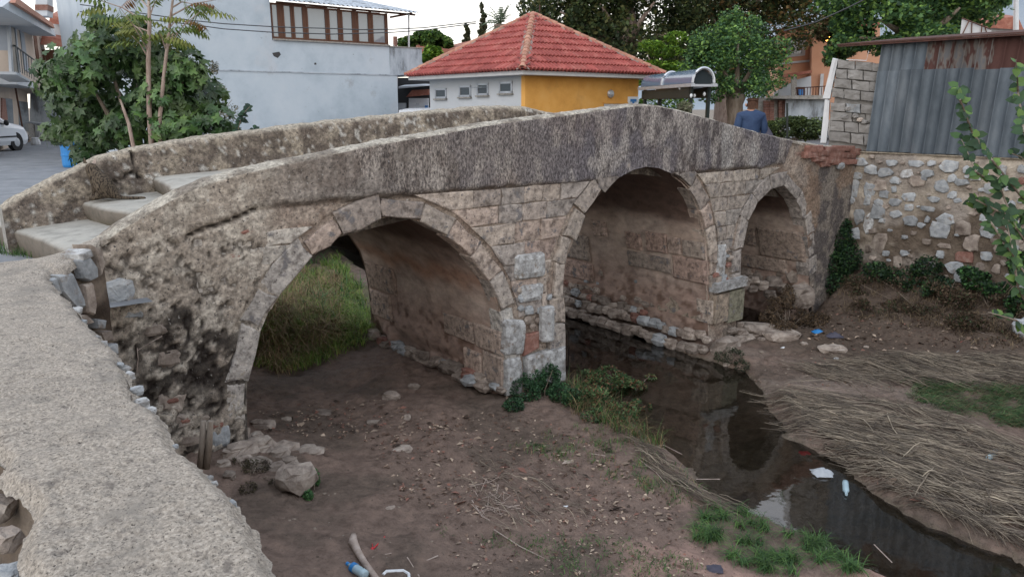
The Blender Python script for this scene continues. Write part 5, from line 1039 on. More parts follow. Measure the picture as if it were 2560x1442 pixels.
lquad([(34, 178), (50, 187), (38, 60), (26, 47)], .06, 'window', M['wire'], off=.03)
for q in ([(30, 185), (35, 188), (26, 46), (22, 42)], [(50, 194), (54, 197), (40, 60), (37, 55)]): lquad(q, .08, 'window_frame', M['offwhite'], off=.06)
lquad([(62, 175), (73, 182), (60, 85), (50, 75)], .06, 'window', M['bluegrey'], off=.03)
lquad([(92, 150), (100, 156), (92, 92), (84, 86)], .05, 'window', M['wood'], off=.03)
b = MB(); b.tube([onl(37, 115, .5), onl(85, 150, .5)], .03, 5); b.tube([onl(37, 115, .5), onl(37, 115, 0)], .03, 5)
for i in range(8): t = i/7; b.tube([onl(37+48*t, 115+35*t, .5), onl(45+40*t, 178+22*t, .5)], .012, 4)
b.build('balcony_rail', M['darkmetal'], lh)
b = MB(); b.prism([onl(40, 180, .55), onl(75, 200, .55), onl(76, 206, .55), onl(41, 187, .55)], -nnL*.6); b.build('balcony_floor', M['offwhite'], lh)
lquad([(5, 18), (140, 92), (128, 58), (40, -8)], 1.5, 'eaves_soffit', M['offwhite'], off=.9)
lquad([(38, 8), (137, 72), (133, 60), (42, -5)], .12, 'gutter', M['ridge'], off=1.05)
lquad([(5, 305), (20, 300), (14, 248), (5, 245)], .05, 'door', M['redstone'], off=-.86)
lquad([(10, 340), (36, 335), (31, 248), (5, 245)], .05, 'glazed_door', M['glass'], off=-.87)
lquad([(50, 335), (74, 328), (70, 256), (47, 253)], .05, 'glazed_door', M['glass'], off=-.87)
b = MB(); b.tube([onl(60, 345, -.8), onl(38, 215, -.8), onl(35, 200, -.2)], .04, 5); b.build('downpipe', M['wood'], lh)
oh2 = thing('red_roofed_house', aty(150, 200, 38)*[1, 1, 0], 'old house with sagging red tile roof half hidden behind the fig bush', 'house')
def bx(px0, py0, px1, py1, Y, dep, name, m, par): b = MB(); b.prism([aty(px0, py1, Y), aty(px1, py1, Y), aty(px1, py0, Y), aty(px0, py0, Y)], np.array([-.3, 1, 0])*dep); return b.build(name, m, par)
bx(75, 200, 260, 345, 38, 5, 'lower_wall', M['dirtywall'], oh2); bx(128, 55, 215, 110, 38.2, 4, 'upper_wall', M['offwhite'], oh2); bx(105, 125, 240, 200, 37.6, 5, 'dark_porch', M['wood'], oh2)
for (pts, nm) in (([(122, 60), (215, 66), (190, 52), (125, 38)], 'roof'), ([(100, 112), (235, 128), (235, 112), (105, 90)], 'porch_roof')):
    b = MB(); b.prism([aty(x, y, 37.4) for x, y in pts], np.array([-.3, 1, .25])*3); b.build(nm, M['oldroof'], oh2)
bx(168, 66, 200, 100, 38.1, .1, 'window', M['wire'], oh2)
bx(88, -30, 118, 40, 33, .8, 'chimney', M['offwhite'], oh2); bx(87, 12, 119, 26, 32.97, .86, 'chimney_band', M['redstone'], oh2)
# low white-capped wall, sack and rubble at the end of the street
lw = thing('garden_wall', atz(90, 350, 0), 'low grey wall with pale cap and white end where the street ends', 'wall')
b = MB(); b.prism([atz(64, 352, 0), atz(90, 350, 0), aty(84, 310, atz(90, 350, 0)[1]), aty(62, 308, atz(64, 352, 0)[1])], np.array([-.1, .3, 0])); b.build('wall_panel', M['coping'], lw)
Yq = atz(90, 350, 0)[1]
b = MB(); b.prism([aty(62, 309, Yq), aty(128, 316, Yq), aty(126, 311, Yq), aty(62, 304, Yq)], np.array([-.1, .5, 0])); b.build('wall_cap', M['offwhite'], lw)
b = MB(); b.prism([aty(90, 349, Yq), aty(98, 348, Yq), aty(95, 311, Yq), aty(86, 311, Yq)], np.array([-.1, .3, 0])); b.build('wall_end', M['white'], lw)
# roofs, trees' neighbours in the gap between the white building and the hut
rf = thing('tiled_house', aty(1110, 135, 45)*[1, 1, 0], 'faded red tiled roof of a far house with a rusty chimney behind the white building', 'house')
b = MB(); b.prism([aty(1040, 135, 45), aty(1230, 152, 45), aty(1235, 96, 45), aty(1120, 125, 45), aty(1040, 115, 45)], np.array([0, 3, .5])); b.build('roof', M['oldroof'], rf)
b = MB(); b.prism([aty(1040, 330, 46), aty(1230, 330, 46), aty(1230, 138, 46), aty(1040, 130, 46)], np.array([0, 3, 0])); b.build('wall', M['offwhite'], rf)
b = MB(); b.tube([aty(988, 120, 44), aty(988, 92, 44)], .12, 8); b.build('chimney', M['redstone'], rf)
# market stall beneath the overhang
ms = thing('market_stall', aty(1035, 300, 25)*[1, 1, 0], 'open market stall with striped awning and white goods glimpsed beside the hut', 'stall')
def mq(x0, y0, x1, y1, Y, dep, n_, m): b = MB(); b.prism([aty(x0, y1, Y), aty(x1, y1, Y), aty(x1, y0, Y), aty(x0, y0, Y)], np.array([0, dep, 0])); return b.build(n_, m, ms)
mq(994, 195, 1078, 330, 27.5, .1, 'dark_backdrop', M['wire']); mq(1022, 246, 1070, 278, 27, .3, 'white_goods', M['signwhite']); mq(1040, 258, 1048, 262, 26.9, .05, 'small_panel', M['alu']); mq(1062, 264, 1069, 278, 26.8, .2, 'blue_goods', M['signblue']); mq(996, 258, 1014, 278, 26.9, .2, 'white_box', M['offwhite'])
b = MB(); b.prism([aty(996, 222, 26), aty(1072, 215, 26), aty(1052, 214, 26), aty(996, 217, 26)], np.array([0, 1.5, .1])); b.build('awning_edge', M['offwhite'], ms)
b = MB(); b.prism([aty(1015, 243, 26.5), aty(1072, 238, 26.5), aty(1072, 224, 26.5), aty(1030, 226, 26.5)], np.array([0, .3, .02])); b.build('striped_awning', M['oldroof'], ms)
b = MB(); b.prism([aty(996, 285, 22), aty(1075, 282, 22), aty(1068, 274, 22), aty(998, 276, 22)], np.array([0, 1.6, .05])); tag(b.build('parked_van', M['carpaint']), 'white vehicle roof just showing over the parapet beside the hut', 'vehicle')
# utility pole, sign board, distant roof on the far right
po = MB(); po.tube([aty(2538, 330, 40), aty(2541, -80, 40)], [.16, .11], 8); tag(po.build('utility_pole', M['alu']), 'tall grey utility pole beyond the metal shed at top right', 'pole')
sb = thing('sign_board', aty(2440, 100, 15), 'white tapered board braced with brown battens sticking up behind the shed roof', 'board')
b = MB(); b.prism([aty(2396, 120, 15), aty(2474, 120, 15), aty(2478, 74, 15), aty(2405, 46, 15)], np.array([.02, .03, 0])); b.build('board', M['white'], sb)
b = MB()
for (x0, y0, x1, y1) in ((2405, 46, 2478, 74), (2402, 95, 2422, 54), (2428, 105, 2430, 56), (2452, 105, 2455, 62), (2462, 66, 2470, 95)): b.tube([aty(x0, y0, 14.97), aty(x1, y1, 14.97)], .012, 4)
b.build('batten', M['wood'], sb)
dh = thing('hillside_house', aty(2520, 90, 60)*[1, 1, 0], 'distant pale house with red roof on the hillside at top right', 'house')
b = MB(); b.prism([aty(2470, 70, 60), aty(2560, 76, 60), aty(2545, 42, 60), aty(2500, 46, 60)], np.array([0, 5, 1.])); b.build('roof', M['oldroof'], dh)
b = MB(); b.prism([aty(2475, 200, 60.5), aty(2600, 200, 60.5), aty(2600, 72, 60.5), aty(2475, 68, 60.5)], np.array([0, 5, 0])); b.build('wall', M['offwhite'], dh)
# overhead wires
def wire(pts, Y, lab, r_=.012):
    b = MB(); b.tube([aty(x, y, Y) for x, y in pts], r_, 4, cap=False); tag(b.build('overhead_wire', M['wire'], loc=aty(*pts[0], Y)), lab, 'wire')
wire([(200, 12), (480, 52), (560, 60), (690, 68), (830, 72), (900, 75), (980, 74), (1060, 70), (1190, 55)], 19.5, 'upper of two thin dark wires sagging across the white building')
wire([(200, 30), (480, 62), (560, 73), (690, 82), (830, 86), (975, 82), (1060, 76), (1190, 59)], 19.4, 'lower of two thin dark wires sagging across the white building')
wire([(1960, 78), (2040, 56), (2120, 20), (2180, -10)], 14, 'dark cable slanting up in front of the orange house and trees')
# ---------------------------------------------------------------- leaves in bulk
def leaf_cloud(centers, n, size, cols, seed, dens=.55, flat=.5, droop=0., shape='oval', noise_s=1.6, thr=.42, shell=.55):
    """leaf-sized quads spread through a union of ellipsoids, clumped by noise"""
    r = np.random.RandomState(seed); cs = np.array([c_[0] for c_ in centers], float); rd = np.array([c_[1] for c_ in centers], float)
    vol = np.prod(rd, 1)**(2/3.); pick = r.choice(len(cs), size=int(n*2.6), p=vol/vol.sum()); d = r.normal(size=(len(pick), 3)); d /= np.linalg.norm(d, axis=1)[:, None]
    rr = shell+(1-shell)*r.rand(len(pick))**.6; rr *= 1+.22*(fbm(d*1.7+cs[pick], 1.3, 3, seed)-.5)*2
    P_ = cs[pick]+d*rd[pick]*rr[:, None]
    nn_ = fbm(P_, noise_s, 3, seed+5); P_ = P_[nn_ > thr][:n]; k = len(P_)
    nrm = r.normal(size=(k, 3)); nrm[:, 2] = np.abs(nrm[:, 2])+flat; nrm /= np.linalg.norm(nrm, axis=1)[:, None]
    t = np.cross(nrm, r.normal(size=(k, 3))); t[:, 2] -= droop; t /= np.linalg.norm(t, axis=1)[:, None]; b_ = np.cross(nrm, t)
    s_ = size*r.uniform(.6, 1.25, k)[:, None]; w_ = .34 if shape == 'oval' else .2
    V = np.stack([P_-t*s_*.5, P_+b_*s_*w_+nrm*s_*.06, P_+t*s_*.55, P_-b_*s_*w_+nrm*s_*.06], 1).reshape(-1, 3)
    cc = np.array(cols, float); ci = r.randint(0, len(cc), k); cl = cc[ci]*r.uniform(.7, 1.3, k)[:, None]*(0.75+.5*fbm(P_, noise_s*.8, 2, seed+9))[:, None]
    return V, np.arange(4*k).reshape(-1, 4), np.repeat(cl, 4, 0)
G1 = [srgb(66, 94, 46), srgb(84, 114, 52), srgb(52, 78, 40), srgb(106, 128, 60)]
GD = [srgb(64, 78, 50), srgb(78, 92, 56), srgb(52, 66, 44), srgb(100, 102, 62)]
GY = [srgb(96, 130, 46), srgb(122, 152, 52), srgb(72, 106, 38)]
GB = [srgb(74, 106, 70), srgb(92, 126, 76), srgb(60, 90, 62), srgb(118, 150, 76)]
def tree(name, label, cat, base, trunk, blobs, n, size, cols, seed, group=None, bark='bark', **kw):
    t = thing(name, base, label, cat, group)
    for i, (pts, rad) in enumerate(trunk): b = MB(); b.tube(pts, rad, 8 if i == 0 else 5); b.build('trunk' if i == 0 else 'limb', M[bark], t, smooth=True)
    V, Fq, cc = leaf_cloud(blobs, n, size, cols, seed, **kw); mk('crown', V, Fq, M['leaf'], t, cc); return t
def bl(px, py, Y, rx, ry, rz_=None):
    """ellipsoid whose outline covers rx by ry photo pixels at depth Y"""
    k = Y/1905.; return (aty(px, py, Y), (rx*k, (rz_ if rz_ else rx)*k, ry*k))
# mulberry behind the shelter with a stout trunk
Yt = 19.6; b0 = aty(1842, 330, Yt)
tree('mulberry_tree', 'small round-crowned green tree with a stout pale trunk behind the walker', 'tree', [b0[0], b0[1], 0],
     [([[b0[0], Yt, 0], aty(1838, 290, Yt), aty(1836, 262, Yt), aty(1842, 235, Yt)], [.24, .2, .22, .26]), ([aty(1842, 240, Yt), aty(1800, 160, Yt)], [.1, .03]), ([aty(1845, 240, Yt), aty(1890, 150, Yt)], [.1, .03]), ([aty(1842, 240, Yt), aty(1845, 110, Yt)], [.1, .03])],
     [bl(1835, 150, Yt, 95, 95), bl(1780, 165, Yt, 75, 70), bl(1905, 160, Yt, 70, 70), bl(1850, 85, Yt, 70, 50), bl(1780, 110, Yt, 60, 50), bl(1900, 215, Yt, 60, 38), bl(1790, 225, Yt, 60, 35), bl(1860, 215, Yt-.5, 60, 40), bl(1742, 145, Yt, 44, 50), bl(1720, 190, Yt, 30, 34), bl(1955, 190, Yt, 34, 26), bl(1830, 45, Yt, 34, 30), bl(1745, 130, Yt, 36, 26), bl(1950, 120, Yt, 34, 28)], 15000, .085, GB, 3, thr=.46, noise_s=3.0, shell=.35)
Y2 = 23.0; b0 = aty(1650, 340, Y2)
tree('young_acacia', 'bright yellow-green young tree with feathery leaves behind the shelter canopy', 'tree', [b0[0], b0[1], 0],
     [([[b0[0], Y2, 0], aty(1650, 240, Y2), aty(1655, 130, Y2)], [.09, .07, .03]), ([aty(1650, 210, Y2), aty(1620, 140, Y2)], [.04, .015])],
     [bl(1640, 170, Y2, 45, 20), bl(1665, 130, Y2, 42, 16), bl(1625, 115, Y2, 35, 14), bl(1680, 170, Y2, 36, 18), bl(1640, 205, Y2, 48, 14), bl(1690, 95, Y2, 30, 16), bl(1640, 260, Y2, 45, 22), bl(1700, 265, Y2, 34, 24), bl(1670, 300, Y2, 45, 20)], 7000, .12, GY, 8, shape='thin', thr=.38, noise_s=3)
# dark plane trees that close the sky behind the hut
for i, (bx_, Yp, bls, n_, lab, cols_) in enumerate((
    (1560, 29, [(1400, 30, 90, 55), (1500, 10, 130, 80), (1640, 0, 120, 90), (1560, 90, 120, 60), (1450, 90, 70, 40), (1700, 80, 90, 70), (1500, -150, 220, 120), (1680, -170, 200, 120), (1340, 20, 50, 45), (1590, -350, 240, 140), (1660, 170, 80, 60), (1600, 20, 160, 90), (1420, 60, 90, 50), (1500, 100, 90, 50)], 52000, 'tall dark plane tree spreading behind the red hip roof', GD),
    (1810, 33, [(1780, 40, 110, 80), (1900, 20, 120, 75), (1860, -80, 180, 110), (1980, -110, 160, 90), (1960, 30, 60, 50), (1880, -260, 230, 120), (1780, 160, 70, 70), (1870, 150, 80, 70), (1750, 90, 110, 80), (1960, 60, 90, 70), (2040, -10, 110, 60)], 48000, 'large plane tree with browning leaves between the hut and the orange house', [srgb(70, 84, 52), srgb(98, 98, 58), srgb(124, 98, 60), srgb(58, 70, 46), srgb(70, 84, 52)]),
    (2300, 22, [(2200, 50, 110, 55), (2300, 40, 110, 62), (2400, 20, 110, 60), (2150, 95, 60, 30), (2260, 85, 110, 35), (2380, 75, 80, 30), (2130, -10, 100, 50), (2280, -60, 180, 80), (2100, 130, 40, 40), (2460, 0, 60, 45), (2330, -220, 230, 120), (2160, 60, 80, 50), (2300, 100, 130, 34), (2180, 110, 70, 28)], 46000, 'big leafy tree rising behind the metal shed roof', GB))):
    b0 = aty(bx_, 320, Yp); k = Yp/1905.
    limbs = [([[b0[0], Yp, 0], aty(bx_+5, 200, Yp), aty(bx_+10, 60, Yp), aty(bx_, -120, Yp)], [.5, .42, .32, .12])]
    for (qx, qy) in [(b_[0], b_[1]) for b_ in bls[:6]]: limbs.append(([aty(bx_+6, 130, Yp), aty((bx_+qx)/2, (qy+110)/2, Yp-1.0), aty(qx, qy, Yp-1.4)], [.16, .10, .03]))
    tree('plane_tree', lab, 'tree', [b0[0], b0[1], 0], limbs, [bl(a_, b_, Yp+(j % 3-1)*1.0, c_, d_) for j, (a_, b_, c_, d_) in enumerate(bls)], n_, .17 if i < 2 else .14, cols_, 21+i, thr=.43, noise_s=1.1, group=None, shell=.45, bark='palebark' if i < 2 else 'bark')
# trees high above the frame that the river mirrors (same plane trees' upper crowns belong to further trees behind)
b0 = aty(2520, 320, 26)
tree('roadside_tree', 'loose tree with pinkish seed tufts beside the orange house', 'tree', aty(2085, 300, 24)*[1, 1, 0], [([aty(2110, 320, 24)*[1, 1, 0], aty(2105, 180, 24), aty(2090, 70, 24)], [.12, .09, .04])],
     [bl(2095, 55, 24, 45, 25), bl(2070, 90, 24, 30, 18), bl(2110, 120, 24, 36, 26), bl(2085, 150, 23.5, 28, 18), bl(2060, 75, 24, 30, 16), bl(2098, 185, 23, 18, 16), bl(2085, 225, 23, 14, 12)], 4500, .13, [srgb(92, 104, 62), srgb(130, 118, 86), srgb(64, 84, 48), srgb(150, 118, 96)], 31, noise_s=2, thr=.40)
# conifers, palm, rounded tree against the sky
for (px, y0, y1, w_, lab) in ((1207, 10, 100, 12, 'taller of two thin cypresses against the pale sky'), (1168, 60, 115, 11, 'shorter thin cypress left of the taller one')):
    Yc = 48.; b0 = aty(px, 120, Yc); tree('cypress_tree', lab, 'tree', b0*[1, 1, 0], [([b0*[1, 1, 0], aty(px, y0+4, Yc)], [.14, .02])],
        [bl(px+((j*7) % 5-2)*1.5, y0+6+(y1-y0)*j/7, Yc, w_*(.35+.09*j), (y1-y0)/11) for j in range(8)], 1500, .20, [srgb(66, 74, 52), srgb(88, 88, 62)], 41, thr=.36, group='cypresses against the sky', flat=0)
Yr = 46; b0 = aty(1068, 140, Yr); tree('rounded_tree', 'dense round-headed green tree behind the far red roof', 'tree', b0*[1, 1, 0], [([b0*[1, 1, 0], aty(1068, 100, Yr)], [.3, .15])],
    [bl(1068, 105, Yr, 42, 28), bl(1100, 112, Yr, 32, 22), bl(1035, 112, Yr, 34, 20), bl(1012, 108, Yr, 20, 14), bl(1082, 96, Yr, 26, 20)], 7000, .22, G1, 43, thr=.40, noise_s=1.2, shell=.6)
b0 = aty(1082, 160, 32); tree('lemon_bush', 'yellow-green bush tucked behind the corner of the white building', 'bush', b0*[1, 1, 0], [([b0*[1, 1, 0], aty(1080, 150, 32)], [.08, .03])],
    [bl(1075, 150, 32, 22, 28), bl(1092, 140, 32, 18, 22), bl(1072, 125, 32, 10, 10)], 2500, .16, GY, 45, thr=.36)
pt = thing('palm_tree', aty(1252, 130, 44)*[1, 1, 0], 'date palm with arching fronds against the sky left of the hut roof', 'palm'); pc = aty(1252, 62, 44)
b = MB(); b.tube([pc*[1, 1, 0], pc-ZU*.5, pc], [.35, .33, .4], 9); b.build('trunk', M['bark'], pt)
rp2 = np.random.RandomState(4)
for i in range(26):
    a_ = i*2.399; el = rp2.uniform(-.25, 1.35); b = MB(); L = 1.15; p = pc.copy(); d = np.array([math.cos(a_)*math.cos(el), math.sin(a_)*math.cos(el), math.sin(el)]); side = np.cross(d, ZU); side /= np.linalg.norm(side)
    pts = []
    for j in range(9): pts.append(p.copy()); p = p+d*L/8; d = d-ZU*.11; d /= np.linalg.norm(d)
    for j in range(1, 9):
        for sg_ in (-1, 1): q = pts[j]; w_ = .34*math.sin(math.pi*min(1, j/8.+.12)); b.add([q, q+(pts[j]-pts[j-1])*.5, q+side*sg_*w_+(pts[j]-pts[j-1])*1.2-ZU*.10], [(0, 1, 2)])
    b.tube(pts, [.03]+[.02]*7+[.008], 3, cap=False); b.build('frond', M['palm'], pt)
# ---------------------------------------------------------------- the fig bush
fb = aty(375, 372, 11.6); fg = thing('fig_bush', [fb[0], fb[1], -.1], 'broad fig bush with big lobed leaves between the street and the far parapet', 'bush')
def fig_leaf_mesh(seed):
    r = np.random.RandomState(seed); prof = []; lob = [(-2.45, .42), (-1.9, .50), (-1.25, .34), (-.75, .80), (-.38, .52), (0, 1.0), (.38, .52), (.75, .80), (1.25, .34), (1.9, .50), (2.45, .42), (3.14, .10)]
    vs = [[0, 0, 0]]
    for a_, q in lob: q *= r.uniform(.9, 1.1); vs.append([math.sin(a_)*q, math.cos(a_)*q, -.22*q*q+.10*abs(math.sin(a_))*q+r.uniform(-.04, .04)])
    n_ = len(lob); fs = [(0, 1+(i+1) % n_, 1+i) for i in range(n_)]; b_ = len(vs); vs += [[-.015, 0, 0], [.015, 0, 0], [.0, -.75, .12]]; fs.append((b_, b_+1, b_+2))
    me = bpy.data.meshes.new('leaf'); me.from_pydata(vs, [], fs); me.update(); me.materials.append(M['figleaf']); return me
flm = [fig_leaf_mesh(i) for i in range(4)]
fblobs = [(200, 170, 90, 70), (150, 210, 70, 55), (260, 120, 80, 55), (330, 110, 70, 60), (400, 150, 90, 70), (470, 180, 60, 60), (500, 240, 70, 60), (420, 260, 110, 80), (300, 230, 120, 90), (190, 270, 80, 60), (530, 300, 55, 45), (240, 330, 90, 60), (330, 320, 100, 55), (150, 330, 45, 35), (215, 390, 45, 30), (450, 320, 90, 40), (560, 320, 30, 25), (250, 60, 40, 30), (340, 60, 40, 25), (110, 170, 30, 25)]
FB = [bl(a_, b_, 11.6+.25*((i*3) % 5-2), c_*.92, d_*.92, c_*.9) for i, (a_, b_, c_, d_) in enumerate(fblobs)]
rf_ = np.random.RandomState(12); cand = []
cs = np.array([c_[0] for c_ in FB]); rd = np.array([c_[1] for c_ in FB]); vol = np.prod(rd, 1)**(2/3.)
for i in range(3600):
    j = rf_.choice(len(FB), p=vol/vol.sum()); d = rf_.normal(size=3); d /= np.linalg.norm(d); q = cs[j]+d*rd[j]*rf_.uniform(.45, 1.05)
    o_ = d+np.array([0, -.5, .45]); o_ /= np.linalg.norm(o_); cand.append((q[1]-d[1]*-.2, q, o_, rf_.uniform(.085, .165)))
cand.sort(key=lambda c_: c_[1][1])
def leaf_rot(nm):
    t = np.cross(nm, rf_.normal(size=3)); t = t-ZU*.9*(1-abs(nm[2])); t -= nm*(t@nm); t /= np.linalg.norm(t)+1e-9; x = np.cross(t, nm); return Matrix(((x[0], t[0], nm[0]), (x[1], t[1], nm[1]), (x[2], t[2], nm[2])))
VV_, FF_ = [], []
cbase = [np.array([v.co[:] for v in me.vertices]) for me in flm]; cfac = [[tuple(p.vertices) for p in me.polygons] for me in flm]
for i, (_, q, nm, s_) in enumerate(cand):
    Rm = leaf_rot(nm+rf_.normal(size=3)*.35); 
    if i < 300:
        o = inst(flm[i % 4], 'leaf', fg, q, (0, 0, 0), s_); o.rotation_euler = Rm.to_euler()
    else:
        k = i % 4; b_ = len(VV_); R3 = np.array(Rm); VV_ += list((cbase[k]*s_)@R3.T+q); FF_ += [tuple(b_+x for x in f_) for f_ in cfac[k]]
o = mk('leaves', VV_, FF_, M['figleaf'], fg); o['kind'] = 'stuff'
for i in range(13):
    a_ = -1.1+2.2*i/12; p0 = fb+np.array([(i-6)*.05, 0, -.35]); j = i % len(FB); b = MB(); b.tube([p0, p0+(cs[j]-p0)*.5+ZU*.15, cs[j]], [.045, .03, .012], 6); b.build('stem', M['bark'], fg)
# ---------------------------------------------------------------- saplings in front of it
def pinnate(b, p, d, L, n_, col_, r, lw=.35):
    p = p.copy(); d = d/np.linalg.norm(d); side = np.cross(d, ZU); side /= np.linalg.norm(side)+1e-9; b.col = col_
    for j in range(n_):
        q = p+d*L/n_; d = d-ZU*.10; d /= np.linalg.norm(d); k = .11*math.sin(math.pi*(j+1.2)/(n_+1.6))+.03
        for s_ in (-1, 1):
            t = q+side*s_*k*.75-ZU*k*r.uniform(.5, 1.0)+d*k*.2; w_ = d*k*.16; m_ = (q+t)/2; b.add([q, m_+w_, t, m_-w_], [(0, 1, 2, 3)])
        b.add([p, p+side*.006, q+side*.006, q], [(0, 1, 2, 3)]); p = q
Ys = 10.9; rsx = np.random.RandomState(9)
sap = thing('young_sapling', aty(376, 372, Ys)-ZU*.8, 'slender pale-stemmed sapling with feathery leaves, left one of the pair before the fig bush', 'sapling')
b = MB(); b.tube([aty(376, 380, Ys)-ZU*.5, aty(373, 280, Ys), aty(371, 150, Ys), aty(374, 60, Ys), aty(370, -60, Ys)], [.04, .036, .032, .026, .012], 7); b.build('stem', M['palebark'], sap, smooth=True)
sap2 = thing('young_sapling', aty(392, 372, Ys)-ZU*.8, 'slender leaning sapling with feathery leaves, right one of the pair before the fig bush', 'sapling')
b = MB(); b.tube([aty(390, 380, Ys)-ZU*.5, aty(400, 290, Ys), aty(410, 190, Ys), aty(420, 100, Ys), aty(432, 0, Ys), aty(436, -50, Ys)], [.035, .03, .026, .022, .015, .01], 7); b.build('stem', M['palebark'], sap2, smooth=True)
for th_, brs in ((sap, [((371, 130), (300, 20)), ((372, 60), (245, 0)), ((373, 150), (330, 90)), ((372, 50), (400, -10)), ((372, 110), (330, 60)), ((371, 20), (320, -20)), ((373, 80), (300, 70))]), (sap2, [((418, 120), (500, 30)), ((415, 125), (395, 80)), ((428, 40), (540, 0)), ((430, 20), (480, 10)), ((424, 70), (460, 50)), ((418, 110), (450, 80)), ((432, 0), (520, -20))])):
    b = MB(); lf_ = MB()
    for (q0, q1) in brs:
        p0, p1 = aty(*q0, Ys), aty(*q1, Ys+rsx.uniform(-.5, .4)); b.tube([p0, (p0+p1)/2+ZU*.05, p1], [.012, .009, .004], 4)
        for k in range(4):
            t = .45+.55*rsx.rand(); p = p0+(p1-p0)*t; d = (p1-p0)/np.linalg.norm(p1-p0)*.7+rsx.normal(size=3)*[.8, .5, .3]; pinnate(lf_, p, d, rsx.uniform(.3, .55), 8, tuple([srgb(96, 112, 50), srgb(118, 124, 60), srgb(74, 92, 46), srgb(132, 94, 56)][rsx.choice(4, p=[.4, .3, .22, .08])]), rsx)
    b.build('branch', M['palebark'], th_)['kind'] = 'stuff'; o = lf_.build('leaves', M['leaf'], th_, cols=True); o['kind'] = 'stuff'
b = MB(); b.tube([aty(340, 378, 10.8)-ZU*.3, aty(322, 310, 10.8), aty(300, 248, 10.8)], [.03, .024, .012], 6); tag(b.build('bare_stake', M['palebark']), 'bare leaning dead stem in front of the fig bush, left of the saplings', 'stake')
# wispy shrub and dark sprig against the white wall
b0 = aty(560, 320, 17); tree('wispy_shrub', 'thin half-bare grey shrub against the white wall right of the fig bush', 'shrub', b0*[1, 1, 0], [([b0*[1, 1, 0], aty(545, 280, 17), aty(525, 190, 17)], [.03, .02, .006]), ([aty(548, 290, 17), aty(580, 250, 17)], [.012, .004]), ([aty(545, 280, 17), aty(575, 285, 17)], [.012, .004])],
    [bl(545, 230, 17, 22, 24), bl(535, 170, 17, 14, 18), bl(572, 285, 17, 25, 22), bl(580, 270, 17, 18, 10)], 700, .07, [srgb(104, 104, 88), srgb(124, 120, 104)], 61, shape='thin', thr=.3, shell=.1)
def leafy_shoot(b, lf_, pts, r_, n_, size, cols, rs_, Y=None):
    b.tube(pts, [r_]*(len(pts)-1)+[r_*.4], 5)
    pts = np.array(pts); d = np.r_[0, np.cumsum(np.linalg.norm(np.diff(pts, axis=0), axis=1))]
    for i in range(n_):
        t = d[-1]*(.1+.9*i/n_); p = np.array([np.interp(t, d, pts[:, k]) for k in range(3)]); dr = rs_.normal(size=3); dr[2] = abs(dr[2])*.4; dr /= np.linalg.norm(dr); s_ = size*rs_.uniform(.6, 1.2); nl = np.array([rs_.uniform(-.6, .6), -.9, rs_.uniform(.1, 1.1)]); dr = dr-nl*(dr@nl)/(nl@nl); dr /= np.linalg.norm(dr)+1e-9; sd = np.cross(dr, nl); sd /= np.linalg.norm(sd)+1e-9; sd = sd*1.25
        lf_.col = tuple(np.array(cols[rs_.randint(len(cols))])*rs_.uniform(.75, 1.25)); q0 = p+dr*s_*.25
        lf_.add([p, q0-sd*.30*s_, q0+dr*s_*.45-sd*.24*s_-ZU*.05*s_, q0+dr*s_*.85-ZU*.18*s_, q0+dr*s_*.45+sd*.24*s_-ZU*.05*s_, q0+sd*.30*s_], [(0, 1, 2, 3, 4, 5)])
dk = [srgb(36, 56, 44), srgb(48, 74, 54)]
for j, (pts_, lab) in enumerate(((((595, 325), (602, 300), (612, 280), (626, 266)), 'dark leafy sprig rising above the far parapet before the white wall'), (((628, 330), (636, 322), (650, 316)), 'short dark sprig at the parapet right of the taller one'))):
    t = thing('leafy_sprig', aty(pts_[0][0], pts_[0][1]+12, 10.6), lab, 'plant'); b, l_ = MB(), MB(); leafy_shoot(b, l_, [aty(*p, 10.6) for p in [(pts_[0][0], pts_[0][1]+14)]+list(pts_)], .006, 34 if j == 0 else 14, .085, dk, rsx); b.build('stem', M['bark'], t); l_.build('leaves', M['leaf'], t, cols=True)
    t.children[-1]['kind'] = 'stuff'
# leafy shoots at the right edge, close to the viewer
Yv = 7.2; gv_ = [srgb(58, 84, 52), srgb(72, 102, 58), srgb(46, 70, 48), srgb(96, 124, 62), srgb(52, 76, 50)]
vn = thing('mulberry_shoots', on_bed(2700, 1000)*[1, 1, 1], 'straggling green shoots with broad toothed leaves hanging in at the right edge', 'shrub')
b, l_, l2 = MB(), MB(), MB()
for pts_, n_ in ((((2640, 620), (2560, 500), (2480, 400), (2430, 330), (2400, 250), (2395, 215)), 44), (((2650, 520), (2600, 420), (2560, 330), (2545, 230), (2540, 150)), 34), (((2650, 700), (2590, 640), (2540, 570), (2500, 470), (2440, 430), (2400, 340)), 50), (((2680, 800), (2610, 740), (2560, 680), (2480, 560), (2430, 500)), 48), (((2660, 860), (2590, 800), (2545, 720), (2530, 620), (2510, 520)), 40), (((2640, 560), (2570, 540), (2500, 530), (2440, 500), (2420, 505)), 40), (((2700, 500), (2620, 430), (2570, 400), (2520, 380)), 26), (((2650, 900), (2600, 860), (2540, 800), (2470, 780)), 20), (((2650, 420), (2590, 330), (2570, 280)), 22)):
    P_ = [aty(x, y, Yv+rsx.uniform(-.3, .3)+(y-200)*-.0005) for x, y in pts_]; leafy_shoot(b, l_, P_, .010, int(n_*1.6), .10, gv_, rsx)
b.tube([aty(2700, 1010, 6.9), aty(2670, 880, 7.0), aty(2650, 700, Yv), aty(2650, 400, Yv)], [.04, .035, .03, .02], 6); b.build('stems', M['bark'], vn)['kind'] = 'stuff'
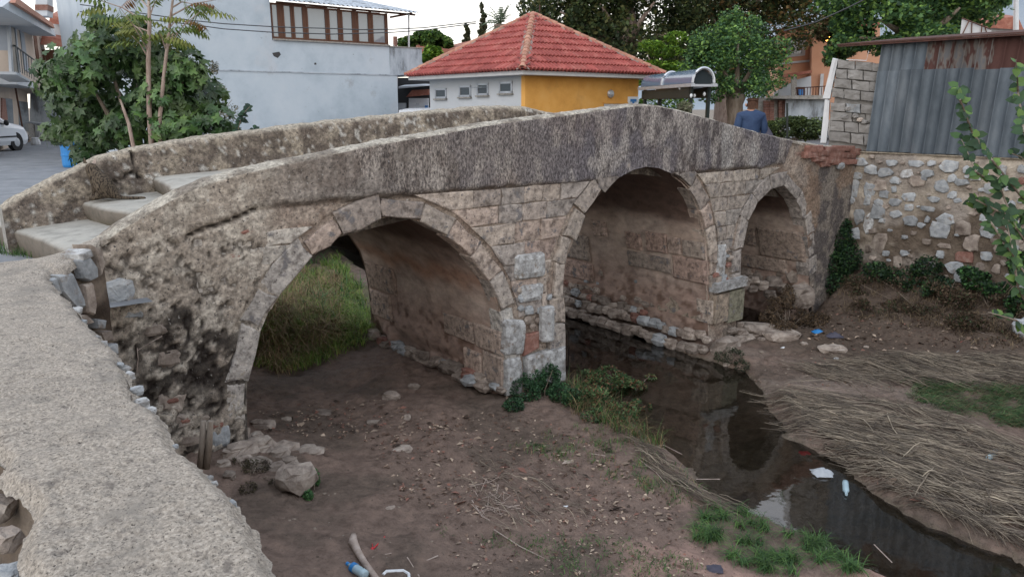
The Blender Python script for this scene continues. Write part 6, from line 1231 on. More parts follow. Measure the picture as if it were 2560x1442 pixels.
# split: first 200 leaves are objects
def split_leaves(lf_, par, mt, lim=280, fpl=1):
    nf = len(lf_.f); 
    order = list(range(nf))
    for fi in order[:lim]:
        f_ = lf_.f[fi]; vs = [lf_.v[i] for i in f_]; o = mk('leaf', vs, [tuple(range(len(vs)))], mt, par, np.array([lf_.c[i] for i in f_]))
    if nf > lim:
        vs, fs, cc = [], [], []
        for fi in order[lim:]:
            f_ = lf_.f[fi]; fs.append(tuple(range(len(vs), len(vs)+len(f_)))); vs += [lf_.v[i] for i in f_]; cc += [lf_.c[i] for i in f_]
        o = mk('leaves', vs, fs, mt, par, np.array(cc)); o['kind'] = 'stuff'
split_leaves(l_, vn, M['leaf'])
# creeping bushes at the foot of the retaining wall and beside the third arch
def bush(label, blobs, n_, size, cols, seed, cat='bush', name='leafy_bush', zb=None, **kw):
    c0 = np.mean([b_[0] for b_ in blobs], 0); z = min(b_[0][2]-b_[1][2] for b_ in blobs); t = thing(name, [c0[0], c0[1], z], label, cat)
    r = np.random.RandomState(seed); b = MB()
    for q in blobs:
        for k in range(3): e = q[0]+r.normal(size=3)*np.array(q[1])*.4; b.tube([[c0[0]+r.uniform(-.05, .05), c0[1], z], (np.array([c0[0], c0[1], z])+e)/2+r.normal(size=3)*.02, e], [.008, .006, .003], 3)
    b.build('stems', M['bark'], t)['kind'] = 'stuff'
    V, Fq, cc = leaf_cloud(blobs, n_, size, cols, seed, **kw); mk('foliage', V, Fq, M['leaf'], t, cc); return t
def blw(px, py, v_off, rx, ry):        # on the retaining wall, proud of it
    X = onpl(px, py, PW+NW*v_off, NW); k = X[1]/1905.; return (X, (rx*k, rx*k*.8, ry*k))
DG = [srgb(40, 62, 44), srgb(52, 78, 50), srgb(34, 52, 40), srgb(66, 94, 54)]
bush('dense dark green bush climbing between the third arch and the retaining wall', [blw(2100, 600, .25, 32, 40), blw(2085, 660, .35, 38, 45), blw(2120, 645, .25, 36, 50), blw(2095, 710, .35, 45, 35), blw(2068, 620, .3, 22, 30), blw(2110, 565, .15, 20, 22)], 6500, .045, DG, 71, thr=.38, noise_s=5)
bush('low dark creeper spreading along the foot of the stone wall', [blw(2190, 680, .25, 40, 28), blw(2250, 690, .3, 45, 28), blw(2320, 668, .2, 38, 30), blw(2350, 710, .3, 38, 22), blw(2300, 720, .4, 50, 20)], 4500, .045, DG, 73, thr=.42, noise_s=5, name='creeper', cat='creeper')
bush('leafy creeper with brighter green tips at the foot of the wall, far right', [blw(2440, 700, .25, 40, 26), blw(2490, 725, .3, 38, 24), blw(2540, 760, .5, 30, 30), blw(2420, 680, .2, 28, 16), blw(2560, 660, .4, 40, 40)], 4200, .05, DG+[srgb(70, 112, 58)], 75, thr=.42, noise_s=5, name='creeper', cat='creeper')
def blb(px, py, rx, ry, lift=0., z0=-1.85):
    X = on_bed(px, py, z0); k = X[1]/1905.; X = X+ZU*(ry*k*.6+lift); return (X, (rx*k, rx*k, ry*k))
bush('small-leaved green plant clump at the foot of the first pier', [blb(1310, 995, 50, 44), blb(1360, 985, 44, 50), blb(1400, 1000, 34, 34), blb(1285, 1025, 30, 22), blb(1430, 1010, 30, 30), blb(1330, 985, 40, 40, .10), blb(1370, 975, 34, 34, .12)], 9500, .030, [srgb(54, 86, 58), srgb(70, 104, 66), srgb(42, 68, 48)], 77, thr=.38, noise_s=9, name='weed_clump', cat='weed')
bush('weedy green tangle with red stems at the water\'s edge', [blb(1450, 1010, 40, 25), blb(1500, 1020, 40, 36), blb(1545, 990, 40, 40, .05), blb(1590, 1000, 28, 22, .12), blb(1480, 1050, 35, 20), blb(1520, 985, 50, 40, .08), blb(1470, 990, 40, 40, .06), blb(1560, 1050, 40, 26, .03), blb(1600, 1040, 30, 20, .08), blb(1625, 975, 16, 10, .15)], 8000, .042, [srgb(74, 100, 62), srgb(96, 120, 76), srgb(120, 88, 66), srgb(54, 78, 50)], 79, thr=.42, noise_s=7, shape='thin', name='weed_clump', cat='weed')
bush('half-dry small bush in front of the second pier boulder', [blb(1830, 905, 34, 26), blb(1855, 925, 26, 18), blb(1800, 900, 18, 16)], 1800, .026, [srgb(66, 76, 56), srgb(92, 90, 72), srgb(50, 58, 44)], 81, thr=.42, noise_s=9, name='weed_clump', cat='weed')
bush('green weed beside the pale boulder under the left abutment', [blb(785, 1215, 18, 34), blb(770, 1245, 16, 16)], 900, .028, [srgb(62, 96, 60), srgb(78, 112, 66)], 83, thr=.36, name='weed_clump', cat='weed')
bush('mossy dark root tangle under the left abutment', [blb(640, 1180, 40, 22), blb(700, 1210, 36, 20), blb(620, 1230, 26, 20), blb(600, 1160, 22, 16)], 1600, .02, [srgb(60, 54, 40), srgb(74, 70, 44), srgb(50, 44, 34)], 85, thr=.40, noise_s=8, shape='thin', name='root_tangle', cat='roots')
bush('dusty green bushes behind the far end of the parapet', [bl(1960, 320, 17, 40, 26), bl(2020, 325, 17, 42, 26), bl(1990, 305, 17, 30, 16), bl(1930, 320, 17, 22, 18), bl(2045, 310, 17, 20, 20)], 5200, .07, [srgb(74, 88, 54), srgb(92, 106, 60), srgb(58, 72, 46)], 87, thr=.38, noise_s=3, name='roadside_bush')
bush('pale dry grass tuft on top of the parapet beside the shelter post', [(onpl(1712, 268, W3(0, .15, 0), NF), (.10, .06, .06))], 500, .07, [srgb(150, 148, 128), srgb(120, 128, 96)], 89, thr=.2, shape='thin', flat=-.4, name='parapet_grass', cat='grass tuft')
def blf(px, py, v, rx, ry): X = onpl(px, py, W3(0, v, 0), NF); k = X[1]/1905.; return (X, (rx*k, rx*k, ry*k))
bush('tangle of dry roots and flood debris caught under the third arch', [blf(1945, 765, -.1, 34, 30), blf(1985, 790, -.3, 40, 26), blf(1920, 790, -.15, 26, 18), blf(2040, 800, -.4, 44, 22), blf(1970, 740, -.1, 20, 34), blf(1955, 815, -.4, 40, 14)], 5200, .04, [srgb(92, 78, 62), srgb(116, 98, 78), srgb(66, 56, 46)], 91, thr=.40, noise_s=6, shape='thin', flat=-.3, name='debris_tangle', cat='debris')
bush('dead brown undergrowth on the bank below the creepers', [blb(2150, 735, 55, 34), blb(2230, 745, 55, 38), blb(2320, 750, 60, 40), blb(2410, 765, 60, 42), blb(2500, 790, 50, 40), blb(2550, 800, 40, 40), blb(2190, 770, 60, 18), blb(2300, 785, 60, 20), blb(2420, 815, 60, 24), blb(2500, 850, 50, 20)], 16000, .04, [srgb(92, 76, 62), srgb(112, 96, 78), srgb(62, 54, 44), srgb(64, 76, 50), srgb(78, 62, 52)], 93, thr=.47, noise_s=3.2, shape='thin', flat=-.2, shell=.1, name='dry_undergrowth', cat='undergrowth')['kind'] = 'stuff'

# ---------------------------------------------------------------- grass blades, straw and litter on the bed
def blades(name, pts, n_per, h, spread, cols, seed, bend=.5, mt='blade', wid=.006, lie=None, segs=3):
    """pts: world base points; curved tapering blades"""
    r = np.random.RandomState(seed); k = len(pts)*n_per; base = np.repeat(np.array(pts), n_per, 0)+r.normal(size=(k, 3))*[spread, spread, 0]
    u = (base[:, :2]-P0[:2])@_M.T; base[:, 2] = bed_fast(u[:, 0], u[:, 1])
    keep = base[:, 2] > WATER_Z-.03; base = base[keep]; k = len(base)
    a_ = r.uniform(0, 6.283, k) if lie is None else lie+r.normal(size=k)*.35
    H = h*r.uniform(.45, 1.2, k); dirh = np.stack([np.cos(a_), np.sin(a_), 0*a_], 1); perp = np.stack([-np.sin(a_), np.cos(a_), 0*a_], 1)
    B = bend*r.uniform(.5, 1.5, k); V = []
    for j in range(segs+1):
        t = j/segs; ang = B*t*1.3; c_ = base+dirh*(H*t*np.sin(np.minimum(ang, 1.55)))[:, None]+ZU*(H*t*np.cos(np.minimum(ang, 1.52)))[:, None]; w_ = wid*(1-t*.85)
        V += [c_-perp*w_, c_+perp*w_]
    V = np.stack(V, 1).reshape(-1, 3); q = np.arange(k)*(2*(segs+1)); Fq = np.concatenate([np.stack([q+2*j, q+2*j+1, q+2*j+3, q+2*j+2], 1) for j in range(segs)])
    cc = np.array(cols)[r.randint(0, len(cols), k)]*r.uniform(.7, 1.3, k)[:, None]; cc = np.repeat(cc, 2*(segs+1), 0)
    o = mk(name, V, Fq, M[mt], None, cc); return o
def scat(poly_px, n_, seed, z0=-1.85):
    r = np.random.RandomState(seed); P_ = np.array(poly_px, float); x0, y0 = P_.min(0); x1, y1 = P_.max(0)
    X_, Y_ = r.uniform(x0, x1, n_*6), r.uniform(y0, y1, n_*6); ins = np.zeros(n_*6, bool); j = len(P_)-1
    for i in range(len(P_)):
        c_ = ((P_[i][1] > Y_) != (P_[j][1] > Y_)) & (X_ < (P_[j][0]-P_[i][0])*(Y_-P_[i][1])/(P_[j][1]-P_[i][1]+1e-9)+P_[i][0]); ins ^= c_; j = i
    X_, Y_ = X_[ins][:n_], Y_[ins][:n_]
    return list(on_bed_many(X_, Y_))
gg = [srgb(72, 104, 58), srgb(92, 122, 64), srgb(58, 86, 52)]; gdry = [srgb(132, 112, 84), srgb(152, 130, 96), srgb(110, 92, 70)]
tag(blades('grass', scat([(1720, 1330), (1790, 1270), (1880, 1280), (2000, 1330), (2120, 1390), (2160, 1442), (1900, 1442), (1800, 1400)], 60, 1), 34, .15, .022, gg, 2, bend=1.15, wid=.0038), 'lush green grass tufts on the mud bank beside the stream', 'grass', kind='stuff')
tag(blades('grass', scat([(1260, 1120), (1500, 1050), (1640, 1110), (1760, 1230), (1700, 1290), (1500, 1180)], 90, 3), 14, .085, .05, gg+gdry[:1], 4, bend=1.0, wid=.003), 'thin short grass along the stream bank near the first pier', 'grass', kind='stuff')
tag(blades('grass', scat([(1100, 1330), (1500, 1350), (1750, 1400), (1700, 1460), (1350, 1460), (1400, 1400)], 60, 5), 12, .06, .05, gg, 6, bend=1.0, wid=.003), 'scattered small green weeds in the foreground mud', 'weeds', kind='stuff')
tag(blades('grass', scat([(1400, 960), (1560, 960), (1620, 1060), (1660, 1130), (1440, 1040)], 100, 7), 14, .26, .03, gg+gdry, 8, bend=.8, wid=.0035), 'long rank grass leaning at the water\'s edge by the pier', 'grass', kind='stuff')
tag(blades('grass', scat([(640, 830), (720, 700), (840, 640), (935, 800), (925, 860), (760, 920), (660, 940)], 330, 9, -1.5), 26, .24, .06, [srgb(110, 142, 66), srgb(130, 158, 74), srgb(92, 122, 58), srgb(146, 150, 84)], 10, bend=.8, wid=.006), 'bright green grass on the bank seen through the first arch', 'grass', kind='stuff')
tag(blades('dry_grass', scat([(650, 780), (760, 680), (850, 700), (840, 860), (700, 940), (650, 920)], 190, 11, -1.5), 20, .42, .05, gdry, 12, bend=1.0, mt='straw', wid=.005), 'tall dry straw-coloured grass on the bank seen through the first arch', 'grass', kind='stuff')
tag(blades('grass', scat([(2260, 960), (2560, 970), (2600, 1070), (2480, 1060), (2300, 1010)], 150, 13), 26, .13, .06, [srgb(74, 104, 66), srgb(92, 120, 74), srgb(62, 88, 58), srgb(120, 112, 84)], 14, bend=1.3, wid=.0045, lie=-.6), 'green grass patch flattened on the right bank', 'grass', kind='stuff')
# reeds combed flat by the flood on the right bank
LIE = math.atan2(-N[1], -N[0])+.10
def reeds(name, poly, n_, L, seed, lab, w_=.0034, dz=.04):
    r = np.random.RandomState(seed); B = np.array(scat(poly, n_, seed+1)); k = len(B); a_ = LIE+r.normal(size=k)*(1.2 if name == 'crossed_stalks' else .17)+(fbm(B, 1.3, 2, seed)-.5)*1.2; Lr = L*r.uniform(.3, 1.3, k); V = []
    segs = 5; arch = r.uniform(0, .05, k); z0 = r.uniform(0, dz, k); a2 = r.normal(size=k)*.25
    for j in range(segs+1):
        t = j/segs-.5; aa = a_+a2*t; c_ = B+np.stack([np.cos(aa), np.sin(aa), 0*aa], 1)*(Lr*t)[:, None]; u = (c_[:, :2]-P0[:2])@_M.T; c_[:, 2] = np.maximum(bed_fast(u[:, 0], u[:, 1]), WATER_Z)+z0+arch*(1-4*t*t)+.004
        pr = np.stack([-np.sin(aa), np.cos(aa), 0*aa], 1)*(w_*(1-.5*abs(t)))*r.uniform(.7, 1.3, k)[:, None]; V += [c_-pr, c_+ZU*w_*.9, c_+pr]
    V = np.stack(V, 1).reshape(-1, 3); m_ = 3*(segs+1); q = np.arange(k)*m_; Fq = np.concatenate([np.stack([q+3*j+i, q+3*j+i+1, q+3*j+i+4, q+3*j+i+3], 1) for j in range(segs) for i in (0, 1)])
    cc = np.array([srgb(122, 111, 97), srgb(142, 131, 114), srgb(94, 84, 73), srgb(74, 66, 58)])[r.choice(4, size=k, p=[.30, .16, .30, .24])]*r.uniform(.7, 1.25, k)[:, None]
    return tag(mk(name, V, Fq, M['straw'], None, np.repeat(cc, m_, 0)), lab, 'reeds', kind='stuff')
reeds('flattened_reeds', [(1915, 1000), (1990, 975), (2150, 1010), (2350, 1110), (2560, 1210), (2620, 1330), (2560, 1330), (2350, 1240), (2200, 1190), (2050, 1090)], 1500, .85, 51, 'dense mat of dry reeds combed flat along the stream on the right bank')
tag(blades('weeds', scat([(700, 700), (800, 640), (900, 720), (920, 780), (780, 800)], 26, 91, -1.5), 9, .34, .05, [srgb(70, 104, 62), srgb(86, 122, 70)], 92, bend=.7, wid=.012), 'broad-leaved green weeds standing in the grass beyond the first arch', 'weeds', kind='stuff')
reeds('flattened_reeds', [(1990, 930), (2200, 900), (2560, 900), (2560, 960), (2250, 960), (2100, 960)], 900, .7, 53, 'thin scatter of dry reeds lying across the upper right bank')
reeds('flattened_reeds', [(2130, 990), (2330, 1030), (2560, 1120), (2560, 1180), (2330, 1090)], 380, .55, 55, 'loose dry reeds lying between the green grass and the dense mat')
reeds('flattened_reeds', [(2080, 1120), (2300, 1230), (2600, 1370), (2600, 1400), (2250, 1260), (2080, 1160)], 420, .3, 57, 'dark tangled straw along the very edge of the stream', .003)
reeds('dry_stalks', [(1560, 1100), (1640, 1130), (1740, 1230), (1850, 1280), (1790, 1290), (1640, 1190)], 190, .38, 59, 'dry broken stalks strewn along the left edge of the stream', .003, .05)
reeds('dry_stalks', [(1180, 1150), (1450, 1180), (1480, 1300), (1250, 1330), (1160, 1240)], 110, .3, 61, 'dry broken stalks scattered over the mud in the middle', .0026, .03)
# dead leaves, twigs and pebbles
def litter(name, poly, n_, size, cols, seed, lab, cat='litter', flat=.85, z0=-1.85):
    r = np.random.RandomState(seed); B = np.array(scat(poly, n_, seed+1, z0)); k = len(B); nm = r.normal(size=(k, 3))*(1-flat)*1.6+ZU; nm /= np.linalg.norm(nm, axis=1)[:, None]; t = np.cross(nm, r.normal(size=(k, 3))); t /= np.linalg.norm(t, axis=1)[:, None]; b_ = np.cross(nm, t); s_ = size*np.exp(r.normal(size=k)*.45)[:, None]*.85; B = B+ZU*.013
    V = np.stack([B-t*s_, B+b_*s_*.5+ZU*s_*.25, B+t*s_, B-b_*s_*.5+ZU*s_*.2], 1).reshape(-1, 3); cc = np.array(cols)[r.randint(0, len(cols), k)]*r.uniform(.7, 1.25, k)[:, None]
    return tag(mk(name, V, np.arange(4*k).reshape(-1, 4), M['straw'], None, np.repeat(cc, 4, 0)), lab, cat, kind='stuff')
lc = [srgb(122, 102, 88), srgb(144, 126, 110), srgb(96, 76, 64), srgb(66, 54, 46), srgb(168, 150, 132), srgb(128, 92, 80)]
litter('leaf_litter', [(900, 1080), (1250, 1030), (1500, 1080), (1720, 1300), (1400, 1330), (1000, 1260)], 2300, .019, lc, 71, 'dead brown leaves and chips scattered over the middle of the mud')
litter('leaf_litter', [(1050, 1250), (1750, 1290), (1800, 1442), (1150, 1442)], 900, .015, lc, 73, 'sparse dead leaves on the smooth foreground mud')
litter('leaf_litter', [(2000, 860), (2560, 850), (2560, 1000), (2000, 960)], 700, .02, lc, 75, 'dead leaves and rubbish scraps on the far right bank')
litter('leaf_litter', [(2000, 1100), (2300, 1110), (2560, 1230), (2560, 1330), (2200, 1210)], 500, .02, lc, 77, 'dead leaves among the flattened reeds')
litter('leaf_litter', [(640, 1020), (950, 1000), (1200, 1050), (1000, 1120), (660, 1080)], 900, .020, lc, 79, 'dark leaf scraps on the mud in front of the first arch')
reeds('crossed_stalks', [(1960, 980), (2200, 960), (2560, 1150), (2560, 1320), (2250, 1200)], 90, .45, 63, 'thicker broken stalks lying crosswise on the reed mat', .006, .08)
litter('leaf_litter', [(1950, 960), (2300, 1010), (2560, 1150), (2560, 1340), (2200, 1230), (2000, 1090)], 420, .034, lc, 95, 'larger curled dead leaves on top of the flattened reeds')
litter('leaf_litter', [(2000, 740), (2560, 770), (2560, 860), (2000, 860)], 900, .024, lc, 87, 'brown leaf mould and scraps on the slope under the creepers')
litter('leaf_litter', [(2000, 1000), (2560, 1150), (2560, 1330), (2200, 1210)], 700, .022, [srgb(78, 68, 58), srgb(98, 84, 72), srgb(60, 54, 48)], 89, 'dark plant debris filling the gaps of the reed mat')
def pebbles(poly, n_, r0, r1, seed, lab, z0=-1.85):
    r = np.random.RandomState(seed); B = scat(poly, n_, seed+1, z0); V, F_, cc = [], [], []
    base = np.array([[1, 0, 0], [0, 1, 0], [-1, 0, 0], [0, -1, 0], [0, 0, 1], [0, 0, -1], [.7, .7, .5], [-.7, .7, .5], [-.7, -.7, .5], [.7, -.7, .5]], float)
    tri = [(0, 6, 9), (0, 1, 6), (1, 7, 6), (1, 2, 7), (2, 8, 7), (2, 3, 8), (3, 9, 8), (3, 0, 9), (4, 9, 6), (4, 6, 7), (4, 7, 8), (4, 8, 9), (0, 5, 1), (1, 5, 2), (2, 5, 3), (3, 5, 0)]
    for p in B:
        s_ = r.uniform(r0, r1)*(1 if r.rand() > .1 else 1.8); sc_v = np.array([r.uniform(.7, 1.4), r.uniform(.7, 1.2), r.uniform(.4, .7)])*s_; a_ = r.uniform(0, 6.28); ca, sa = math.cos(a_), math.sin(a_); q = base*r.uniform(.8, 1.15, (10, 1))*sc_v; q = np.stack([q[:, 0]*ca-q[:, 1]*sa, q[:, 0]*sa+q[:, 1]*ca, q[:, 2]], 1)+p
        o_ = len(V)*10; V.append(q); F_ += [tuple(o_+i for i in f_) for f_ in tri]; cc += [np.array([srgb(112, 96, 84), srgb(84, 72, 62), srgb(132, 120, 108)][r.randint(3)])]*10
    return tag(mk('pebbles', np.concatenate(V), F_, M['mud'], None, np.array(cc)), lab, 'pebbles', kind='stuff')
pebbles([(640, 1000), (1250, 1030), (1700, 1250), (1400, 1440), (760, 1440), (650, 1200)], 620, .006, .014, 81, 'small clods and pebbles dotted over the mud')
pebbles([(1860, 880), (2100, 870), (2300, 940), (2150, 960), (1900, 990)], 260, .01, .025, 83, 'grey gravel on the bank below the second pier')
pebbles([(2100, 1000), (2560, 1140), (2560, 1300), (2200, 1120)], 260, .008, .02, 85, 'pebbles lying between the flattened reeds')
tag(blades('dry_grass', scat([(2060, 700), (2300, 700), (2560, 760), (2560, 880), (2300, 830), (2100, 790)], 170, 94), 12, .20, .05, [srgb(98, 84, 66), srgb(76, 64, 52), srgb(120, 104, 82)], 95, bend=1.3, mt='straw', wid=.004), 'brown dry stems bristling from the bank under the wall', 'grass', kind='stuff')
litter('leaf_litter', [(2020, 760), (2560, 790), (2560, 880), (2020, 850)], 1300, .028, lc, 97, 'brown curled leaves spread below the undergrowth on the right bank')
# ---------------------------------------------------------------- stones, boulders and rubbish on the bed
def bed_rock(px, py, wpx, sq, m, lab, cat='stone', seed=0, sink=.35, z0=-1.85, name='stone', group=None):
    X = on_bed(px, py, z0); k = X[1]/1905.; r_ = wpx*k/2; o = rock(name, X+ZU*(r_*sq[2]*(1-sink)), r_, m, None, sq, seed or int(px+py), rings=7, segs=10); return tag(o, lab, cat, group)
bed_rock(742, 1222, 108, (1, .9, .74), M['tanstone'], 'large pale boulder standing clear under the left abutment', 'boulder', 4, .1, name='boulder')
bed_rock(575, 1195, 34, (1, .9, .8), M['tanstone'], 'small tan stone wedged in earth beside the wooden stakes')
bed_rock(658, 1068, 72, (1.0, .5, .36), M['tanstone'], 'long flat stone half buried beside the first arch jamb')
bed_rock(978, 998, 46, (1, .7, .6), M['tanstone'], 'pinkish angular stone in the dark mud under the first arch', z0=-1.8)
bed_rock(1035, 970, 34, (1, .6, .45), M['tanstone'], 'small rounded stone just behind the pinkish angular one')
bed_rock(1018, 1050, 24, (1, .8, .8), M['tanstone'], 'small upright chip of stone below the first pier')
bed_rock(1005, 1125, 58, (1.1, .8, .22), M['tanstone'], 'flat pale slab lying alone in the middle of the mud')
bed_rock(805, 1035, 48, (1.2, .8, .25), M['tanstone'], 'flat stone slab between the abutment and the first pier')
bed_rock(935, 1058, 34, (1.2, .8, .3), M['tanstone'], 'flat grey stone right of the slab before the first arch')
bed_rock(715, 1050, 32, (1.2, .8, .3), M['tanstone'], 'small flat stone left of the slab before the first arch')
bed_rock(975, 1275, 30, (1.1, .8, .5), M['tanstone'], 'small dark clod-like stone in the foreground mud')
bed_rock(780, 1130, 60, (1.2, .8, .2), M['tanstone'], 'broad flat stone sunk in mud right of the abutment footing')
for x, y, w_, lab in ((1890, 833, 95, 'long smooth pale rock ledge beside the second pier'), (1955, 850, 90, 'broad smooth rock in the shallow puddle, middle of three'), (2080, 880, 66, 'low rounded rock nearest the right bank, with white litter on it')):
    bed_rock(x, y, w_, (1.1, .8, .34), M['driftwood'] if 0 else M['tanstone'], lab, 'rock', sink=.2, name='smooth_rock')
for i, (x, y, w_) in enumerate(((1905, 852, 24), (2010, 862, 20), (1820, 915, 26), (2165, 870, 16), (2230, 905, 14))): bed_rock(x, y, w_, (1, .8, .5), M['tanstone'], ['small stone at the tip of the smooth rock ledge', 'small stone right of the broad smooth rock', 'small stone at the foot of the second pier bush', 'small stone by the blue plastic on the right bank', 'small stone alone on the upper right bank'][i])
Xb = onpl(2000, 742, W3(0, -.12, 0), NF); tag(rock('boulder', Xb, .21, M['tanstone'], None, (1, .9, .95), 9, rings=7, segs=10), 'large rounded boulder blocking the foot of the third arch', 'boulder')
for i, (x, y, r_) in enumerate(((1850, 705, .13), (1885, 700, .08), (1880, 722, .07), (1905, 712, .10), (1935, 705, .12), (1925, 735, .09), (1960, 720, .10), (1975, 700, .07))): o_ = rock('rubble_stone', onpl(x, y, W3(0, .45, 0), NF), r_, M['tanstone'], bridge, (1.2, 1, .8), 1700+i, rings=5, segs=8)
bed_rock(2560, 840, 60, (1, 1, .9), M['greystone'], 'grey boulder on the bank at the right edge', 'boulder', 12, .2, -1.3, name='boulder')
# two wooden stakes at the left abutment
for i, (x0, x1, lab) in enumerate(((500, 508, 'left of two upright sawn stakes by the left abutment'), (516, 526, 'right of two upright sawn stakes by the left abutment'))):
    Yk = 5.0; b = MB(); b.tube([aty(x0, 1170, Yk), aty((x0+x1)/2+2, 1110, Yk), aty(x1, 1052, Yk)], [.026, .024, .022], 8); tag(b.build('wooden_stake', M['bark'], smooth=True), lab, 'stake', 'sawn stakes')
# driftwood branch with a knob, plastic bottle, bracket
def bpt(x, y, lift=0): return on_bed(x, y, -1.85)+ZU*lift
b = MB(); b.tube([bpt(885, 1352, .05), bpt(883, 1366, .045), bpt(895, 1388, .03), bpt(912, 1415, .03), bpt(935, 1448, .03), bpt(955, 1475, .03)], [.022, .033, .026, .022, .024, .022], 9); tag(b.build('driftwood_branch', M['driftwood'], smooth=True), 'bent smooth driftwood branch with a knobbed end in the foreground mud', 'branch')
def bottle(x0, y0, x1, y1, r_, lab, cap, body, name='plastic_bottle', z=None):
    p0, p1 = bpt(x0, y0, r_), bpt(x1, y1, r_)
    if z is not None: p0, p1 = atz(x0, y0, z), atz(x1, y1, z)
    L = np.linalg.norm(p1-p0); d = (p1-p0)/L; t = thing(name, p0, lab, 'bottle')
    b = MB(); b.lathe(p0, [(r_*.34, L*.10), (r_*.36, L*.16), (r_*.8, L*.26), (r_, L*.34), (r_*.93, L*.45), (r_, L*.5), (r_*.93, L*.58), (r_, L*.64), (r_*.93, L*.75), (r_, L*.8), (r_*.95, L*.97), (r_*.6, L)], 14, d); b.build('body', body, t, smooth=True)
    b = MB(); b.lathe(p0, [(r_*.42, 0), (r_*.42, L*.11)], 12, d); b.build('cap', cap, t); return t, p0, d, L
t, p0, d, L = bottle(868, 1418, 915, 1448, .033, 'clear water bottle with blue cap and label in the foreground mud', M['blue'], M['bottle'])
b = MB(); b.lathe(p0+d*L*.3, [(.034, 0), (.0345, L*.16)], 14, d); b.build('label', M['blue'], t)
bottle(2116, 1236, 2113, 1204, .030, 'clear plastic bottle floating upright in the stream', M['bottle'], M['bottle'], z=WATER_Z+.02)
bottle(2462, 1158, 2490, 1135, .030, 'crushed pale plastic bottle on the flattened reeds', M['bottle'], M['bottle'])
b = MB(); b.tube([bpt(958, 1442, .02), bpt(966, 1434, .02), bpt(1008, 1432, .02), bpt(1022, 1440, .02), bpt(1024, 1460, .02)], [.011]*5, 6); tag(b.build('metal_bracket', M['signwhite']), 'white U-shaped bracket lying at the bottom edge of the mud', 'bracket')
def crumple(px, py, w_, h_, m, lab, cat, name, seed, z=None, hi=.5):
    X = bpt(px, py) if z is None else atz(px, py, z); k = X[1]/1905.; r = np.random.RandomState(seed); n_ = 9; g_ = np.linspace(-1, 1, n_); V = []
    for a_ in g_:
        for b_ in g_: q = np.array([a_, b_]); rr = np.hypot(a_, b_); V.append([X[0]+a_*w_*k/2*(1-.2*abs(b_)+r.uniform(-.1, .1)), X[1]+b_*w_*k/2*.8, X[2]+.01+max(0, 1-rr)**.5*w_*k*hi*.5*(r.uniform(.6, 1.2))+.1*w_*k*r.rand()*.3])
    return tag(mk(name, V, grid_faces(n_, n_), m), lab, cat)
crumple(2055, 1185, 60, 30, M['bag'], 'crumpled clear plastic bag caught at the stream edge', 'bag', 'plastic_bag', 1, WATER_Z)
crumple(2012, 1135, 34, 14, M['red'], 'red torn wrapper at the stream edge above the plastic bag', 'wrapper', 'torn_wrapper', 2, None, .2)
crumple(2045, 832, 34, 12, M['blue'], 'blue plastic scrap on the bank right of the smooth rocks', 'plastic scrap', 'plastic_scrap', 3)
crumple(2085, 842, 44, 14, M['cloth'], 'dark grey rag lying beside the blue plastic scrap', 'rag', 'rag', 4)
crumple(2404, 858, 18, 8, M['red'], 'small bright red scrap on the far right bank', 'plastic scrap', 'plastic_scrap', 5)
crumple(2400, 882, 22, 12, M['bag'], 'clear plastic scrap just below the small red one', 'plastic scrap', 'plastic_scrap', 6)
crumple(1960, 872, 18, 10, M['signwhite'], 'white paper scrap left on the rock beside the puddle', 'paper scrap', 'paper_scrap', 7)
crumple(2091, 898, 16, 7, M['signwhite'], 'white paper scrap in front of the low rounded rock', 'paper scrap', 'paper_scrap', 8)
crumple(1727, 1386, 12, 12, M['signwhite'], 'tiny white scrap in the foreground weeds', 'paper scrap', 'paper_scrap', 9)
crumple(2230, 1160, 60, 24, M['bag'], 'dirty clear plastic sheet tangled in the flattened reeds', 'plastic scrap', 'plastic_scrap', 10)
crumple(1787, 1425, 50, 14, M['cloth'], 'dark grey cloth scrap at the bottom edge right of centre', 'rag', 'rag', 11)
crumple(2555, 830, 30, 40, M['bag'], 'torn pale plastic draped on the boulder at the right edge', 'plastic scrap', 'plastic_scrap', 12)
X = bpt(1410, 1270, .012); b = MB(); b.cbox(X, .075, .035, .006, .15); tag(b.build('paper_card', M['signwhite']), 'small white card lying flat on the mud right of centre', 'card')
X = bpt(1420, 1160, .012); b = MB(); b.prism([X+[-.06, -.02, 0], X+[.05, 0, 0], X+[.06, .03, .02], X+[-.03, .03, .01]], ZU*.004); tag(b.build('bark_chip', M['driftwood']), 'pale flat chip of bark on the mud below the first pier', 'chip')
rl = np.random.RandomState(3)
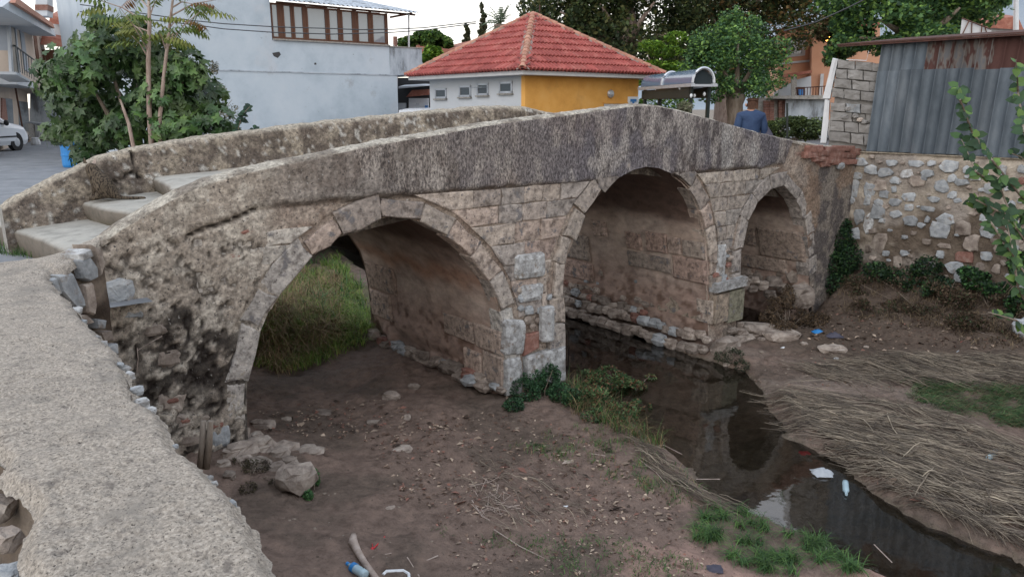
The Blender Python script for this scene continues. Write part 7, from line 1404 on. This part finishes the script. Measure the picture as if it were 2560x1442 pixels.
for i, (pts, lab) in enumerate((([(1235, 1323), (1300, 1365), (1375, 1402)], 'long thin pale twig lying on the foreground mud'), ([(1010, 1422), (1055, 1405), (1095, 1388)], 'straw-coloured stick right of the bracket'), ([(1018, 1392), (1035, 1420), (1048, 1440)], 'thin twig crossing the stick near the bracket'), ([(930, 1392), (978, 1382)], 'short pale twig right of the driftwood branch'), ([(1180, 1250), (1205, 1290), (1225, 1300)], 'thin bent twig by the leaf heap'), ([(1370, 1132), (1440, 1128), (1515, 1139)], 'long dry stalk lying across the middle bank'), ([(1575, 1130), (1640, 1180), (1700, 1250)], 'dry stalk leaning along the stream edge'), ([(1600, 1112), (1660, 1112), (1705, 1135)], 'bent reed poking out over the water'), ([(1740, 1197), (1800, 1197)], 'short dry reed sticking out over the water'), ([(1990, 920), (2060, 935), (2130, 955)], 'pale reed lying on the bank above the reed mat'), ([(2020, 790), (1985, 765), (2055, 806)], 'thin bare twig sticking out of the debris tangle'), ([(2185, 1360), (2230, 1405)], 'thin stick standing in the shallow water'))):
    b = MB(); b.tube([atz(x, y, max(bpt(x, y)[2], WATER_Z)+.02) for x, y in pts], .0045, 5); tag(b.build('twig', M['driftwood']), lab, 'twig')
X = bpt(805, 1370, .01)
b = MB(); b.tube([bpt(930, 1362, .015), bpt(934, 1375, .015), bpt(962, 1345, .015)], .005, 5); b.lathe(bpt(931, 1374, .0), [(.006, 0), (.014, .01), (.006, .02)], 8); tag(b.build('red_toggle', M['red']), 'tiny red plastic toggle on the foreground mud', 'toggle')
b = MB(); b.tube([bpt(1420, 935, .0)+[0, 0, .02], aty(1422, 870, bpt(1420, 935)[1]), aty(1421, 828, bpt(1420, 935)[1])], [.006, .005, .003], 5); tag(b.build('reed_stem', M['straw']), 'single upright yellow reed beside the first pier', 'reed')
rb_ = np.random.RandomState(5); hb_ = MB()
for i in range(26):
    x, y = 1230+rb_.uniform(-40, 45), 1250+rb_.uniform(-45, 45); p = bpt(x, y, .02); hb_.tube([p, p+rb_.normal(size=3)*[.05, .05, .02]+ZU*.04, p+rb_.normal(size=3)*[.09, .09, .02]+ZU*.01], .003, 4)
o = hb_.build('twig_heap', M['driftwood']); tag(o, 'small heap of dry twigs and leaves in the middle of the mud', 'twigs', kind='stuff')
# ---------------------------------------------------------------- barrel, sack, car
p0 = atz(188, 417, 0); kk = p0[1]/1905.; bi = thing('blue_bin', p0, 'blue plastic bin standing on the street behind the far parapet', 'bin')
r0 = 27*kk*1.02; hgt = 60*kk; b = MB(); b.lathe(p0, [(r0*.94, 0), (r0, .05), (r0, hgt*.45), (r0*1.04, hgt*.47), (r0*1.04, hgt*.53), (r0, hgt*.55), (r0*1.0, hgt*.9), (r0*1.05, hgt*.92), (r0*1.05, hgt)], 20); b.build('body', M['blue'], bi, smooth=False)
b = MB(); b.lathe(p0+ZU*hgt*1.0, [(r0*1.06, .002), (r0*1.06, .04), (r0*.8, .07)], 20); b.build('lid', M['blue'], bi)
p0 = atz(90, 362, 0); kk = p0[1]/1905.; b = MB(); b.lathe(p0, [(11*kk, 0), (11.5*kk, 5*kk), (9.5*kk, 14*kk), (9*kk, 17*kk), (6*kk, 18*kk)], 10); tag(b.build('white_sack', M['white']), 'white bucket-shaped sack standing at the street end wall', 'sack')
rb3 = np.random.RandomState(15)
for i, (x, y, lab) in enumerate(((62, 356, 'small heap stone left of the white sack'), (72, 354, 'rubble stone between the wall and the sack'), (112, 352, 'rubble stone right of the white sack'), (124, 350, 'larger rubble stone by the fig bush edge'))): p = atz(x, y, 0); rock('rubble_stone', p+ZU*.08, .2, M['tanstone'], None, (1.3, 1, .6), 30+i, label=lab, cat='stone')
cy0 = atz(38, 376, 0); car = thing('parked_car', [cy0[0]-.85, cy0[1]-1.3, 0], 'white hatchback parked at the left edge of the street', 'car')
X0 = cy0[0]                                     # right-hand side plane of the car; front axle at cy0
def cp_(x, y, z): return np.array([X0-.80+x, cy0[1]+y, z])
sec = [(-3.25, .30, .62, .9, .72), (-3.2, .25, .90, .93, .75), (-2.9, .2, 1.30, .9, .72), (-2.3, .2, 1.42, .9, .66), (-1.2, .2, 1.43, .92, .66), (-.75, .2, 1.38, .93, .68), (-.1, .2, .98, .93, .78), (.55, .2, .88, .9, .74), (.78, .25, .70, .84, .7), (.82, .30, .5, .8, .7)]
def ring_(y, z0, z1, hw_, tw):
    zb = min(.92, z1*.9); return [cp_(-hw_+.05, y, z0), cp_(-hw_, y, z0+.15), cp_(-hw_, y, zb*.9), cp_(-hw_+.03, y, zb), cp_(-tw, y, z1-.04 if z1 > 1 else z1), cp_(-tw*.7, y, z1), cp_(tw*.7, y, z1), cp_(tw, y, z1-.04 if z1 > 1 else z1), cp_(hw_-.03, y, zb), cp_(hw_, y, zb*.9), cp_(hw_, y, z0+.15), cp_(hw_-.05, y, z0)]
vs = []; 
for (y, z0, z1, hw_, tw) in sec: vs += ring_(y, z0, z1, hw_, tw)
nr = 12; fs = [(i*nr+k, i*nr+(k+1) % nr, (i+1)*nr+(k+1) % nr, (i+1)*nr+k) for i in range(len(sec)-1) for k in range(nr)]+[tuple(range(nr)), tuple(range(len(sec)*nr-1, len(sec)*nr-nr-1, -1))]
mk('body', vs, fs, M['carpaint'], car)
for (y0, y1, yt0, yt1) in ((-2.95, -1.95, -2.8, -1.95), (-1.85, -.42, -1.85, -.85)):
    for s_ in (-1, 1):
        q = [cp_(.905*s_, y0, .94), cp_(.905*s_, y1, .94), cp_(.70*s_, yt1, 1.34), cp_(.70*s_, yt0, 1.34)]; b = MB(); b.prism(q, [.015*s_, 0, .01]); b.build('side_window', M['darkglass'], car)
for (y0, z0, y1, z1, nm_) in ((-.14, .99, -.70, 1.36, 'windscreen'), (-3.18, .95, -2.92, 1.28, 'rear_window')): b = MB(); b.prism([cp_(-.72, y0, z0), cp_(.72, y0, z0), cp_(.60, y1, z1), cp_(-.60, y1, z1)], [0, .02*(1 if y0 > -1 else -1), .012]); b.build(nm_, M['darkglass'], car)
for (y, s_) in ((0, 1), (0, -1), (-2.45, 1), (-2.45, -1)):
    b = MB(); b.lathe(cp_(.74*s_, y, .29), [(.29, 0), (.29, .17), (.24, .18)], 20, [s_, 0, 0]); w_ = b.build('wheel', M['black'], car); b = MB(); b.lathe(cp_(.9*s_, y, .29), [(.2, 0), (.19, .02), (.12, .03), (.05, .035)], 14, [s_, 0, 0]); b.build('rim', M['alu'], w_, loc=LOC[car.name])
    b = MB(); b.lathe(cp_(.80*s_, y, .31), [(.34, 0), (.335, .125)], 20, [s_, 0, 0]); b.build('wheel_arch', M['black'], car)
for s_ in (-1, 1): b = MB(); b.lathe(cp_(.93*s_, -.55, .98), [(.03, 0), (.1, .04), (.1, .1), (.03, .14)], 8, [s_, 0, .1]); b.build('wing_mirror', M['black'], car); b = MB(); b.cbox(cp_(.93*s_, -1.7, .84), .03, .16, .04); b.build('door_handle', M['black'], car); b = MB(); b.lathe(cp_(.62*s_, .79, .62), [(.12, 0), (.11, .04)], 12, [0, 1, 0]); b.build('headlight', M['glass'], car)
b = MB(); b.cbox(cp_(0, .84, .42), 1.6, .1, .2); b.build('bumper', M['black'], car); b = MB(); b.cbox(cp_(.935, -1.3, .5), .02, 2.6, .05); b.build('side_trim', M['black'], car)
# green post
b = MB(); b.tube([aty(1968, 350, 15.5), aty(1968, 258, 15.5)], .022, 6); tag(b.build('fence_post', M['darkmetal']), 'thin dark green fence post standing behind the parapet end', 'post')
# ---------------------------------------------------------------- skinned figures
def skinned(name, verts, edges, radii, m, parent, root=0, sub=2):
    me = bpy.data.meshes.new(name); me.from_pydata([tuple(np.array(v, float)) for v in verts], edges, []); o = bpy.data.objects.new(name, me); C.objects.link(o)
    sk = o.modifiers.new('skin', 'SKIN'); sk.use_smooth_shade = True
    for i, r_ in enumerate(radii): o.data.skin_vertices[0].data[i].radius = (r_, r_) if not hasattr(r_, '__len__') else r_; o.data.skin_vertices[0].data[i].use_root = (i == root)
    ss = o.modifiers.new('sub', 'SUBSURF'); ss.levels = sub; ss.render_levels = sub
    dg = bpy.context.evaluated_depsgraph_get(); ev = o.evaluated_get(dg); m2 = bpy.data.meshes.new_from_object(ev); bpy.data.objects.remove(o); m2.materials.clear(); m2.materials.append(m)
    m2.polygons.foreach_set('use_smooth', [True]*len(m2.polygons)); o = bpy.data.objects.new(name, m2); C.objects.link(o)
    if parent is not None: o.parent = parent
    LOC[o.name] = LOC[parent.name]; return o
# walker seen from behind: local metres, x right, y away, z up
hp = aty(1882, 242, 13.6); gz = hp[2]-1.72
pe = thing('person', [hp[0], hp[1], gz], 'person with short brown hair and navy jacket seen from behind beyond the parapet', 'person')
PV = [(0, 0, .92), (0, .0, 1.10), (0, .02, 1.30), (0, .03, 1.42), (0, .05, 1.50), (0, .06, 1.60), (-.19, .02, 1.38), (-.25, .0, 1.12), (-.20, .16, .98), (.19, .02, 1.38), (.26, -.0, 1.12), (.24, .06, .88), (-.09, 0, .86), (-.10, .02, .48), (-.10, -.02, .08), (.09, 0, .86), (.11, .10, .48), (.12, .16, .10), (-.19, .24, .95), (.24, .1, .80), (-.10, .12, .03), (.12, .3, .04)]
PE_ = [(0, 1), (1, 2), (2, 3), (3, 4), (4, 5), (3, 6), (6, 7), (7, 8), (3, 9), (9, 10), (10, 11), (0, 12), (12, 13), (13, 14), (0, 15), (15, 16), (16, 17), (8, 18), (11, 19), (14, 20), (17, 21)]
PR = [(.15, .11), (.14, .10), (.17, .11), (.12, .09), .055, .085, .065, .05, .038, .065, .05, .038, .085, .062, .045, .085, .062, .045, .03, .03, .035, .035]
skinned('body', PV, PE_, PR, M['skin'], pe, 0)
idx = [0, 1, 2, 3, 6, 7, 8, 9, 10, 11, 4]; mp_ = {v: i for i, v in enumerate(idx)}
JR = [(.19, .145), (.185, .14), (.21, .145), (.135, .105), .09, .072, .055, .09, .072, .055, .062]
skinned('jacket', [PV[i] for i in idx], [(mp_[a_], mp_[b_]) for a_, b_ in PE_ if a_ in mp_ and b_ in mp_], JR, M['jacket'], pe, 0)
idx = [0, 12, 13, 14, 15, 16, 17]; mp_ = {v: i for i, v in enumerate(idx)}; skinned('trousers', [PV[i] for i in idx], [(mp_[a_], mp_[b_]) for a_, b_ in PE_ if a_ in mp_ and b_ in mp_], [(.16, .12), .1, .078, .062, .1, .078, .062], M['jeans'], pe, 0)
skinned('hair', [(0, .055, 1.60), (0, .045, 1.655), (.0, .02, 1.60), (0, .03, 1.53)], [(0, 1), (0, 2), (2, 3)], [.095, .085, .085, .055], M['hair'], pe, 0)
for s_ in (-1, 1): b = MB(); b.lathe(np.array([hp[0]+.083*s_, hp[1]+.06, gz+1.58]), [(.012, 0), (.03, .01), (.02, .018)], 8, [s_, -.2, 0]); b.build('ear', M['skin'], pe, smooth=True)
for s_, f_ in ((-1, 14), (1, 17)): q = np.array(PV[f_]); b = MB(); b.cbox(np.array([hp[0], hp[1], gz])+[q[0], q[1]+.07, .045], .10, .27, .09); b.build('shoe', M['black'], pe)
bgp = thing('shoulder_bag', [hp[0]+.30, hp[1]-.02, gz+.80], 'dark grey bag hanging at the right side of the walker', 'bag')
skinned('bag_body', [(0, 0, 0), (0, .02, .12), (0.01, .02, .26), (-.03, .02, .42)], [(0, 1), (1, 2), (2, 3)], [(.06, .11), (.085, .14), (.07, .11), (.025, .03)], M['cloth'], bgp, 1)
# cat sitting on the step, its back turned
ct = atz(262, 498, .535); kk = ct[1]/1905.; S = 103*kk
cat_ = thing('tabby_cat', ct, 'tabby cat sitting on the second step, looking away, striped tail laid out', 'cat')
def cl(x, y, z): return (x*S*1.12, y*S, z*S)
CV = [cl(.10, 0, .20), cl(.02, .0, .36), cl(-.10, .02, .52), cl(-.20, .04, .66), cl(-.25, .06, .80), cl(-.31, .13, .80), cl(-.20, .03, .34), cl(-.24, .02, .12), cl(-.25, -.03, .025), cl(-.33, -.06, .022), cl(-.16, .14, .34), cl(-.20, .16, .12), cl(-.24, .14, .03), cl(-.02, -.16, .16), cl(-.10, -.20, .06), cl(-.22, -.22, .03), cl(.04, .17, .16), cl(-.10, .2, .04), cl(.28, .02, .06), cl(.42, .0, .035), cl(.58, -.02, .035), cl(.74, -.02, .035), cl(.92, .0, .035)]
CE_ = [(0, 1), (1, 2), (2, 3), (3, 4), (4, 5), (2, 6), (6, 7), (7, 8), (8, 9), (2, 10), (10, 11), (11, 12), (0, 13), (13, 14), (14, 15), (0, 16), (16, 17), (0, 18), (18, 19), (19, 20), (20, 21), (21, 22)]
CR = [(.30, .26), (.275, .23), (.215, .19), (.155, .15), (.17, .155), (.06, .055), .075, .05, .045, .04, .075, .05, .045, (.11, .13), .065, .045, (.11, .13), .05, .075, .042, .040, .038, .03]
m_ = bpy.data.materials.new('tabby_fur'); m_.use_nodes = True; n_, l_n = m_.node_tree.nodes, m_.node_tree.links; bs = n_['Principled BSDF']; bs.inputs['Roughness'].default_value = .9; bs.inputs['Specular IOR Level'].default_value = .1
tcn = n_.new('ShaderNodeTexCoord'); mpn = n_.new('ShaderNodeMapping'); mpn.inputs['Scale'].default_value = (1.0, .5, .32); mpn.inputs['Rotation'].default_value = (0, .45, 0); wv_ = n_.new('ShaderNodeTexNoise'); wv_.inputs['Scale'].default_value = 85; wv_.inputs['Detail'].default_value = 3
rmp = n_.new('ShaderNodeValToRGB'); rmp.color_ramp.elements[0].color = tuple(srgb(38, 33, 30))+(1,); rmp.color_ramp.elements[0].position = .38; rmp.color_ramp.elements[1].color = tuple(srgb(92, 82, 70))+(1,); rmp.color_ramp.elements[1].position = .58
l_n.new(tcn.outputs['Object'], mpn.inputs[0]); l_n.new(mpn.outputs[0], wv_.inputs['Vector']); l_n.new(wv_.outputs['Fac'], rmp.inputs[0]); l_n.new(rmp.outputs[0], bs.inputs['Base Color'])
skinned('body', CV, CE_, [tuple(S*q for q in r_) if hasattr(r_, '__len__') else S*r_ for r_ in CR], m_, cat_, 0)
for (x, y, mt_) in ((-.335, .02, m_), (-.165, .06, M['driftwood'])): 
    b = MB(); c0 = ct+np.array(cl(x, y, .88)); b.add([c0+[-.055*S, 0, 0], c0+[.05*S, .0, 0], c0+[0, .045*S, 0], c0+[(-.03 if x < -.3 else .04)*S, .02*S, .15*S]], [(0, 1, 3), (1, 2, 3), (2, 0, 3), (0, 2, 1)]); b.build('ear', mt_, cat_)
# dead leaves and grass tufts on the steps
def step_blades(pts, n_, h, lab, seed, cols):
    r = np.random.RandomState(seed); b = MB()
    for p in pts:
        for i in range(n_):
            q = np.array(p)+r.normal(size=3)*[.05, .05, 0]; a_ = r.uniform(0, 6.28); e = q+np.array([math.cos(a_)*.5, math.sin(a_)*.5, 1])*h*r.uniform(.4, 1.1); w_ = np.array([-math.sin(a_), math.cos(a_), 0])*.004; b.col = tuple(np.array(cols[r.randint(len(cols))])*r.uniform(.7, 1.2)); b.add([q-w_, q+w_, e], [(0, 1, 2)])
    o = b.build('grass_tuft', M['blade'], cols=True); return tag(o, lab, 'grass', kind='stuff')
step_blades([atz(x, y, z) for x, y, z in ((225, 538, .28), (240, 545, .28), (255, 550, .28), (262, 548, .28))], 46, .08, 'green grass sprouting at the foot of the second step riser', 1, gg)
step_blades([atz(x, y, 0) for x, y in ((10, 632), (30, 634), (50, 636), (70, 638), (85, 640), (60, 630), (20, 622))], 46, .13, 'green grass along the foot of the lowest step', 2, gg)
step_blades([atz(x, y, .54) for x, y in ((338, 476), (350, 474), (358, 474))], 40, .08, 'green grass tuft on the second step beside the tail', 3, gg)
def step_litter(pts, lab, seed):
    r = np.random.RandomState(seed); b = MB()
    for p in pts:
        for i in range(16): q = np.array(p)+r.normal(size=3)*[.09, .05, 0]+ZU*r.uniform(.005, .05); t = r.normal(size=3)*.025; s_ = r.normal(size=3)*.018; b.col = tuple(np.array([srgb(104, 74, 54), srgb(130, 98, 72), srgb(78, 58, 46)][r.randint(3)])); b.add([q-t, q+s_, q+t, q-s_], [(0, 1, 2, 3)])
    return tag(b.build('leaf_litter', M['straw'], cols=True), lab, 'leaves', kind='stuff')
step_litter([atz(x, y, .54) for x, y in ((368, 470), (385, 468), (402, 466), (420, 464))], 'brown dead leaves piled on the second step against the far parapet', 5)
step_litter([atz(x, y, .28) for x, y in ((150, 535), (170, 532), (190, 532), (210, 535), (130, 538), (100, 543))], 'brown dead leaves along the foot of the far parapet', 6)
# scrap of string and roots hanging in the broken abutment
b = MB()
for (x0, y0, x1, y1) in ((270, 770, 258, 790), (268, 768, 285, 792), (262, 765, 250, 800), (343, 870, 342, 930), (345, 875, 405, 840)): b.tube([fpt(x0, y0, -.06), fpt((x0+x1)/2+3, (y0+y1)/2-3, -.10), fpt(x1, y1, -.08)], .003, 4)
o = b.build('dry_roots', M['driftwood']); tag(o, 'dry rootlets hanging from the broken joint of the left abutment', 'roots', kind='stuff')
